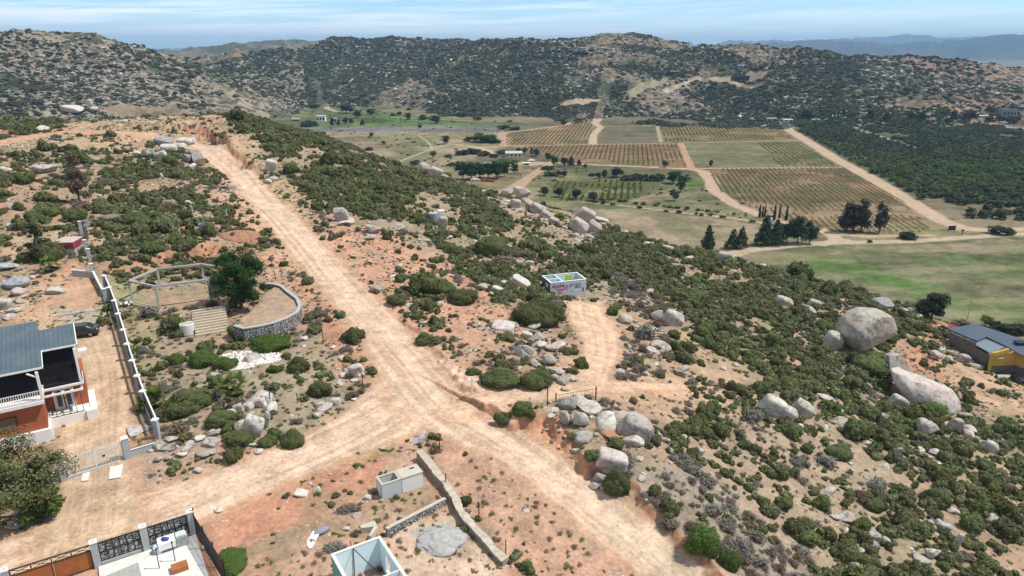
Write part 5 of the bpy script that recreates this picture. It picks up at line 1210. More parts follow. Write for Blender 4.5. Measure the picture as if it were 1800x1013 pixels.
# scattered boulders and stones
nb = int(len(x)*.04); pk = rngs.choice(len(x), nb, replace=False); bx = x[pk]+rngs.uniform(-.5,.5,nb); by = y[pk]+rngs.uniform(-.5,.5,nb)
rk = fbm(bx, by, 22, 3, 121); far_ = np.hypot(bx, by)
keep = (rd[pk] > .5) & (rk > .44) & (rngs.random(nb) < np.clip((rk-.40)*5, .2, 1)); 
keep &= ~in_poly(bx, by, apoly([(0,1000),(300,900),(350,1030),(-20,1030)])) & ~in_poly(bx, by, apoly([(60,560),(170,560),(250,760),(200,850),(0,850),(0,600)]))
bx, by = bx[keep], by[keep]
NP_ = [p for p in placed[:len(BO)] if p[2] > .5]; cx_ = np.repeat([p[0] for p in NP_], 5); cy_ = np.repeat([p[1] for p in NP_], 5); cr_ = np.repeat([p[2] for p in NP_], 5); an_ = rngs.uniform(0, 6.28, len(cx_)); ex_ = cr_*rngs.uniform(1.0, 2.0, len(cx_))+.3
bx = np.concatenate([bx, cx_+np.cos(an_)*ex_]); by = np.concatenate([by, cy_+np.sin(an_)*ex_]); bz = H(bx, by, fast=True); bs = .28*np.exp(np.abs(rngs.normal(0, .75, len(bx))))
low = in_poly(bx, by, apoly([(380,870),(600,770),(760,770),(1240,1040),(380,1050)])); bs = np.where(low, bs*.4, bs)
bs = np.minimum(bs, 1.7); rr_ = np.hypot(bx, by); uu, vv = project(bx, by, bz); ins = (uu > 0) & (uu < 1800) & (vv < 1013)
order = np.argsort(-(bs/rr_)*np.where(ins, 1, .01)); nbo = 150
tone = [M['rock'], M['rockpale'], M['rockpink'], M['rock']]
BV = {}
for j in order[:nbo]:
    t = tone[int(rngs.integers(4))]; b0 = RMID[int(rngs.integers(5))]; me = BV.get((b0.name, t.name))
    if me is None: me = b0.copy(); me.materials.clear(); me.materials.append(t); BV[(b0.name, t.name)] = me
    o = bpy.data.objects.new('boulder', me); link(o); s_ = bs[j]
    o.location = (bx[j], by[j], bz[j]+s_*.12); o.scale = (s_*rngs.uniform(.6, .95), s_*rngs.uniform(.5, .8), s_*rngs.uniform(.38, .62)); o.rotation_euler = (rngs.uniform(-.3,.3), rngs.uniform(-.3,.3), rngs.uniform(0, 6.28))
    zone_label(o, {'granite':'small grey boulder', 'pale_granite':'small whitish boulder', 'pinkish_granite':'small pinkish boulder'}[t.name], bx[j], by[j], 'small boulders', 'boulder')
rest = order[nbo:]; n = len(rest); sr = bs[rest]
RLP = []
for i, b0 in enumerate(RLOW): mm = b0.copy(); mm.materials.clear(); mm.materials.append(tone[i % 3]); RLP.append(mm)
emit_stuff('stones', 'small loose stones on the near slopes', np.stack([bx[rest], by[rest], bz[rest]+sr*.08], 1), np.stack([sr*.7, sr*.6, sr*.45], 1), np.stack([sr*0+.2, sr*0, rngs.uniform(0,6.28,n)], 1), RLP, rngs.integers(0, 5, n))
npb = 26000; ii = rngs.choice(len(x), npb); px_ = x[ii]+rngs.uniform(-.6,.6,npb); py_ = y[ii]+rngs.uniform(-.6,.6,npb); m_ = (rd[ii] > -.2) & (np.hypot(px_, py_) < 110) & (fbm(px_, py_, 6, 3, 133) > .47)
px_, py_ = px_[m_], py_[m_]; pz_ = H(px_, py_, fast=True); s_ = rngs.uniform(.05, .17, len(px_))
emit_stuff('pebbles', 'pebbles lying on the soil beside the roads', np.stack([px_, py_, pz_], 1), np.stack([s_, s_*.8, s_*.6], 1), np.stack([s_*0, s_*0, s_*80], 1), RLP, rngs.integers(0, 5, len(px_)))
# the patch of white stones, the chalk rubble
P = apoly([(372,632),(395,618),(440,612),(495,620),(500,630),(470,640),(430,648),(385,652)]); A = np.array(P); n = 2600
xx = rngs.uniform(A[:,0].min(), A[:,0].max(), n); yy = rngs.uniform(A[:,1].min(), A[:,1].max(), n); k_ = in_poly(xx, yy, P); xx, yy = xx[k_], yy[k_]; zz = H(xx, yy, fast=True)
RW_ = []
for b0 in RLOW[:3]: mm = b0.copy(); mm.materials.clear(); mm.materials.append(M['white']); RW_.append(mm)
s_ = rngs.uniform(.07, .17, len(xx)); emit_stuff('white_stones', 'bright patch of chalky white stones beside the long green hedge', np.stack([xx, yy, zz+.05], 1), np.stack([s_, s_*.8, s_*.6], 1), np.stack([s_*9, s_*0, s_*80], 1), RW_, rngs.integers(0, 3, len(xx)))
print('scrub', a_, b_, 'stones', n)
# ---------------------------------------------------------------- the rocky hills: scrub and boulders too many to count
def hill_points(n, a0, a1, r0, r1, seed):
    r = np.random.default_rng(seed); az = np.radians(r.uniform(a0, a1, n)); R_ = np.exp(r.uniform(math.log(r0), math.log(r1), n))
    X_ = R_*np.sin(az); Y_ = R_*np.cos(az); Z_, zd_ = H(X_, Y_, zone=True); k = zd_ == 2
    for q, W, c in HRW: d_, w_, _ = seg_dist(X_, Y_, q, W); k &= d_ > w_*1.0
    for q, W, c in VRW: 
        d_, w_, _ = seg_dist(X_, Y_, q, W); k &= d_ > w_*1.1
    # leave out what faces away behind a crest
    X_, Y_, Z_ = X_[k], Y_[k], Z_[k]; v = np.ones(len(X_), bool)
    for t in (.9, .95, .975): v &= (CAM_Z+(Z_+4-CAM_Z)*t) > Hfar_fast(X_*t, Y_*t)-3
    return X_[v], Y_[v], Z_[v], r
CH = [shrub_mesh('chaparral', M['chap'], 200+i, 130, .14, 7, .42) for i in range(4)]
X_, Y_, Z_, r = hill_points(260000, -41, 41, 250, 1700, 5)
cl = fbm(X_, Y_, 60, 4, 141, .6)*.5+fbm(X_, Y_, 150, 3, 91, .6)*.5; right_ = (np.degrees(np.arctan2(X_, Y_)) > 26)
k = (r.random(len(X_)) < np.clip((.60-cl)*7+.12, .06, 1)*np.where(right_, .5, np.where((np.degrees(np.arctan2(X_, Y_)) < -16) & (np.hypot(X_, Y_) < 1000), .5, 1))); X_, Y_, Z_ = X_[k], Y_[k], Z_[k]; n = len(X_)
s_ = (1.5+np.hypot(X_, Y_)*.0024)*np.exp(r.normal(0, .3, n)); print('chaparral', n)
emit_stuff('chaparral', 'dark green chaparral covering the rocky hills beyond the valley', np.stack([X_, Y_, Z_-.3], 1), np.stack([s_, s_, s_*.8], 1), np.stack([s_*0, s_*0, s_*50], 1), CH, r.integers(0, 4, n))
X_, Y_, Z_, r = hill_points(240000, -41, 41, 250, 1700, 6)
az_ = np.degrees(np.arctan2(X_, Y_)); cl = fbm(X_, Y_, 34, 4, 151, .65)
den = np.where(az_ < -16, .80, np.where(az_ > 26, .62, .42)); hgt = np.clip((Z_+25)/60, 0, 1)
k = r.random(len(X_)) < np.clip((cl-.44)*8, 0.02, 1)*den*(.35+.65*hgt); X_, Y_, Z_ = X_[k], Y_[k], Z_[k]; n = len(X_); az_ = az_[k]
s_ = np.minimum((.42+np.hypot(X_, Y_)*.0006)*np.exp(np.abs(r.normal(0, .60, n))), 4.0)*np.where(az_ > 26, 1.15, np.where(az_ < -16, .80, .95)); print('hill boulders', n)
HT = []
for i, b0 in enumerate(RLOW): mm = b0.copy(); mm.materials.clear(); mm.materials.append([M['rockfar'], M['rockfar'], M['rock']][i % 3]); HT.append(mm)
emit_stuff('hill_boulders', 'pale granite boulders strewn over the hills beyond the valley', np.stack([X_, Y_, Z_+s_*.15], 1), np.stack([s_, s_*.8, s_*.75], 1), np.stack([r.uniform(-.4,.4,n), r.uniform(-.4,.4,n), s_*50], 1), HT, r.integers(0, 5, n))
# ---------------------------------------------------------------- built things on the near hill
class Fr:
    """a thing's own frame: origin at one ground point, x axis towards another"""
    def __init__(s, a, b, z=None):
        if z is None: s.o = at(*a); q = at(*b)
        else: s.o = wz(a[0], a[1], z); q = wz(b[0], b[1], z)
        s.z = s.o[2]; s.a = math.atan2(q[1]-s.o[1], q[0]-s.o[0]); s.c, s.s = math.cos(s.a), math.sin(s.a); s.len = math.hypot(q[0]-s.o[0], q[1]-s.o[1])
    def uv(s, px, py, h):                           # local place of something seen at height h above the origin
        q = wz(px, py, s.z+h); dx, dy = q[0]-s.o[0], q[1]-s.o[1]; return (dx*s.c+dy*s.s, -dx*s.s+dy*s.c)
    def w(s, u, v): return (s.o[0]+u*s.c-v*s.s, s.o[1]+u*s.s+v*s.c)
    def empty(s, name, label, cat, group=None): return empty(name, s.o, s.a, label, cat, group)

# the house
F = Fr((90,770),(0,791),-.6); F.a = math.radians(33); F.c, F.s = math.cos(F.a), math.sin(F.a); F.o = wz(90,770,-.6)
hs = F.empty('terracotta_house', 'terracotta two-storey house with grey metal roof and white trim, cut by the left edge', 'house')
Z = .6                                              # local z is measured from the base
mb = MB(); mb.box(-15, .2, -.3, 9, -.6, 1.05); mb.box(.2, 3.35, 1.95, 3.7, -.6, .9); mb.build('plinth', M['wpaint'], hs, bevel=.02)
mb = MB(); mb.box(-15, 0, 0, 9.2, 1.05, 3.6); mb.box(0.003, 3.3, 3.7, 9.0, -.6, 3.5); wall = mb.build('wall', M['red'], hs)
mb = MB(); mb.box(-15, -.1, .8, 9.2, 3.95, 6.6); mb.box(-.097, 2.9, 3.4, 8.8, 3.8, 6.9); mb.build('upper_wall', M['shade'], hs)  # wall block coloured near-black to paint in the veranda shade
mb = MB(); mb.box(-15, .15, -.55, 3.0, 3.6, 3.95); mb.build('balcony_floor', M['wpaint'], hs, bevel=.02)
mb = MB(); mb.box(.15, 3.25, 2.3, 5.2, 3.5, 3.72); mb.build('balcony_floor', M['wpaint'], hs, bevel=.02); MB().box(.18, 3.2, 2.5, 5.2, 3.72, 3.78).build('balcony_shade_sheet', M['shade'], hs)  # thin near-black sheet on the right floor paints the shade there
def railing(x0, x1, y, z0, h, step, mat, parent, t=.03, name='railing', axis='x'):
    mb = MB(); n = max(2, int((x1-x0)/step))
    mb.box(x0, x1, y-.03, y+.03, z0+h-.05, z0+h) if axis == 'x' else mb.box(y-.03, y+.03, x0, x1, z0+h-.05, z0+h)
    mb.box(x0, x1, y-.025, y+.025, z0+.06, z0+.10) if axis == 'x' else mb.box(y-.025, y+.025, x0, x1, z0+.06, z0+.10)
    for i in range(n+1):
        q = x0+(x1-x0)*i/n
        mb.box(q-t/2, q+t/2, y-t/2, y+t/2, z0+.10, z0+h-.05) if axis == 'x' else mb.box(y-t/2, y+t/2, q-t/2, q+t/2, z0+.10, z0+h-.05)
    return mb.build(name, mat, parent)
railing(-15, 0, -.45, 3.95, .95, .17, M['wpaint'], hs, .05); railing(.2, 3.1, 2.4, 3.8, .95, .12, M['black'], hs, .035)
mb = MB(); mb.box(0, .22, -.5, -.28, 3.95, 6.6).bar((.1,-.39,6.1), (-.6,-.39,6.6), .12); mb.build('column', M['wpaint'], hs, bevel=.015)
mb = MB(); mb.box(2.95, 3.15, 2.35, 2.55, 3.8, 7.05); mb.build('column', M['wpaint'], hs, bevel=.015)
def rz_(v): return 6.78+.15*(v-.2)
mb = MB()
mb.slab([(-15.5,.1,rz_(.1)),(.55,.1,rz_(.1)),(.55,3,rz_(3)),(3.3,3,rz_(3)),(3.3,7.3,rz_(7.3)),(.5,6.9,rz_(6.9)),(.5,9,rz_(9)),(-15.5,9,rz_(9))], .10)
mb.slab([(.5,6.9,rz_(6.9)),(3.3,7.3,rz_(7.3)),(3.3,10,rz_(7.3)-1),(.5,10,rz_(6.9)-1)], .1); mb.slab([(-15.5,9,rz_(9)),(.5,9,rz_(9)),(.5,12,rz_(9)-1),(-15.5,12,rz_(9)-1)], .1)
roof = mb.build('roof', M['roofm'], hs)
mb = MB()
for i in range(52): 
    u = -15.3+i*.36
    if u > 3.25: break
    v0 = .12 if u < .5 else 3.02; v1 = 8.98 if u < .45 else 7.0
    mb.bar((u, v0, rz_(v0)+.02), (u, v1, rz_(v1)+.02), .035, .05)
mb.build('roof_ribs', M['roofm'], roof)
mb = MB(); mb.bar((-15.5,.07,rz_(0)-.05), (.6,.07,rz_(0)-.05), .06, .16).bar((.6,.0,rz_(0)-.05), (.6,3,rz_(3)-.05), .06, .16).bar((.6,2.97,rz_(3)-.05), (3.35,2.97,rz_(3)-.05), .06, .16).bar((3.34,2.9,rz_(3)-.05), (3.34,7.3,rz_(7.3)-.05), .08, .2); mb.build('fascia', M['wpaint'], roof)
mb = MB(); mb.box(3.31, 4.0, 2.9, 3.7, 6.3, 6.5); mb.build('ledge', M['wpaint'], hs)
w_ = MB().box(-4.55, -2.15, -.05, .02, 1.75, 2.75).build('window', M['curt'], hs)
mb = MB()
for a_, b_ in (((-4.6,-.06,1.7),(-2.1,-.06,1.7)),((-4.6,-.06,2.8),(-2.1,-.06,2.8)),((-4.6,-.06,1.7),(-4.6,-.06,2.8)),((-2.1,-.06,1.7),(-2.1,-.06,2.8))): mb.bar(a_, b_, .07)
mb.build('window_frame', M['brownm'], w_)
for u0 in (.75, 1.5):
    d = MB().box(u0, u0+.62, 3.6, 3.68, .9, 2.95).build('door', M['wpaint'], hs); MB().box(u0+.12, u0+.50, 3.57, 3.6, 1.2, 2.8).build('pane', M['glass'], d); MB().box(u0+(.55 if u0 < 1 else .03), u0+(.60 if u0 < 1 else .08), 3.52, 3.57, 1.9, 2.05).build('handle', M['black'], d)
mb = MB(); mb.box(.6, .74, 3.55, 3.69, .9, 3.1).box(2.13, 2.27, 3.55, 3.69, .9, 3.1).box(.6, 2.27, 3.55, 3.69, 2.96, 3.1); mb.build('door_frame', M['wpaint'], hs)
mb = MB(); mb.box(-.1, 3.1, 1.95, 2.1, 3.05, 3.22).box(-.1, 3.1, 3.35, 3.5, 3.05, 3.22)
for i in range(5): mb.box(-.1+i*.76, .04+i*.76, 2.1, 3.35, 3.06, 3.2)
mb.build('pergola', M['wpaint'], hs)
mb = MB()
for i in range(6): mb.box(.12+i*.53, .17+i*.53, 2.0, 2.05, .9, 3.05)
mb.box(.1, 2.85, 2.0, 2.05, .95, 1.0); mb.build('grille', M['black'], hs)
mb = MB(); mb.prism([(2.95,1.75),(3.85,1.75),(3.85,6.5),(3.3,6.5),(3.3,2.3),(2.95,2.3)], -.6, 1.0); mb.build('side_kerb', M['wpaint'], hs, bevel=.02)

# the car behind the house
cq = wz(146,603,.25); ca_ = math.radians(118)
car = empty('parked_car', (cq[0]-1.2, cq[1]+1.3, hz(cq[0]-1.2, cq[1]+1.3)-.02), math.radians(33)+math.pi*.94, 'dark charcoal sedan parked behind the terracotta house, rear window towards us', 'car')
def car_build(root, scale=1.0):
    prof = [(-2.25,.35),(-2.28,.75),(-2.15,.93),(-1.7,1.0),(-1.05,1.40),(.35,1.42),(1.05,1.02),(1.95,.88),(2.25,.62),(2.25,.35)]
    secs = [(-.86,.0),(-.80,.6),(-.62,1.0),(.62,1.0),(.80,.6),(.86,.0)]
    V = []; k = len(prof)
    for y, t in secs:
        for x, z in prof: zz = z if z <= .9 else .9+(z-.9)*t; V.append((x*(1 if abs(y) < .8 else .97)*scale, y*scale, (zz if abs(y) < .84 else min(zz, .82))*scale))
    Fc = [(i*k+j, i*k+(j+1) % k, (i+1)*k+(j+1) % k, (i+1)*k+j) for i in range(len(secs)-1) for j in range(k)]+[tuple(range(k)), tuple(reversed(range((len(secs)-1)*k, len(secs)*k)))]
    mb = MB(); mb.v = V; mb.f = Fc; mb.build('body', M['car'], root, bevel=.03)
    for s_, x0, z0, x1, z1 in ((1,-1.66,1.03,-1.12,1.38),(1,.42,1.40,1.0,1.06)):
        o_ = .03; MB().quad((x0*scale,-.60*scale,(z0+o_)*scale),(x0*scale,.60*scale,(z0+o_)*scale),(x1*scale,.56*scale,(z1+o_)*scale),(x1*scale,-.56*scale,(z1+o_)*scale)).slab([(x0*scale,-.60*scale,(z0+o_)*scale),(x0*scale,.60*scale,(z0+o_)*scale),(x1*scale,.56*scale,(z1+o_)*scale),(x1*scale,-.56*scale,(z1+o_)*scale)], .01).build('window', M['glass'], root)
    for sy in (-1, 1):
        mb = MB(); P = [(-1.35,1.0),(-.98,1.33),(.25,1.35),(.80,1.03)]; yy = [.80,.70,.70,.80]
        mb.quad(*[(p[0]*scale, sy*(y_+.02)*scale, p[1]*scale) for p, y_ in zip(P, yy)]); mb.slab([(p[0]*scale, sy*(y_+.02)*scale, p[1]*scale) for p, y_ in zip(P, yy)], .008); mb.build('side_window', M['glass'], root)
        MB().box(-2.31*scale, -2.2*scale, (sy*.72-.13)*scale, (sy*.72+.13)*scale, .68*scale, .82*scale).build('tail_lamp', M['carl'], root, bevel=.01)
        MB().box(2.15*scale, 2.28*scale, (sy*.66-.15)*scale, (sy*.66+.15)*scale, .6*scale, .72*scale).build('headlight', M['rim'], root, bevel=.01)
        for wx in (-1.35, 1.38):
            wh = MB().tube((wx*scale, sy*.88*scale, .32*scale), (wx*scale, sy*.68*scale, .32*scale), .32*scale, k=16).build('wheel', M['tyre'], root); MB().tube((wx*scale, sy*.89*scale, .32*scale), (wx*scale, sy*.86*scale, .32*scale), .19*scale, k=12).build('rim', M['rim'], wh)
    MB().box(-2.32*scale, -2.27*scale, -.26*scale, .26*scale, .55*scale, .68*scale).build('number_plate', M['plate'], root)
car_build(car)

# the property's side fence: grey posts with white caps, low white wall, dark panels
FP = [(278,770),(256,718),(246,690),(237,662),(228,632),(221,606),(212,577),(205,553),(196,529),(187,508)]
_collect([FP]); fq = [_cache[p] for p in FP]
fen = empty('boundary_fence', fq[0], 0, 'long property fence of grey posts, white wall coping and dark metal panels stepping uphill', 'fence')
def rel(q, z=0): return (q[0]-fq[0][0], q[1]-fq[0][1], q[2]-fq[0][2]+z)
for i, q in enumerate(fq):
    a = rel(q); p = MB().box(a[0]-.19, a[0]+.19, a[1]-.19, a[1]+.19, a[2]-.4, a[2]+1.75).build('post', M['pillar'], fen); MB().box(a[0]-.26, a[0]+.26, a[1]-.26, a[1]+.26, a[2]+1.75, a[2]+1.88).build('cap', M['cap'], p)
    if i:
        b = rel(fq[i-1]); d = Vector((b[0]-a[0], b[1]-a[1], b[2]-a[2])); dn = d.normalized(); a2 = Vector(a)+dn*.2; b2 = Vector(b)-dn*.2
        MB().bar(a2+Vector((0,0,.2)), b2+Vector((0,0,.2)), .16, 1.0).build('wall_base', M['pillar'], fen)
        mb = MB(); mb.bar(a2+Vector((0,0,1.62)), b2+Vector((0,0,1.62)), .09, .09).bar(a2+Vector((0,0,.78)), b2+Vector((0,0,.78)), .06, .06)
        n_ = int(d.length/.16)
        for j in range(n_): t = (j+.5)/n_; p_ = a2.lerp(b2, t); mb.bar(p_+Vector((0,0,.78)), p_+Vector((0,0,1.6)), .045)
        mb.build('metal_panel', M['black'], fen)
        MB().bar(a2+Vector((.12,.08,1.72)), b2+Vector((.12,.08,1.72)), .12, .07).build('top_rail', M['cap'], fen)
# white coping of the unfinished end
q0 = at(182,520); q1 = at(166,489); q2 = at(128,486)
mb = MB(); mb.bar(Vector(q0)+Vector((0,0,.9)), Vector(q1)+Vector((0,0,.9)), .22, .12).bar(Vector(q1)+Vector((0,0,.9)), Vector(q2)+Vector((0,0,.9)), .22, .12)
o = mb.build('coping', M['cap']); tag(o, 'bent white coping of the unfinished wall at the upper end of the fence', 'coping')
mb = MB(); mb.bar(Vector(q0)+Vector((0,0,.3)), Vector(q1)+Vector((0,0,.3)), .14, 1.0).bar(Vector(q1)+Vector((0,0,.3)), Vector(q2)+Vector((0,0,.3)), .14, 1.0); c_ = mb.build('wall_body', M['conc'], o)
for k, (px, py, h_, lab) in enumerate([(164,488,1.9,'grey block post just above the unfinished white coping'),(159,462,2.0,'grey block post second up from the coping'),(153,447,2.1,'grey block post with a slim white bar beside the red-topped cistern'),(145,417,2.4,'tall grey post wrapped in ivy up the slope'),(68,424,1.5,'lone pale post far left in the scrub'),(188,533,1.9,'stout grey post where the side fence bends')]):
    q = at(px, py); mb = MB(); mb.box(-.2,.2,-.2,.2,-.4,h_); o = empty('block_post', (q[0], q[1], q[2]), .5, lab, 'post', 'block posts'); mb.build('shaft', M['pillar'], o); MB().box(-.24,.24,-.24,.24,h_,h_+.08).build('cap', M['cap'], o)

# the driveway gate and its walls
G0 = Fr((113,842),(226,808),-.65)
gt = G0.empty('driveway_gate', 'wide pinkish white barred driveway gate between two grey pillars', 'gate')
mb = MB(); L_ = G0.len
mb.box(.25, L_-.25, -.03, .03, .10, .18).box(.25, L_-.25, -.03, .03, 1.72, 1.78).box(.25, .33, -.03, .03, .1, 1.78).box(L_-.33, L_-.25, -.03, .03, .1, 1.78).box(L_/2-.04, L_/2+.04, -.03, .03, .1, 1.78); mb.build('gate_frame', M['post'], gt)
mb = MB()
for i in range(34): u = .38+i*(L_-.76)/33; mb.box(u-.02, u+.02, -.02, .02, .18, 1.9)
mb.build('bars', M['post'], gt); MB().box(L_*.62, L_*.66, -.05, .05, .95, 1.1).build('lock', M['black'], gt)
mb = MB(); mb.box(-.1, L_+.1, -.12, .12, -.1, .08); mb.build('track', M['conc'], gt)
for u, lab in ((0, 'left grey gate pillar with white top beside the bushy tree'), (L_, 'right grey gate pillar with white top beside the rockery')):
    x0, y0 = G0.w(u, 0); o = empty('gate_pillar', (x0, y0, G0.z), G0.a, lab, 'pillar', 'gate pillars'); MB().box(-.24,.24,-.24,.24,-.4,2.05).build('shaft', M['pillar'], o); MB().box(-.27,.27,-.27,.27,2.05,2.13).build('cap', M['cap'], o)
for (u0, u1, lab) in ((-3.2, -.24, 'low grey wall with rusty railing left of the driveway gate'), (L_+.24, L_+2.4, 'low grey wall with rusty railing right of the driveway gate')):
    x0, y0 = G0.w(u0, 0); o = empty('gate_wall', (x0, y0, G0.z), G0.a, lab, 'wall', 'walls beside the driveway gate'); MB().box(0, u1-u0, -.1, .1, -.5, .85).build('wall', M['pillar'], o); MB().box(0, u1-u0, -.14, .14, .85, .91).build('coping', M['cap'], o)
    railing(0.02, u1-u0-.02, 0, .88, .75, .16, M['rust'], o, .03)
for px, py, w_, l_, lab in ((151,838,.55,1.3,'short worn concrete strip, left of the two before the gate'), (204,830,.95,1.9,'wide concrete strip, right of the two before the gate')):
    q = at(px, py); o = MB().prism([(-w_/2,-l_/2),(w_/2*.8,-l_/2-.1),(w_/2,l_/2),(-w_/2,l_/2)], -.03, .035).build('concrete_strip', M['slab'], None, (q[0], q[1], hz(q[0], q[1])+.03), G0.a-.2); tag(o, lab, 'concrete strip', 'concrete strips')
q = at(242,758); o = rock_mesh('outcrop', M['rockpink'], 77, 6, 3, .3, .05); o = bpy.data.objects.new('rock_outcrop', o); link(o); o.location = q; o.scale = (1.5, 1.1, .8); tag(o, 'pale pinkish rock outcrop inside the fence above the gate wall', 'rock')

# concrete skeleton on the terrace
base = {'a':(232,530),'b':(279,543),'c':(371,526),'d':(361,494),'e':(287,505)}
top_h = 2.85
CF = Fr((279,543),(371,526), 1.35); cf = CF.empty('open_pavilion', 'open unfinished frame of concrete posts and beams beside the dense dark tree', 'concrete frame')
TP = {k: CF.uv(px, py, top_h) for k, (px, py) in {'a':(226,494),'b':(273,504),'c':(366,492),'d':(354,465),'e':(276,473)}.items()}
TP['d2'] = CF.uv(385, 470, top_h)
for k in 'abcde':
    u, v = TP[k]; xx, yy = CF.w(u, v); g_ = hz(xx, yy)-CF.z; MB().box(u-.14, u+.14, v-.14, v+.14, g_-.3, top_h-.13).build('post', M['conc'], cf)
for a_, b_ in (('a','b'),('b','c'),('a','e'),('e','d'),('d','d2')):
    A_ = Vector((*TP[a_], top_h)); B_ = Vector((*TP[b_], top_h)); d = (B_-A_).normalized(); MB().bar(A_-d*.12, B_-d*.16, .24, .24).build('beam', M['conc'], cf)
u, v = TP['c']; MB().bar((TP['a'][0]+.3, TP['a'][1]-.4, .05), (TP['b'][0]-.3, TP['b'][1]+.2, .05), .14).build('ground_beam', M['conc'], cf)
u2, v2 = CF.uv(321, 520, 0); MB().box(u2-.07, u2+.07, v2-.07, v2+.07, -.2, 1.5).build('thin_post', M['conc'], cf)

# curved rubble wall and the earth it holds
CW = [(415,592),(432,598),(455,594),(480,588),(505,578),(524,566),(529,552),(524,538),(508,524),(496,512),(484,508),(468,507)]
_collect([CW]); cw = [_cache[p] for p in CW]; zt = cw[0][2]+1.35
cwo = empty('rubble_wall', cw[0], 0, 'curved low retaining wall of rubble stones with a pale coping', 'stone wall')
def wallmesh(P, zt, th, z0, o=cw[0]):
    mb = MB(); n = len(P); T = []
    for i, p in enumerate(P):
        a_ = P[max(0, i-1)]; b_ = P[min(n-1, i+1)]; d = Vector((b_[0]-a_[0], b_[1]-a_[1])).normalized(); T.append((Vector((p[0]-o[0], p[1]-o[1])), Vector((-d.y, d.x))*th/2))
    for i in range(n-1):
        (p, k1), (q, k2) = T[i], T[i+1]; mb.prism([tuple(p+k1), tuple(p-k1), tuple(q-k2), tuple(q+k2)], z0-o[2], (zt-o[2]))
    bm_ = mb; return bm_
wallmesh(cw, zt, .36, min(c[2] for c in cw)-.6).build('stonework', M['stone'], cwo); wallmesh(cw, zt+.11, .46, zt).build('coping', M['conc'], cwo)
mb = MB(); P = [(p[0]-cw[0][0], p[1]-cw[0][1]) for p in cw[:11]]; mb.prism(P, -.6, zt-cw[0][2]-.22); o = mb.build('soil_fill', M['earth'], cwo)

# timber steps
ST = Fr((345,590),(404,578)); st = ST.empty('timber_steps', 'flight of long weathered timber steps running down from the terrace', 'steps')
for i in range(10):
    v = i*.50; MB().box(-.1+.05*(i % 3), 3.7-.06*(i % 4)+i*.02, v, v+.26, -.5, .05+i*.16).build('step', M['plank'], st, bevel=.01)
mb = MB(); mb.prism([(-.08,.3),(3.6,.3),(3.7,5.0),(0,5.0)], -.5, .02); MB().slab([(0,.27,-.02),(3.65,.27,-.02),(3.8,5.0,1.42),(.05,5.0,1.42)], .3).build('earth_ramp', M['earth'], st)
q = at(330,583); o = empty('round_planter', q, 0, 'small round rendered planter with a stony top left of the timber steps', 'planter'); MB().tube((0,0,-.2),(0,0,1.0), .82, .78, 20).build('drum', M['slab'], o); r_ = bpy.data.objects.new('rubble', RP_ if False else RLP[1]); link(r_); r_.parent = o; r_.location = (0,0,.98); r_.scale = (.7,.7,.25)
for px, py, lab, n_ in ((222,535,'heap of white rubble at the foot of the concrete frame', 16), (412,905,None,0)):
    if not lab: continue
    q = at(px, py); o = empty('rubble_heap', q, 0, lab, 'rubble heap')
    for j in range(n_):
        a_ = rngs.uniform(0,6.28); d_ = rngs.uniform(0,.8); r_ = bpy.data.objects.new('stone', RW_[j % 3]); link(r_); r_.parent = o; r_.location = (d_*math.cos(a_)*1.3, d_*math.sin(a_), .12+.2*(1-d_)); r_.scale = (.24,.2,.16); r_.rotation_euler = (rngs.uniform(0,3), 0, rngs.uniform(0,6))

# small round tank, steel tank, cistern, tarp-roofed pit
q = at(361,408); o = empty('round_tank', q, .3, 'small round weathered tank with open top beside the reddish mound', 'tank'); mb = MB(); mb.tube((0,0,-.3),(0,0,1.35),.85,.85,24,False); mb.tube((0,0,1.35),(0,0,1.2),.78,.78,24,False); mb.build('shell', M['tank'], o, smooth=False); MB().tube((0,0,.2),(0,0,1.1),.78,.78,24).build('lid', M['dark'], o); mb = MB(); [mb.bar((.85*math.cos(t), .85*math.sin(t), 1.35), (.85*math.cos(t+.27), .85*math.sin(t+.27), 1.35), .09, .07) for t in [i*.2618 for i in range(24)]]; mb.build('rim', M['conc'], o)  # the dark lid disc paints the shaded inside of the open tank
q = at(762,393); o = empty('water_tank', q, .2, 'grey steel water tank with white lid standing in the spur scrub', 'water tank'); MB().tube((0,0,-.3),(0,0,2.0),.95,.95,24).build('shell', M['tank'], o); MB().tube((0,0,2.0),(0,0,2.25),.98,.55,24).build('lid', M['conc'], o); MB().tube((0,0,2.25),(0,0,2.35),.2,.2,12).build('cap', M['black'], o)
MB().box(.9,2.1,-.3,.9,-.3,2.4).build('pump_box', M['cap'], o, bevel=.05)
C0 = Fr((97,452),(133,452)); o = C0.empty('cistern', 'small block cistern with faded red upper band and pinkish top', 'cistern'); L_ = C0.len
mb = MB(); mb.box(0, L_, 0, 3.2, -.4, 1.0); mb.build('base', M['conc'], o); MB().box(.003, L_-.003, .003, 3.19, 1.0, 2.0).build('red_band', M['redp'], o); MB().box(-.05, L_+.05, -.05, 3.25, 2.0, 2.1).build('top', simple('pinkish_faded_concrete', (.52,.40,.36)), o)
Tq = Fr((150,405),(222,392)); o = Tq.empty('collapsed_roof', 'low collapsed dark roof sheet in the scrub above the terrace', 'roof sheet')
mb = MB(); mb.slab([(0,0,.5),(Tq.len*.5,-.3,.7),(Tq.len,0,.4),(Tq.len*.95,3.2,1.3),(.6,3.0,1.2)], .08); mb.build('sheet', simple('grey_felt', (.17,.16,.15)), o)
for u in (.4, Tq.len*.5, Tq.len-.5): MB().box(u-.06, u+.06, .2, .32, -.4, .45).build('prop', M['bark'], o)

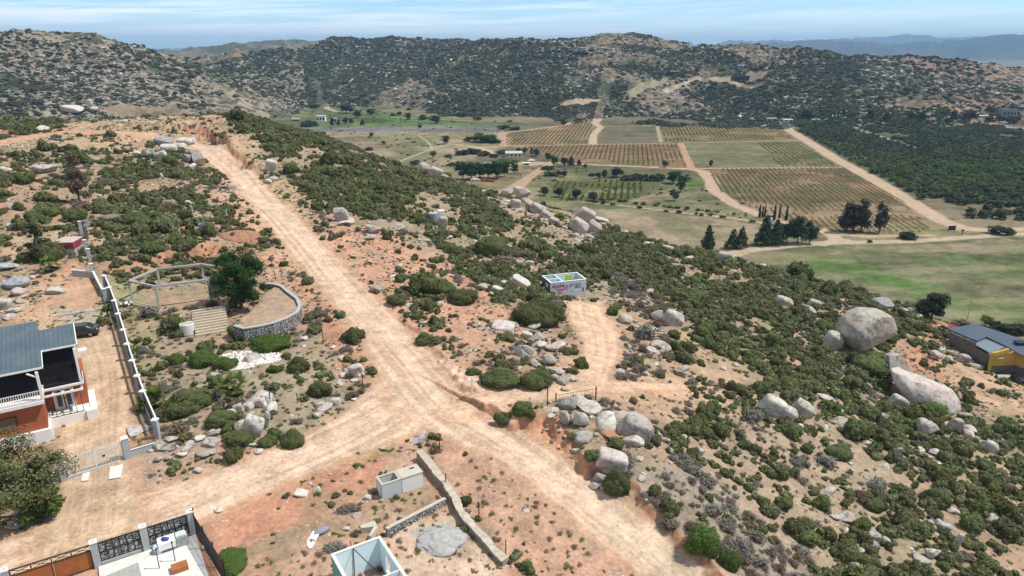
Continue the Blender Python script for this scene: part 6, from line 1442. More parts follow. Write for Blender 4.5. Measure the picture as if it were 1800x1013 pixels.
# white block hut in the bare lot
HT0 = Fr((673,879),(744,855),-1.25); o = HT0.empty('block_hut', 'small white block hut, half roofed, beside the long low stone wall', 'hut')
hh = 1.32; ub, vb = HT0.uv(659, 840, hh); D_ = vb; L_ = HT0.len; m_ = L_*.47
def room(mbx, x0, x1, y0, y1, z0, z1, t): mbx.box(x0, x1, y0, y0+t, z0, z1).box(x0, x1, y1-t, y1, z0, z1).box(x0, x0+t, y0+t, y1-t, z0, z1).box(x1-t, x1, y0+t, y1-t, z0, z1)
mb = MB(); mb.box(0, m_, 0, .12, -.3, hh).box(0, .12, .12, .45, -.3, hh).box(0, .12, .95, D_, -.3, hh).box(0, .12, .45, .95, 1.1, hh).box(.12, m_, D_-.12, D_, -.3, hh); mb.build('open_room', M['gwall'], o)
mb = MB(); mb.box(m_+.05, L_, 0, .12, -.3, hh).box(m_+.05, L_, D_-.12, D_, -.3, hh).box(m_+.05, m_+.17, .12, D_-.12, -.3, hh).box(L_-.12, L_, .12, D_-.12, -.3, hh); mb.build('closed_room', M['wpaint'], o)
mb = MB(); x0, x1 = m_+.02, L_+.04; hx0, hx1, hy0, hy1 = L_-.75, L_-.35, D_*.62, D_*.80
mb.box(x0, x1, -.04, hy0, hh, hh+.07).box(x0, x1, hy1, D_+.04, hh, hh+.07).box(x0, hx0, hy0, hy1, hh, hh+.07).box(hx1, x1, hy0, hy1, hh, hh+.07); mb.build('roof', M['hutroof'], o); MB().box(hx0-.1, hx1+.1, hy0-.1, hy1+.1, hh-.5, hh-.4).build('hatch_shade_sheet', M['dark'], o)  # dark sheet under the hatch paints the shaded hollow
mb = MB(); room(mb, -.02, m_+.0, -.02, D_+.02, hh, hh+.05, .17); mb.build('coping', M['hutroof'], o); MB().box(.13, m_-.01, .13, D_-.13, -.3, .35).build('floor', M['hutroof'], o); MB().box(-.02, .0, .47, .93, -.1, 1.1).build('door', M['wpaint'], o)

# long low stone wall, its cross wall and the roofless blue room
LWp = [(737,806),(752,822),(768,842),(785,864),(800,886),(808,905),(822,925),(846,950),(868,974),(888,993)]
_collect([LWp]); lw = [_cache[p] for p in LWp]; o = empty('stone_wall', lw[0], 0, 'long low stone wall with a broad ragged top running down beside the road bank', 'stone wall')
def wall_strip(P, top, W_, z0, o, z1=None, j=.0):
    V = []; F_ = []; n = len(P)
    for i, p in enumerate(P):
        a_ = P[max(0, i-1)]; b_ = P[min(n-1, i+1)]; d = Vector((b_[0]-a_[0], b_[1]-a_[1])).normalized(); nn = Vector((-d.y, d.x)); w1 = W_/2*(1+rngs.uniform(-j, j)); w2 = W_/2*(1+rngs.uniform(-j, j))
        for s_, w_ in ((1, w1), (-1, w2)):
            for z_ in (z0[i], top[i]): V.append((p[0]-o[0]+nn.x*w_*s_, p[1]-o[1]+nn.y*w_*s_, z_-o[2]))
    for i in range(n-1): 
        a_ = i*4; b_ = a_+4; F_ += [(a_,b_,b_+1,a_+1),(a_+2,a_+3,b_+3,b_+2),(a_+1,b_+1,b_+3,a_+3),(a_,a_+2,b_+2,b_)]
    F_ += [(0,1,3,2), (4*n-4, 4*n-2, 4*n-1, 4*n-3)]; mb = MB(); mb.v = V; mb.f = F_; return mb
fine = []
for i in range(len(lw)-1):
    for k in range(5): t_ = k/5; fine.append(tuple(lw[i][c]*(1-t_)+lw[i+1][c]*t_ for c in range(3)))
fine.append(tuple(lw[-1])); nf_ = len(fine)
tops = [p[2]+.72-.35*(i/nf_)+.05*(i//4 % 2)+rngs.uniform(-.02,.02) for i, p in enumerate(fine)]
wall_strip(fine, tops, .46, [p[2]-1.3 for p in fine], lw[0], j=.08).build('masonry', simple('tan_masonry', (.30,.26,.215), var=.3, scale=3, bump=.4), o)
wall_strip(fine, [t_+.07 for t_ in tops], .60, [t_+.002 for t_ in tops], lw[0], j=.22).build('coping', simple('sandy_coping', (.46,.40,.32), var=.25, scale=2.5, bump=.3), o)
a_ = Vector(at(783,888)); b_ = Vector(at(680,944)); c0 = Vector(at(640,930))
o = empty('cross_wall', a_, 0, 'thin pale wall joining the long stone wall to the roofless blue room', 'wall'); MB().bar((0,0,.1), (b_-a_)+Vector((0,0,.2)), .2, 1.0).build('wall', M['stone'], o); MB().bar((0,0,.63), (b_-a_)+Vector((0,0,.73)), .26, .08).build('coping', M['hutroof'], o)
BR = Fr((582,975),(668,943),.55)
BR.z = .55; bz_ = hz(BR.o[0]+1.5, BR.o[1]-.5)-.15; top = .55-bz_
bo = empty('roofless_room', (BR.o[0], BR.o[1], bz_), BR.a, 'roofless room with pale blue inside walls, cut by the bottom edge', 'unfinished room')
L_ = BR.len; t = .16; q_ = wz(705,995,.55); dx, dy = q_[0]-BR.o[0], q_[1]-BR.o[1]; ur, vr = dx*BR.c+dy*BR.s, -dx*BR.s+dy*BR.c
DD = abs(vr)+0.2
mb = MB(); mb.box(0, L_, -t, 0, 0, top).build('back_wall', M['bpaint'], bo); MB().box(0, t, -5.5, -t-.002, 0, top).build('left_wall', M['bpaint'], bo); MB().box(-.012, -.002, -5.5, 0, 0, top-.01).build('left_facing', M['teal'], bo)
mb = MB(); mb.box(L_-t, L_, -1.2, -t-.002, 0, top).box(L_-t, L_, -2.0, -1.2, 0, .5).box(L_-t, L_, -2.0, -1.2, 1.9, top).box(L_-t, L_, -5.5, -2.0, 0, top); mb.build('right_wall', M['bpaint'], bo)
MB().box(t+.002, L_-t-.002, -DD-t, -DD, 0, top).build('cross_wall', M['gwall'], bo); MB().box(t, L_-t, -5.5, -t, -.3, .05).build('floor', M['bpaint'], bo)
mb = MB(); mb.box(-.03, L_+.03, -t-.02, .03, top, top+.04).box(-.03, t+.02, -5.5, -t-.02, top, top+.04).box(L_-t-.02, L_+.03, -5.5, -t-.02, top, top+.04); mb.build('coping', M['slab'], bo)
mb = MB(); mb.bar((L_*.42,-.05,top-.1),(L_*.42-.02,.3,top+.25), .05).bar((L_*.42,-t,top-.02),(L_*.62,-DD,top-.05), .045).bar((L_*.42,-t-.03,top-.1),(L_*.40,-t-.06,.3), .045); mb.build('reinforcing_bars', M['black'], bo)
o = MB().prism([(0,0),(1.0,.5),(1.3,-.3),(.9,-1.2),(.7,-1.2),(1.0,-.2),(.1,-.3)], -.2, .5).build('low_block_corner', M['hutroof'], None, tuple(at(634,934)), .1); tag(o, 'low unfinished block corner beyond the roofless blue room', 'wall stub')
# gravel pile
gm = rock_mesh('gravel', M['gravel'], 91, 4, 5, .36, .13); o = bpy.data.objects.new('gravel_pile', gm); link(o); q = at(772,950); o.location = (q[0], q[1], q[2]-.1); o.scale = (2.0, 1.5, 1.7); o.rotation_euler = (0,0,.4); tag(o, 'flat pile of grey gravel inside the long stone wall', 'gravel pile')
gm = rock_mesh('mound', M['rockred'], 93, 2, 4, .5, .05); o = bpy.data.objects.new('earth_mound', gm); link(o); q = at(418,415); o.location = (q[0], q[1], q[2]-.4); o.scale = (4.2, 2.6, 2.4); tag(o, 'reddish earth mound beside the upper road above the dense tree', 'mound')

# front of the lower property
LP = [(10,1040),(168,998),(258,975),(345,934)]
LF = Fr((168,1000),(345,941),-1.05); lw_ = LF.len
def hgt(px0, py0, px1, py1): return 0
PH = 2.05
pu = {k: LF.uv(px, py, PH)[0] for k, (px, py) in {'p0':(6,1001),'p1':(163,955),'p2':(250,924),'p3':(333,898)}.items()}
us = [pu['p0'], pu['p1'], pu['p2'], pu['p3']]; v0 = LF.uv(250, 924, PH)[1]
labs = ['grey pillar cut by the bottom left edge at the brown gate', 'grey pillar between the brown gate and the mesh panels', 'grey pillar between the two rubble-filled panels', 'grey corner pillar where the black mesh side fence starts']
for u, lab in zip(us, labs):
    x0, y0 = LF.w(u, v0); o = empty('fence_pillar', (x0, y0, LF.z), LF.a, lab, 'pillar', 'pillars of the lower property'); MB().box(-.2,.2,-.2,.2,-.5,PH-.1).build('shaft', M['pillar'], o); MB().box(-.23,.23,-.23,.23,PH-.1,PH).build('cap', M['cap'], o); MB().box(-.1,.1,-.08,.08,PH,PH+.01).build('cap_mark', M['conc'], o)
for (ua, ub_), lab in (((us[1]+.22, us[2]-.22), 'black framed panel filled with grey rubble, left of the two'), ((us[2]+.22, us[3]-.22), 'black framed panel filled with grey rubble, right of the two, behind the laundry')):
    x0, y0 = LF.w(ua, v0); W_ = ub_-ua; o = empty('fence_panel', (x0, y0, LF.z), LF.a, lab, 'fence panel', 'rubble panels'); MB().box(0, W_, -.09, .09, -.5, .3).build('wall', M['pillar'], o)
    mb = MB(); nx = 6
    for i in range(nx+1): u = .03+i*(W_-.06)/nx; mb.box(u-.03, u+.03, -.045, .045, .3, 1.8)
    for zz in (.33, 1.05, 1.77): mb.box(.06, W_-.06, -.043, .043, zz-.03, zz+.03)
    mb.build('frame', M['black'], o); mb = MB(); mb.box(.05, W_-.05, -.02, .02, .36, 1.74); mb.build('rubble_fill', M['stone'], o)
    mb = MB(); [mb.box(i*.16, i*.16+.025, -.02, .02, 1.8, 1.95) for i in range(int(W_/.16))]; mb.build('spikes', M['black'], o)
x0, y0 = LF.w(us[0]+.22, v0); W_ = us[1]-us[0]-.44; o = empty('timber_gate', (x0, y0, LF.z), LF.a, 'varnished board gate with a cross-braced dark top rail', 'gate')
for i in range(2): MB().box(.06+i*(W_*.5), W_*.5-.03+i*(W_*.5), -.03, .03, .1, 1.35).build('board_panel', M['wood'], o)
mb = MB(); mb.box(0, W_, -.05, .05, 1.35, 1.42).box(0, W_, -.05, .05, 1.78, 1.85).box(0, W_, -.05, .05, .03, .1)
for i in range(4): u = i*W_/4; mb.box(u, u+.06, -.048, .048, 1.42, 1.78).bar((u+.06,0,1.42),(u+W_/4,0,1.78), .03).bar((u+.06,0,1.78),(u+W_/4,0,1.42), .03)
mb.box(W_-.06, W_, -.048, .048, .1, 1.35).box(0, .06, -.048, .048, .1, 1.35).box(W_/2-.035, W_/2+.025, -.048, .048, .1, 1.35); mb.build('gate_frame', M['brownm'], o)
# patio slab and what stands on it
x0, y0 = LF.w(us[1], v0-.2); o = MB().prism([(0,0),(us[3]-us[1]+.1,0),(us[3]-us[1]+.1,-6),(0,-6)], -.4, .1).build('patio_slab', M['slab'], None, (x0, y0, LF.z), LF.a); tag(o, 'pale concrete patio inside the lower property', 'patio')
o2 = MB().prism([(.3,-1.3),(2.3,-1.0),(2.5,-6),(-.2,-6)], .1, .13).build('grey_paving', M['gravel'], o)
MB().box(us[3]-us[1]-1.9, us[3]-us[1]-.9, -3.6, -2.9, .1, .45).build('wooden_edge', M['wood'], o)
def lp(u, v, h=.1): a_ = LF.w(u, v0+v); return (a_[0], a_[1], LF.z+h)
o = empty('laundry_table', lp(us[3]-1.75, -.75), LF.a, 'white cloth-covered table against the right rubble panel', 'table'); MB().box(-.55,.45,-.4,.4,.7,.76).build('table_top', M['cloth'], o); [MB().box(a_, a_+.05, b_, b_+.05, 0, .7).build('leg', M['grey'], o) for a_ in (-.5,.38) for b_ in (-.35,.3)]; MB().slab([(-.6,-.45,.77),(.5,-.45,.77),(.5,.45,.78),(-.6,.45,.78)], .5).build('cloth', M['cloth'], o)
o = empty('laundry_tub', lp(us[3]-2.35, -.85), LF.a, 'pale blue plastic tub full of washing left of the white table', 'tub'); MB().tube((0,0,0),(0,0,.5),.26,.34,14).build('tub', M['tub'], o); r_ = bpy.data.objects.new('washing', RLP[0]); link(r_); r_.data = r_.data.copy(); r_.data.materials.clear(); r_.data.materials.append(M['cloth']); r_.parent = o; r_.location = (0,0,.5); r_.scale = (.3,.28,.16)
bm0 = RLOW[2].copy(); bm0.materials.clear(); bm0.materials.append(M['blue']); o = bpy.data.objects.new('blue_washing', bm0); link(o); o.location = lp(us[3]-1.85, -.75, .96); o.scale = (.32,.24,.18); tag(o, 'dark blue bundle of washing on the white table', 'washing')
o = empty('wash_basin', lp(us[3]-.85, -.75), LF.a, 'grey plastic washing machine with a pale lid near the corner pillar', 'washing machine'); MB().box(-.38,.38,-.32,.32,0,.78).build('body', M['grey'], o, bevel=.04); MB().box(-.36,.3,-.28,.3,.78,.9).build('lid', simple('pale_green_lid', (.55,.66,.62)), o, bevel=.03)
for k, (uu, vv_, lab) in enumerate(((us[3]-2.55, -2.6, 'slim dark pole on the patio, left of the two'), (us[3]-1.55, -2.4, 'slim dark pole on the patio, right of the two'))):
    o = empty('patio_pole', lp(uu, vv_), 0, lab, 'pole', 'patio poles'); MB().tube((0,0,0),(0,0,1.5),.03,.03,8).build('shaft', M['black'], o); MB().tube((0,0,1.5),(0,0,1.6),.07,.05,8).build('knob', M['black'], o)
x0, y0 = LF.w(us[3]+.15, v0-.1); o = empty('mesh_fence', (x0, y0, LF.z), LF.a-math.pi/2+.12, 'tall black mesh side fence sloping away from the corner pillar', 'fence')
mb = MB(); L_ = 6.5
for i in range(int(L_/.09)): mb.box(i*.09, i*.09+.035, -.012, .012, 0, 1.85)
for zz in (0.0, .6, 1.2, 1.82): mb.box(0, L_, -.022, -.012, zz, zz+.05)
mb.build('mesh_panel', M['black'], o)
for i in range(4): MB().box(i*2.1, i*2.1+.07, .012, .08, -.3, 2.3 if i == 0 else 2.0).build('post', M['black'], o)

# graffiti-covered ruin
GR = Fr((967.4,522),(1030,515),-2.55); h_ = 2.15; o = GR.empty('roofless_ruin', 'roofless pale grey ruin with pink and purple graffiti on the front wall', 'ruin'); L_ = GR.len
ub, vb = GR.uv(945, 486, h_); DD = max(3.5, min(7, vb)); print('ruin', L_, ub, vb); t = .16
mb = MB(); mb.box(0, L_*.68, 0, t, -.5, h_).box(L_*.68, L_*.87, 0, t, -.5, .75).box(L_*.68, L_*.87, 0, t, 1.75, h_).box(L_*.87, L_, 0, t, -.5, h_); fw = mb.build('front_wall', M['gwall'], o)
mb = MB(); mb.box(0, t, t, DD*.28, -.5, h_).box(0, t, DD*.52, DD, -.5, h_).box(0, t, DD*.28, DD*.52, -.5, .6).box(0, t, DD*.28, DD*.52, 1.7, h_); mb.build('left_wall', M['gdark'], o)  # left wall has a darker base colour to stand for its shaded side
MB().box(.01, t+.01, DD*.28+.01, DD*.52-.01, .6, 1.7).build('pale_opening', M['wpaint'], o)
mb = MB(); mb.box(t, L_, DD-t, DD, -.5, h_); mb.build('back_wall', M['bpaint'], o); MB().box(L_-t, L_, t, DD-t, -.5, h_).build('right_wall', M['gwall'], o)
mb = MB(); mb.box(L_*.34, L_*.34+t, t, DD-t, -.5, h_-.02).box(t, L_*.34, DD*.5, DD*.5+t, -.5, h_-.03); mb.build('inner_wall', M['bpaint'], o)
mb = MB(); mb.box(-.02, L_+.02, -.02, t+.02, h_, h_+.05).box(-.02, t+.02, t+.02, DD+.02, h_, h_+.05).box(t+.02, L_+.02, DD-t-.02, DD+.02, h_, h_+.05).box(L_-t-.02, L_+.02, t+.02, DD-t-.02, h_, h_+.05); mb.build('coping', M['bpaint'], o)
MB().box(L_*.66, L_*.84, DD-t-.03, DD-t-.005, .9, 1.9).build('lime_patch', M['lime'], o); MB().box(L_*.9, L_*.93, -.02, -.003, .3, .95).build('dark_slot', M['dark'], o)
def spray(txt, u, z, size, mat, sx=1.0, rot=0.0, name='graffiti'):
    cu = bpy.data.curves.new('graffiti', 'FONT'); cu.body = txt; cu.size = size; cu.extrude = .004; cu.offset = .018*size; cu.shear = .15
    tmp = bpy.data.objects.new('tmp', cu); COL.objects.link(tmp); bpy.context.view_layer.update()
    me = bpy.data.meshes.new_from_object(tmp.evaluated_get(bpy.context.evaluated_depsgraph_get())); bpy.data.objects.remove(tmp)
    me.materials.clear(); me.materials.append(mat); g_ = bpy.data.objects.new(name, me); link(g_); g_.parent = fw; g_.location = (u, -.012, z); g_.rotation_euler = (math.pi/2, -rot, 0); g_.scale = (sx, 1, 1); return g_
spray('Ajuba', .15, 1.25, .85, M['magenta'], 1.05, .06); spray('CJS', 2.15, 1.12, .62, M['purple'], .8, .08); spray('JET', 3.05, 1.22, .66, M['purple'], 1.0, .12)
spray('nzm', 1.0, .75, .62, M['pinkp'], 1.2, .05); spray('RVS', 1.05, .35, .45, M['pinkp'], 1.1, .03); spray('ens', 3.1, .5, .45, M['mint'], 1.1, .1)
mb = MB()
for i in range(9): a_ = i*.22; mb.bar((.9+a_, -.008, .98+.10*math.sin(i*1.3)), (1.12+a_, -.008, .98+.10*math.sin((i+1)*1.3)), .02, .09)
mb.build('graffiti_stroke', M['pinkp'], fw)

# cattle gate, wire posts, pickets, slim white posts
CG = Fr((978,712),(1046,704)); o = CG.empty('cattle_gate', 'rusty barred cattle gate standing open along the side track', 'gate'); L_ = CG.len
mb = MB(); mb.bar((0,0,.15),(L_,0,.15),.03).bar((0,0,1.05),(L_,0,1.05),.03)
for i in range(15): mb.bar((L_*i/14,0,.15),(L_*i/14,0,1.05),.02)
mb.build('bars', M['brownm'], o); [MB().box(u-.05, u+.05, -.05, .05, -.3, 1.3).build('post', M['brownm'], o) for u in (-.06, L_+.06)]
for k, (px, py, h_, lab) in enumerate([(962,718,2.4,'tall dark post at the mouth of the side track'),(773,790,1.3,'steel picket on the bank beyond the long stone wall, topmost'),(784,861,1.5,'steel picket by the middle of the long stone wall'),(842,915,1.7,'steel picket beside the lower long stone wall'),
     (889,975,1.3,'steel picket at the lower end of the long stone wall'),(568,600,1.5,'steel picket between the rubble wall and the road'),(542,556,1.0,'short steel picket right of the rubble wall'),(638,683,1.7,'steel picket at the corner of the junction'),(476,712,1.5,'steel picket standing in the slab outcrop'),
     (396,733,1.4,'steel picket left of the slab outcrop'),(523,706,.9,'short steel picket below the spindly bush'),(690,545,1.2,'thin picket on the bank beside the straight road'),(905,590,1.2,'thin picket beside the long low boulder'),(484,490,.9,'thin picket above the rubble wall')]):
    q = at(px, py); o = MB().bar((0,0,-.3),(0,0,h_),.09 if k == 0 else .07).bar((-.03,0,h_*.7),(.08,0,h_*.7),.03).bar((-.03,0,h_*.4),(.08,0,h_*.4),.03).build('picket', M['brownm'] if k == 0 else M['black'], None, q); tag(o, lab, 'fence post', 'steel pickets')
for k, (px, py, h_, lab) in enumerate([(830,695,2.0,'slim white post at the junction by the side track'),(931,728,1.9,'slim white post in the grey bush by the side track'),(741,594,1.6,'slim white post second up the right side of the road'),(629,482,1.6,'slim white post right of the upper road by the red gully'),(239,391,1.6,'slim white post left of the round tank'),
     (340,383,1.9,'slim white post with a hooked top above the round tank'),(400,388,1.9,'slim white post right of the round tank'),(573,418,1.4,'slim white post on the slope right of the upper road'),(671,537,1.5,'slim white post beside the straight road above the bush'),(534,372,1.3,'slim white post highest along the upper road')]):
    q = at(px, py); mb = MB().box(-.07,.07,-.07,.07,-.3,h_)
    if k == 5: mb.bar((0,0,h_-.02),(-.3,0,h_+.25),.1)
    o = mb.build('white_post', M['post'], None, q, .3); tag(o, lab, 'post', 'slim white posts')
q = at(729,784); o = empty('small_sign', q, .4, 'small blank white sign leaning by the lane weeds', 'sign'); MB().box(-.03,.03,-.02,.02,-.2,.5).build('stake', M['plank'], o); MB().box(-.3,.3,-.05,-.02,.25,.75).build('board', M['plate'], o)
q = at(430,786); o = MB().bar((-1.6,0,.12),(1.6,.15,.2),.2,.12).build('timber_beam', simple('pale_green_timber', (.50,.58,.40)), None, q); tag(o, 'pale green painted beam lying below the fluted slabs', 'beam')
q = at(138,553); o = MB().bar((-2.6,-1.0,.15),(2.6,1.6,.35),.10).build('white_pipe', M['post'], None, q); tag(o, 'long thin white pipe lying on the red ground behind the car', 'pipe')
q = at(546,952); o = MB().slab([(-.35,-.9,.1),(.3,-.8,.12),(.5,.6,.25),(.0,.8,.3)], .08).build('white_sheet', M['cloth'], None, q); tag(o, 'crumpled whitish sheet lying in the weeds of the red lot', 'sheet')
q = at(563,937); me_ = RLOW[3].copy(); me_.materials.clear(); me_.materials.append(simple('mauve_bag', (.26,.25,.32))); o = bpy.data.objects.new('sack', me_); link(o); o.location = (q[0], q[1], q[2]+.15); o.scale = (.75,.35,.35); o.rotation_euler = (0,0,.7); tag(o, 'mauve grey sack beside the crumpled whitish sheet', 'sack')
q = at(480,960); me_ = RLOW[1].copy(); me_.materials.clear(); me_.materials.append(M['black']); o = bpy.data.objects.new('black_bag', me_); link(o); o.location = (q[0], q[1], q[2]+.12); o.scale = (.36,.26,.25); tag(o, 'small black rubbish bag alone in the weeds', 'bag')
for px, py, sc_, lab in ((605,897,(1.5,.8,.35),'dark ash heap in the red lot beyond the blue room'), (582,965,(1.3,.8,.45),'dark brushwood heap against the blue room')):
    q = at(px, py); o = bpy.data.objects.new('ash_heap', DB[1]); link(o); o.location = q; o.scale = (sc_[0]*1.6, sc_[1]*1.6, sc_[2]*1.6); tag(o, lab, 'heap', 'dark heaps')
# ---------------------------------------------------------------- trees
def crown_mesh(name, mat, seed, kind, n):
    """unit tree: 1 high, about 1 wide; returns crown mesh and the trunk mesh"""
    rng = np.random.default_rng(seed); C = []; Rr = []
    if kind == 'round':
        for i in range(26): a = rng.random()*6.28; t = rng.random(); r = .30*math.sqrt(rng.random())*(1-abs(t-.45)*.6); C.append((r*math.cos(a), r*math.sin(a), .28+.52*t)); Rr.append(.10+.09*rng.random())
        size = .022; sq = .85; th = .42
    elif kind == 'low':
        for i in range(26): a = rng.random()*6.28; r = .40*math.sqrt(rng.random()); C.append((r*math.cos(a), r*math.sin(a), .18+.55*rng.random()*(1-r))); Rr.append(.12+.10*rng.random())
        size = .03; sq = .85; th = .3
    elif kind == 'pine':
        for i in range(34): t = (i+.5)/34; r = .34*(1-t)**.75*rng.uniform(.4, 1); a = i*2.4; C.append((r*math.cos(a), r*math.sin(a), .12+.80*t)); Rr.append(.15*(1-t*.72)+.02)
        size = .022; sq = .7; th = .8
    elif kind == 'cypress':
        for i in range(16): t = i/15; C.append((rng.normal()*.008, rng.normal()*.008, .08+.84*t)); Rr.append(.075*(1-t)**.5+.018)
        size = .016; sq = 1.6; th = .3
    elif kind == 'tall':
        for i in range(30): a = rng.random()*6.28; t = rng.random(); r = .20*math.sqrt(rng.random())*(1.1-abs(t-.4)); C.append((r*math.cos(a), r*math.sin(a), .20+.66*t)); Rr.append(.07+.07*rng.random())
        size = .018; sq = 1.15; th = .6
    elif kind == 'dense':
        for i in range(46): a = rng.random()*6.28; t = rng.random(); r = .42*math.sqrt(rng.random())*(1-.5*abs(t-.4)); C.append((r*math.cos(a), r*math.sin(a), .20+.62*t*(1-.3*r))); Rr.append(.09+.09*rng.random())
        size = .016; sq = .8; th = .45
    elif kind == 'sparse':
        for i in range(22): a = rng.random()*6.28; t = rng.random(); r = .24*math.sqrt(rng.random())*(1.1-t); C.append((r*math.cos(a), r*math.sin(a), .15+.8*t)); Rr.append(.05+.06*rng.random())
        size = .016; sq = .9; th = .8
    V, F, L = leaves(C, Rr, n, size*(6000/n)**.35, rng, sq, .35, .3, True)
    crown = mesh_np(name, V, F, [mat], None, L)
    if kind not in ('cypress', 'sparse'):           # a few inner masses so that the crown is not see-through everywhere
        bm = bmesh.new(); bmesh.ops.create_icosphere(bm, subdivisions=1, radius=1); cv = np.array([v.co[:] for v in bm.verts]); cf = np.array([[v.index for v in f.verts] for f in bm.faces]); bm.free()
        for c, r in list(zip(C, Rr))[::2]:
            F = np.concatenate([F, cf+len(V)]); V = np.concatenate([V, cv*r*.62*np.array([1,1,sq])+np.array(c)]); L = np.concatenate([L, np.zeros(len(cf))+.1])
        bpy.data.meshes.remove(crown); crown = mesh_np(name, V, F, [mat], None, L)
    mb = MB(); tr = .028 if kind != 'cypress' else .012; top = Vector((rng.normal()*.02, rng.normal()*.02, th)); mb.tube((0,0,-.05), top, tr, tr*.55, 7, False)
    if kind not in ('cypress',):
        for c in C[:12]: 
            b0 = top*rng.uniform(.45, 1); mb.tube(b0, Vector(c), tr*.45, tr*.12, 5, False)
    me = bpy.data.meshes.new('trunk'); me.from_pydata(mb.v, [], mb.f); me.polygons.foreach_set('use_smooth', [True]*len(me.polygons)); me.materials.append(M['bark'])
    return crown, me
TM = {}
def tmesh(kind, mat, i, n):
    k = (kind, mat, i, n)
    if k not in TM: TM[k] = crown_mesh('crown', M[mat], hash_(kind+mat)+i, kind, n)
    return TM[k]
def hash_(s): return sum(ord(c)*(i+1) for i, c in enumerate(s)) % 9973
def tree_at(x, y, z, W, Hh, kind, mat, name, label, group=None, n=900, variants=3, rz=None, cat='tree'):
    i = int(rngs.integers(variants)); cm, tm_ = tmesh(kind, mat, i, n); wu = {'round': .76, 'low': .9, 'pine': .66, 'cypress': .18, 'tall': .52, 'dense': 1.0, 'sparse': .58}[kind]
    o = empty(name, (x, y, z), rngs.uniform(0, 6.28) if rz is None else rz, label, cat, group)
    c = bpy.data.objects.new('crown', cm); t = bpy.data.objects.new('trunk', tm_)
    for p in (c, t): link(p); p.parent = o; p.scale = (W/wu, W/wu, Hh)
    return o
def tree(px, py, w, h, kind, mat, name, label, group=None, n=900, **k):
    q = at(px, py); f = q[1]*math.cos(PITCH)-(q[2]-CAM_Z)*math.sin(PITCH); s = f/FOC; dep = math.atan2(CAM_Z-q[2], math.hypot(q[0], q[1]))
    W = w*s; Hh = max(.4*W, (h*s*1.08-.2*W*math.sin(dep))/math.cos(dep)); return tree_at(q[0], q[1]+W*.15, hz(q[0], q[1]+W*.15), W, Hh, kind, mat, name, label, group, n, **k)
tree(418,545,112,112,'dense','darktree','dense_tree','dense dark green spreading tree between the concrete frame and the rubble wall',None,16000,variants=1)
tree(24,925,175,165,'dense','pepper','bushy_tree','big bushy grey-green tree in the lower left corner beside the gate wall',None,13000,variants=1)
tree(72,916,70,62,'low','bright','bush','low bright green bush under the right side of the corner tree',None,3000,variants=1,cat='bush')
tree(137,362,46,84,'sparse','deadbrown','dead_pine','tall brown half-dead pine standing in the upper left scrub',None,3500,variants=1)
tree(1640,566,54,52,'round','oak','round_tree','dark round tree on the spur edge above the yellow house',None,6000,variants=1)
tree(66,462,50,62,'sparse','oak','thin_tree','thin leaning dark tree left of the red-topped cistern',None,2500,variants=1)
FARM = [(813,316,30,32),(829,317,28,32),(843,315,27,30),(858,314,26,28),(873,315,26,30),(887,312,22,26)]
for i, (px, py, w, h) in enumerate(FARM): tree(px,py,w,h,'round','darktree','grove_tree',['leftmost','second','third','fourth','fifth','rightmost'][i]+' tree of the dark farm grove','trees of the farm grove',1600)
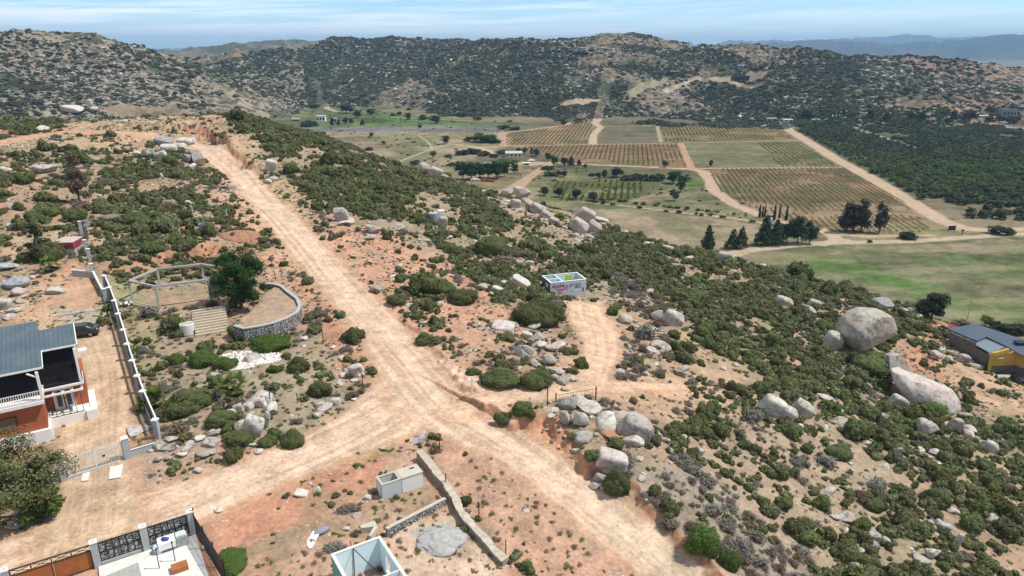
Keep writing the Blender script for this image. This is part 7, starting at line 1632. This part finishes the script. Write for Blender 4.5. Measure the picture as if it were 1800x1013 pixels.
L1 = [(905,306,17,19,'round','darktree','dark round tree on a bare patch right of the farm grove'),(884,271,26,11,'low','orch','pale bushy tree behind the farm roof'),(870,292,34,12,'low','orchgreen','light green canopy left of the farmhouse'),(893,290,40,12,'low','bright','flat bright green canopy in front of the farmhouse'),
 (911,271,15,11,'round','darktree','left dark tree right of the farmhouse roof'),(922,271,13,11,'round','darktree','right dark tree right of the farmhouse roof'),(934,274,5,15,'tall','oak','slim tree by the farm yard'),(943,276,17,14,'round','darktree','round tree at the back of the farm yard'),(964,284,15,15,'round','darktree','dark tree at the near left end of the yard row'),
 (974,294,20,22,'round','pine','tallest grey-green tree of the yard row'),(992,294,17,19,'round','pine','grey-green tree in the middle of the yard row'),(1004,292,14,18,'pine','pine','pointed tree at the right of the yard row'),(1018,291,9,11,'pine','orch','small pointed pale tree beyond the yard row'),(1029,297,9,9,'round','orch','smallest pale bush tree ending the yard row'),
 (962,299,22,9,'low','darktree','low dark bush below the yard row'),(982,309,13,10,'round','oak','small dark tree above the lower vineyard, left'),(991,312,16,12,'round','oak','small dark tree above the lower vineyard, right'),(968,310,24,9,'low','orch','pale shrub strip above the lower vineyard'),
 (1169,295,13,13,'round','oak','umbrella-shaped tree at the lower edge of the middle vineyard'),(1250,293,8,12,'tall','oak','slim leaning tree alone in the green fallow block'),(990,221,12,9,'round','oak','round tree at the top edge of the upper vineyard'),
 (1245,443,27,46,'pine','pine','pointed pine standing alone at the left of the pines'),(1288,438,22,36,'pine','pine','left one of the twin pines'),(1303,438,24,40,'pine','pine','right one of the twin pines'),(1345,433,34,54,'pine','pine','big pine at the left of the dark pine row'),(1364,432,30,46,'pine','pine','second pine of the dark pine row'),
 (1384,430,30,46,'round','pine','broad dark tree in the middle of the pine row'),(1403,431,34,54,'round','pine','tallest broad tree of the pine row'),(1424,430,30,42,'round','pine','rightmost broad tree of the pine row'),
 (1335,382,5,22,'cypress','oak','leftmost slim cypress above the pine row'),(1340,383,4,20,'cypress','oak','second slim cypress above the pine row'),(1344,382,4,22,'cypress','oak','third slim cypress above the pine row'),(1361,388,5,30,'cypress','oak','tallest slim cypress above the pine row'),(1370,384,4,26,'cypress','oak','slim cypress right of the tallest one'),(1382,388,5,27,'cypress','oak','rightmost slim cypress above the pine row'),
 (1490,409,34,54,'tall','euca','dark brownish tree at the left of the dry trio'),(1515,409,38,60,'tall','euca','tallest brownish tree in the middle of the dry trio'),(1547,411,24,58,'tall','euca','slender brownish tree at the right of the dry trio'),(1502,408,30,50,'tall','euca','brownish tree filling the gap between the left and tallest of the dry trio'),
 (1598,421,26,17,'low','oak','round grey-green bush by the valley track'),(1762,413,38,19,'low','orch','wide round bush beside the main valley track at the right'),(1530,427,10,7,'low','bright','small bright bush beside the valley track'),
 (1421,211,34,19,'round','oak','broad dark tree at the top of the wide diagonal road'),(1370,209,18,12,'round','darktree','green tree behind the white shed roof'),(1385,209,12,10,'round','orchgreen','small bright tree right of the shed'),(1436,214,12,8,'low','orch','bush beside the bluish hut'),
 (1460,212,4,16,'tall','oak','first slim palm-like tree in the row at the hill foot'),(1466,212,4,16,'tall','oak','second slim palm-like tree in the row at the hill foot'),(1473,211,4,16,'tall','oak','third slim palm-like tree in the row at the hill foot'),(1483,210,5,18,'tall','oak','fourth slim palm-like tree in the row at the hill foot'),
 (1496,209,14,10,'low','oak','low dark tree right of the slim row'),(1530,212,16,20,'round','oak','dark grey tree against the pink hill foot'),(1560,213,16,12,'round','oak','low dark tree right of the grey tree at the hill foot'),(1602,211,17,12,'round','oak','round dark tree at the middle of the hill foot'),(1622,212,18,13,'round','oak','round dark tree beside the middle one at the hill foot'),
 (1676,213,14,18,'round','oak','dark tree on the pale track at right'),(1704,217,20,24,'round','euca','tallest dark tree right of the pale track'),(1740,212,12,8,'low','oak','round dark shrub by the white long roof'),(1762,213,20,9,'low','oak','dark hedge tree in front of the glassy house'),(1780,216,30,14,'low','euca','wide dark tree in front of the glassy house'),
 (552,190,16,8,'low','oak','round oak at the foot of the track on the far field'),(608,200,30,16,'round','oak','largest oak on the far green field'),(629,208,20,14,'round','oak','oak just right of the largest far oak'),(653,203,24,12,'round','oak','wide oak behind the young vine plot'),(691,204,10,6,'low','oak','small oak in the far middle field'),(702,204,11,8,'round','oak','small round oak beside the smaller one'),
 (716,211,18,13,'round','oak','oak left of centre on the far green field'),(743,211,16,9,'round','oak','flat oak right of the centre one'),(766,218,20,15,'round','oak','biggest oak at the near edge of the green field'),(738,227,9,8,'round','darktree','little tree on the dry river bank'),(653,242,10,9,'round','darktree','little tree alone in the dry field, left'),(674,254,9,6,'round','darktree','low bush tree alone in the dry field'),
 (782,254,20,16,'round','oak','dark round oak alone on the dry field, right'),(761,279,14,14,'round','orch','pale green tree above the ridge boulders'),(542,223,28,14,'low','oak','wide dark tree left of the white villa'),(584,222,10,15,'tall','oak','tall tree right of the white villa'),(595,222,8,12,'tall','oak','slim tree by the far farmstead'),(607,219,12,13,'round','oak','round tree by the far farmstead'),(617,219,11,11,'round','oak','small tree at the right of the far farmstead'),
 (637,220,9,10,'pine','oak','pointed tree beside the young vine plot'),(648,265,13,8,'low','oak','bush on the dry slope above the spur'),(811,205,16,8,'low','oak','dark bush at the foot of the central hill'),(839,212,16,8,'low','oak','dark bush right of the other at the foot of the central hill'),(718,194,9,5,'low','oak','small dark tree against the hill foot'),
 (850,250,44,20,'low','darktree','large green thicket on the river bend'),(822,249,14,10,'low','darktree','left end bush of the river bend thicket'),(868,252,24,12,'low','darktree','right end bush of the river bend thicket'),(885,228,22,11,'low','darktree','dark green clump where the pale track meets the vineyard'),(905,229,20,8,'low','oak','dark clump right of the vineyard corner'),
 (812,273,24,12,'low','oak','left bush of the dark river hedge'),(832,271,26,13,'low','oak','middle bush of the dark river hedge'),(852,274,24,11,'low','oak','right bush of the dark river hedge'),(868,277,16,8,'low','oak','last small bush of the dark river hedge'),(788,277,14,8,'low','orch','brownish bush left of the river hedge'),(795,292,18,7,'low','orch','pale bush below the river hedge'),(730,290,20,10,'low','orch','green bush above the high rounded boulder'),
 (1052,315,13,12,'round','oak','leftmost tree of the ditch hedge'),(1063,313,12,15,'tall','oak','tall dark tree second in the ditch hedge'),(1084,313,26,19,'round','oak','largest dark tree of the ditch hedge'),(1102,318,24,12,'low','orch','grey-green bush right of the largest ditch tree'),(1119,317,20,14,'low','oak','dark bush in the middle of the ditch hedge'),(1139,318,24,15,'low','oak','wide dark bush of the ditch hedge'),(1158,318,22,15,'low','oak','last wide bush of the ditch hedge'),
 (1041,310,12,7,'low','oak','low bush at the left start of the ditch hedge'),(1185,324,30,24,'round','darktree','big green tree where the ditch hedge bends'),(1204,318,22,13,'low','darktree','bush right of the bend tree'),(1197,338,18,22,'round','darktree','tree below the bend tree'),(1186,354,18,22,'round','pine','lowest tree of the bend'),
 (956,345,22,17,'round','oak','leftmost round tree of the row by the lower vineyard'),(983,347,20,18,'round','oak','second round tree of the row by the lower vineyard'),(1013,351,21,20,'round','oak','third round tree of the row by the lower vineyard'),(1043,354,20,17,'round','oak','rightmost round tree of the row by the lower vineyard'),
 (1788,588,40,22,'low','oak','dark bush row behind the blue roof, right'),(1755,582,28,20,'low','oak','dark bush behind the blue roof, middle'),(1735,575,24,22,'round','bright','broad-leaved bright tree behind the blue roof'),(1690,572,24,14,'low','deadbrown','brown bush by the slim lamp pole')]
for px, py, w, h, kd, mt, lab in L1:
    nm = {'cypress': 'cypress', 'pine': 'pine_tree', 'low': 'bush', 'tall': 'tall_tree'}.get(kd, 'round_tree'); nn = 1600 if w > 24 else 700
    tree(px, py, w, h, kd, mt, nm, lab, {'cypress':'cypresses','pine':'pines','low':'valley bushes','tall':'tall trees'}.get(kd, 'valley trees'), nn, cat='bush' if kd == 'low' else 'tree')
# hedgerow dots along the lower pale track
hq = vpoly([(1040,352),(1100,359),(1180,369),(1290,381),(1335,389)]); k_ = 0
for i in range(len(hq)-1):
    a_, b_ = Vector(hq[i]), Vector(hq[i+1]); n_ = int((b_-a_).length/3.6)
    for j in range(n_):
        for sd in (-4.5, 4.2):
            p_ = a_.lerp(b_, (j+rngs.random()*.6)/n_); 
            if rngs.random() < .8: tree_at(p_.x, p_.y+sd+rngs.uniform(-1,1), hz(p_.x, p_.y+sd), rngs.uniform(1.6,2.8), rngs.uniform(1.0,1.8), 'low', 'bright' if rngs.random() < .3 else 'oak', 'hedge_bush', ('far' if sd > 0 else 'near')+'-side hedge bush along the thin pale track above the brown field', 'hedge bushes', 160, cat='bush'); k_ += 1
print('hedge', k_)

def palm(px, py, Hh, R_, label, skirt=True, mat='palm', nf=26):
    q = at(px, py); o = empty('palm', q, 0, label, 'palm'); MB().tube((0,0,-.2),(0,0,Hh), .22,.16,9).build('trunk', M['bark'], o, smooth=True)
    def fronds(n, el0, el1, R2, m_, nm, drop):
        V = []; Fc = []; rg = np.random.default_rng(3+px)
        for i in range(n):
            a = 6.28*i/n+rg.normal()*.15; el = rg.uniform(el0, el1); d = np.array([math.cos(a)*math.cos(el), math.sin(a)*math.cos(el), math.sin(el)]); s_ = np.array([-math.sin(a), math.cos(a), 0]); base = np.array([0,0,Hh]); hub = base+d*R2*.45-np.array([0,0,drop*.1])
            for k in range(13):
                t = (k-6)/6*1.15; dd_ = d*math.cos(t)+s_*math.sin(t); tip = hub+dd_*R2*.6*(1-.25*abs(t))-np.array([0,0,drop*(.25+.2*abs(t))]); w_ = (s_*math.cos(t)-d*math.sin(t))*.035*R2
                m0 = hub+(tip-hub)*.45; n0 = len(V); V += [hub, m0+w_, tip, m0-w_]; Fc.append((n0, n0+1, n0+2, n0+3))
            n0 = len(V); w_ = s_*.02; V += [base-w_, base+w_, hub+w_, hub-w_]; Fc.append((n0,n0+1,n0+2,n0+3))
        V = np.array(V); me = mesh_np(nm, V, np.array(Fc), [M[m_]], None, rg.random(len(Fc))); c = bpy.data.objects.new(nm, me); link(c); c.parent = o
    fronds(nf, -.15, 1.3, R_, mat, 'fronds', .5*R_)
    if skirt: fronds(22, -1.35, -.8, R_*.9, 'palmdead', 'dead_skirt', .2)
palm(413,697,1.3,1.7,'small fan palm with a dark skirt of dead fronds below the white stones')
palm(90,478,1.2,1.6,'small fan palm with a dark skirt near the red-topped cistern')
palm(270,712,.4,1.9,'bright yellow-green fan palm beside the property fence', False, 'palm', 30)
palm(1452,735,.3,.8,'spiky plant beside the boulder pair on the right slope', False, 'palm', 14)
palm(1640,920,.3,.9,'dark spiky plant on the lower right slope', False, 'palmdead', 18)

# ---------------------------------------------------------------- vineyards, each row a thing
AZR = math.radians(9.5); rd_ = np.array([math.sin(AZR), math.cos(AZR)]); rp_ = np.array([rd_[1], -rd_[0]])
def vines(poly, spacing, desc, step=.95, sz=.22, hh=.9, prob=.95):
    P = vpoly(poly); A = np.array(P)[:,:2]; u = A@rp_; t = A@rd_; us_ = np.arange(u.min()+spacing*.5, u.max(), spacing); out = 0
    ords = lambda k: '%d%s' % (k, 'th' if 10 <= k % 100 <= 20 else {1:'st',2:'nd',3:'rd'}.get(k % 10, 'th'))
    for k, uu in enumerate(us_):
        tt = np.arange(t.min(), t.max(), step)+rngs.uniform(-.2, .2); X_ = uu*rp_[0]+tt*rd_[0]; Y_ = uu*rp_[1]+tt*rd_[1]
        ins = in_poly(X_, Y_, P) & (rngs.random(len(tt)) < prob) & (fbm(X_, Y_, 18, 3, 171) > .34)
        if ins.sum() < 14: continue
        X_, Y_ = X_[ins], Y_[ins]; Z_ = H(X_, Y_, fast=True); n0 = len(X_); m_ = 9
        x0_, y0_, z0_ = X_[0], Y_[0], Z_[0]
        C_ = np.repeat(np.stack([X_-x0_, Y_-y0_, Z_-z0_], 1), m_, 0); k_ = len(C_); jit = rngs.normal(size=(k_,3))*np.array([.18,.34,.16])+np.array([0,0,hh*.62]); p_ = C_+jit
        d1 = rngs.normal(size=(k_,3)); d1 /= np.linalg.norm(d1, axis=1)[:,None]; d2 = rngs.normal(size=(k_,3)); d2 -= d1*(d1*d2).sum(1)[:,None]; d2 /= np.linalg.norm(d2, axis=1)[:,None]
        V = np.stack([p_+d1*sz, p_-d1*sz*.6+d2*sz*.8, p_-d1*sz*.6-d2*sz*.8], 1).reshape(-1,3); F_ = np.arange(3*k_).reshape(-1,3)
        o = bpy.data.objects.new('vine_row', mesh_np('vine_row', V, F_, [M['vine']], None, rngs.random(k_))); link(o); o.location = (x0_, y0_, z0_)
        tag(o, 'green vine row in the '+desc+', '+ords(k+1)+' from its left edge', 'vine row', 'vine rows'); out += 1
    return out
nv = 0
nv += vines([(890,256),(890,236),(990,223),(1032,212),(1042,222),(1035,252)], 2.9, 'upper left vineyard')
nv += vines([(1160,225),(1362,221),(1396,246),(1168,249)], 2.9, 'upper right vineyard')
nv += vines([(890,259),(1192,254),(1211,294),(1034,287),(965,273)], 2.9, 'long middle vineyard')
nv += vines([(1330,253),(1398,250),(1470,292),(1372,294)], 3.2, 'narrow block above the big vineyard', prob=.8)
nv += vines([(1245,299),(1488,297),(1655,398),(1618,410),(1480,413),(1404,394),(1304,360),(1262,334)], 2.55, 'big lower right vineyard', sz=.21)
nv += vines([(965,322),(1070,318),(1150,324),(1105,350),(990,354)], 2.9, 'dark lower left vineyard', 1.1, .42, 1.2)
nv += vines([(624,216),(640,208),(690,212),(668,220)], 3.2, 'young far vine plot')
print('vine rows', nv)

# ---------------------------------------------------------------- orchard
OP = vpoly([(1400,216),(1500,222),(1640,218),(1850,232),(1850,392),(1740,388),(1660,380),(1600,340),(1540,308),(1478,272),(1405,232)])
A = np.array(OP)[:,:2]; sp_ = 4.9; ca, sa = math.cos(.35), math.sin(.35)
U, W_ = np.meshgrid(np.arange(-900, 900, sp_), np.arange(-900, 900, sp_)); X_ = (U*ca-W_*sa).ravel()+A[:,0].mean(); Y_ = (U*sa+W_*ca).ravel()+A[:,1].mean()
X_ = X_+rngs.normal(0, .5, len(X_)); Y_ = Y_+rngs.normal(0, .5, len(Y_)); k = in_poly(X_, Y_, OP); X_, Y_ = X_[k], Y_[k]
gap = fbm(X_, Y_, 42, 4, 181, .6); k = (gap < .67) & (rngs.random(len(X_)) < .93)
for q, W, c in VRW: d_, w_, _ = seg_dist(X_, Y_, q, W); k &= d_ > w_+2
X_, Y_, gap = X_[k], Y_[k], gap[k]; Z_ = H(X_, Y_, fast=True); uu, vv = project(X_, Y_, Z_); inn = (uu > -20) & (uu < 1830); X_, Y_, Z_, gap, uu = X_[inn], Y_[inn], Z_[inn], gap[inn], uu[inn]
order = np.argsort(np.hypot(X_, Y_)+np.where(uu > 1790, 300, 0)); print('orchard', len(order))
grn = fbm(X_, Y_, 70, 3, 191) > .52
nearr = np.argsort(np.argsort(np.hypot(X_, Y_)+np.where(uu > 1790, 300, 0)))
def nearrank(j):
    return ['at the very front edge','in the front rows','a few rows in','deeper in the near rows','among the deepest single trees'][min(4, int(nearr[j]//60))]
rowlab = lambda a: ('at the near edge of the orchard' if a < .25 else 'in the near part of the orchard')
for n_, j in enumerate(order[:300]):
    mt = 'orchgreen' if grn[j] else 'orch'; W1 = rngs.uniform(3.4, 4.9)
    side = ['below the dark trio road','left of the wide road bend','near the middle','just right of the middle','towards the right edge','by the right edge'][int(np.clip((uu[j]-1480)/53, 0, 5))]
    tree_at(X_[j], Y_[j], Z_[j]-.1, W1, W1*rngs.uniform(.8,1.05), 'low', mt, 'orchard_tree', ('greener' if grn[j] else 'dusky')+' '+('broad' if W1 > 4.3 else 'small' if W1 < 3.7 else 'smallish' if W1 < 3.95 else 'middling')+' orchard tree '+nearrank(j)+', '+side, 'orchard trees', 420)
rest = order[300:]; n = len(rest); ORM = [tmesh('low', 'orch', i, 160)[0] for i in range(3)]+[tmesh('low', 'orchgreen', i, 160)[0] for i in range(2)]; s_ = rngs.uniform(3.4, 5.0, n)
emit_stuff('orchard', 'dark rows of orchard trees filling the right side of the valley', np.stack([X_[rest], Y_[rest], Z_[rest]-.2], 1), np.stack([s_, s_, s_*.9], 1), np.stack([s_*0, s_*0, s_*50], 1), ORM, np.where(grn[rest], 3+rngs.integers(0,2,n), rngs.integers(0,3,n)))
# low green weeds and tufts of the valley floor
VM = [shrub_mesh('weed', M['orch'], 210, 70, .22, 4, .35, False), shrub_mesh('weed', M['grass'], 211, 70, .22, 4, .3, False)]
def vweeds(poly, dens, s0, s1, pick, name, lab):
    P = vpoly(poly); A = np.array(P)[:,:2]; area = (A[:,0].max()-A[:,0].min())*(A[:,1].max()-A[:,1].min()); n = int(area*dens); X_ = rngs.uniform(A[:,0].min(), A[:,0].max(), n); Y_ = rngs.uniform(A[:,1].min(), A[:,1].max(), n)
    k = in_poly(X_, Y_, P) & (fbm(X_, Y_, 20, 3, 201) > .45)
    for q, W, c in VRW: d_, w_, _ = seg_dist(X_, Y_, q, W); k &= d_ > w_+.5
    X_, Y_ = X_[k], Y_[k]; Z_ = H(X_, Y_, fast=True); s_ = rngs.uniform(s0, s1, len(X_)); emit_stuff(name, lab, np.stack([X_, Y_, Z_], 1), np.stack([s_, s_, s_*.7], 1), np.stack([s_*0, s_*0, s_*50], 1), VM, rngs.integers(0, 2, len(X_)) if pick < 0 else np.full(len(X_), pick))
vweeds([(700,280),(960,290),(1240,320),(1330,372),(1340,392),(1030,352),(960,320),(900,360),(780,330)], .04, .5, 2.0, -1, 'ditch_weeds', 'weeds and low growth along the ditches of the valley')
vweeds([(420,176),(640,190),(900,214),(900,250),(760,290),(560,280),(440,230)], .006, .8, 2.6, 0, 'field_scrub', 'thin scrub over the dry field below the spur')

# ---------------------------------------------------------------- far buildings
def block(px, py, w, h, wallm, roofm, name, label, depth=.8, flat=True, nw=3, yaw=0., cat='building', group=None, ov=.4):
    q = at(px, py); f = q[1]*math.cos(PITCH)-(q[2]-CAM_Z)*math.sin(PITCH); s = f/FOC; W = w*s; Hh = h*s*.85; D_ = W*depth; o = empty(name, (q[0], q[1], q[2]-.1), yaw, label, cat, group)
    MB().box(-W/2, W/2, 0, D_, -1, Hh).build('wall', M[wallm], o)
    if flat: MB().box(-W/2-ov, W/2+ov, -ov, D_+ov, Hh, Hh+max(.25, Hh*.06)).build('roof', M[roofm], o)
    else:
        mb = MB(); rh = Hh*.35; mb.slab([(-W/2-ov,-ov,Hh),(W/2+ov,-ov,Hh),(W/2+ov,D_/2,Hh+rh),(-W/2-ov,D_/2,Hh+rh)], .2); mb.slab([(-W/2-ov,D_/2,Hh+rh),(W/2+ov,D_/2,Hh+rh),(W/2+ov,D_+ov,Hh),(-W/2-ov,D_+ov,Hh)], .2); mb.build('roof', M[roofm], o)
    for i in range(nw): u = -W/2+W*(i+.5)/nw; MB().box(u-W/nw*.28, u+W/nw*.28, -.06, -.002, Hh*.3, Hh*.75).build('window', M['glass'], o)
    return o
block(564,214,15,11,'wpaint','slab','white_villa','white flat-roofed villa at the foot of the left hill',.6,True,3); block(587,216,10,8,'conc','roofl','farm_shed','grey farm shed right of the white villa',.6,False,2); block(520,213,14,4,'rust','conc','farm_shed','low brownish shed left of the dark wide tree',.6,False,1)
block(1303,143,28,10,'black','roofb','hillside_house','dark modern house with long windows on the scraped hill shelf',.5,True,4); block(1183,134,19,8,'black','roofb','hillside_house','dark house at the left end of the hill shelf',.5,True,3); block(1188,135,6,4,'wpaint','slab','hillside_annexe','small white annexe beside the left hillside house',.5,True,1)
block(1306,120,16,5,'tank','roofl','hillside_shed','bluish-roofed shed high on the boulder slope',.6,False,2)
block(903,277,28,9,'wpaint','hutroof','farmhouse','farmhouse with a wide tan roof behind the green canopy',.7,False,4); block(925,291,12,5,'wpaint','wpaint','canopy','white canopy at the right of the farm yard',.5,True,1); block(897,293,13,3,'wpaint','wpaint','canopy','small white canopy roof in front of the farm trees',.5,True,1)
block(857,294,12,8,'hutroof','roofl','farm_hut','small pale hut left of the green canopy',.7,False,2); block(1357,214,16,6,'conc','roofl','farm_shed','grey shed roof at the top of the vineyard',.7,False,2); block(1386,214,15,4,'wpaint','wpaint','farm_shed','white flat-roofed shed at the head of the diagonal road',.7,True,2); block(1434,216,12,6,'tank','roofl','farm_shed','bluish hut at the orchard corner',.7,False,2)
block(1725,208,20,5,'wpaint','wpaint','long_building','long low white building at the foot of the right hill',.5,True,5); block(1777,206,30,14,'tank','roofb','glassy_house','bluish glassy house at the far right hill foot',.6,True,5); block(1797,196,14,9,'roofb','roofl','tall_house','dark blue upper building cut by the right edge',.6,True,2); block(1356,382,10,5,'rust','roofl','red_hut','small rusty hut among the slim cypresses',.6,False,1)
q = at(1672,409); o = empty('signboard', q, .1, 'black roadside signboard at the foot of the diagonal road', 'signboard'); MB().box(-1.4,1.4,-.06,.06,.9,2.5).build('board', M['black'], o); [MB().box(u-.08,u+.08,.07,.2,-.3,2.4).build('post', M['bark'], o) for u in (-1.1, 1.1)]
q = at(1691,413); o = empty('letter_post', q, .1, 'short dark post with box right of the black signboard', 'post'); MB().box(-.08,.08,-.08,.08,-.2,1.4).build('post', M['black'], o); MB().box(-.35,.35,-.25,.25,1.4,1.9).build('box', M['black'], o)
# farm cars under the grove
for px, py, mt, lab, yw in ((835,318,'wpaint','white car parked at the left foot of the farm grove',.2),(853,319,'redp','red car parked under the farm grove, left of two',.1),(862,320,'redp','red car parked under the farm grove, right of two',-.1),(934,284,'wpaint','white car parked in the farm yard shade',.4)):
    q = at(px, py); o = empty('parked_car', q, yw, lab, 'car', 'farm cars'); old = M['car']; M['car'] = M[mt]; car_build(o); M['car'] = old

# ---------------------------------------------------------------- the yellow house on the right
YH = Fr((1690,655),(1752,640), -17.8)
yo = at(1700,642); Y0 = (yo[0], yo[1], yo[2])
def yl(px, py, h): q = wz(px, py, Y0[2]+h); return (q[0]-Y0[0], q[1]-Y0[1], h)
yh = empty('yellow_house', Y0, 0, 'long low house with slate blue roofs and a yellow end wall on the right slope', 'house')
hr = 2.9
R1 = [yl(1667,580,hr), yl(1714,570,hr+.3), yl(1795,600,hr+.3), yl(1812,612,hr), yl(1812,620,hr-.2), yl(1738,602,hr-.1)]
MB().slab([yl(1666,578,hr), yl(1714,569,hr+.3), yl(1830,607,hr+.2), yl(1830,628,hr-.1), yl(1795,624,hr-.15), yl(1768,608,hr-.05), yl(1734,592,hr+.02), yl(1717,599,hr-.05)], .18).build('roof', M['roofb'], yh)
MB().slab([yl(1709,603,hr-.5), yl(1734,592,hr-.25), yl(1769,609,hr-.25), yl(1742,621,hr-.6)], .12).build('lean_to_roof', M['roofl'], yh)
def wallq(pts, z0, z1, t=.2): 
    mb = MB()
    for a_, b_ in zip(pts[:-1], pts[1:]): mb.bar((a_[0],a_[1],(z0+z1)/2), (b_[0],b_[1],(z0+z1)/2), t, z1-z0)
    return mb
k1 = [yl(1672,582,hr), yl(1716,602,hr-.1)]
wallq(k1, -1.5, hr-.25).build('side_wall', M['gdark'], yh)
wallq([yl(1712,607,hr-.7), yl(1742,624,hr-.8)], -2.2, hr-.95).build('lower_wall', M['gdark'], yh)
wallq([yl(1744,622,hr-.5), yl(1790,618,hr-.3), yl(1832,632,hr-.2)], .3, hr-.45, .25).build('wall', M['yellow'], yh); wallq([yl(1744,622,hr-.5), yl(1790,618,hr-.3), yl(1832,632,hr-.2)], -2.5, .298, .24).build('base_wall', M['gdark'], yh)
a_ = yl(1744,626,hr-.7); b_ = yl(1772,617,hr-.2); mb = MB(); mb.bar((a_[0],a_[1],-2.4),(a_[0],a_[1],hr-.3), .35); mb.bar((b_[0],b_[1],-2.0),(b_[0],b_[1],hr), .35); mb.bar((a_[0],a_[1],hr-.45),(b_[0],b_[1],hr-.1), .4, .6); mb.build('porch', M['yellow'], yh)
a_ = yl(1752,630,hr-1.3); b_ = yl(1772,627,hr-1.2); MB().slab([(a_[0],a_[1]-.2,hr-1.3),(b_[0],b_[1]-.2,hr-1.2),(b_[0]+.1,b_[1]+.8,hr-.9),(a_[0]+.1,a_[1]+.8,hr-1.0)], .06).build('awning', M['cloth'], yh)
a_ = yl(1669,577,hr); MB().bar((a_[0],a_[1],hr-.1),(a_[0]+1.5,a_[1]+1.0,hr+.05), 1.0, .15).build('magenta_ridge', M['magenta'], yh)
a_ = yl(1793,603,hr+.3); MB().box(a_[0]-.7,a_[0]+.7,a_[1]-.6,a_[1]+.6,hr+.25,hr+.55).build('roof_light', M['glass'], yh)
for k_, (px, py, mt, sc_, lab) in enumerate([(1776,652,'black',(.9,.7,.5),'dark junk heap in front of the yellow wall'),(1790,648,'grey',(.8,.6,.5),'grey junk heap right of the dark one'),(1786,664,'pinkp',(.5,.4,.3),'pinkish rag bundle among the junk'),(1762,664,'conc',(1.2,.5,.25),'pale grey slab lying below the junk'),(1796,668,'tank',(.7,.5,.4),'bluish drum heap at the right edge'),(1768,644,'blue',(.5,.5,.7),'dark blue bag by the porch'),(1792,640,'yellow',(.9,.8,.5),'yellow tarpaulin bundle by the right edge')]):
    q = at(px, py); me_ = RLOW[k_ % 5].copy(); me_.materials.clear(); me_.materials.append(M[mt]); o = bpy.data.objects.new('junk_heap', me_); link(o); o.location = (q[0], q[1], q[2]+.15); o.scale = tuple(s_*1.5 for s_ in sc_); o.rotation_euler = (0,.2,k_); tag(o, lab, 'junk')
q = at(1700,562); o = empty('lamp_pole', q, 0, 'slim grey lamp pole behind the blue roof', 'pole'); f_ = math.hypot(q[1], CAM_Z-q[2]); hp = 54*f_/FOC/math.cos(.37); MB().tube((0,0,-.3),(0,0,hp),.11,.07,8).build('pole', M['conc'], o); MB().bar((0,0,hp-.05),(.9,0,hp+.1),.1).build('lamp_arm', M['conc'], o); MB().box(.8,1.3,-.12,.12,hp+.05,hp+.2).build('lamp', M['grey'], o)
# ---------------------------------------------------------------- the air
hm = bpy.data.materials.new('air'); hm.use_nodes = True; nt = hm.node_tree
for n in list(nt.nodes): nt.nodes.remove(n)
ho = nt.nodes.new('ShaderNodeOutputMaterial'); pv = nt.nodes.new('ShaderNodeVolumePrincipled')
pv.inputs['Color'].default_value = (.42, .70, 1.0, 1); pv.inputs['Density'].default_value = HAZE; pv.inputs['Anisotropy'].default_value = 0.0
nt.links.new(pv.outputs[0], ho.inputs['Volume'])
zmin = float(gz.min())-1.0; zmax = float(gz.max())+20
me = bpy.data.meshes.new('haze'); S = 17500.
me.from_pydata([(sx*S, sy*S, z) for z in (zmin, zmax) for sx, sy in ((-1,-1),(1,-1),(1,1),(-1,1))], [], [(0,3,2,1),(4,5,6,7),(0,1,5,4),(1,2,6,5),(2,3,7,6),(3,0,4,7)])
me.materials.append(hm); hzob = bpy.data.objects.new('haze', me); COL.objects.link(hzob); hzob['kind'] = 'stuff'
hzob['label'] = 'pale blue haze that fades the far mountains'
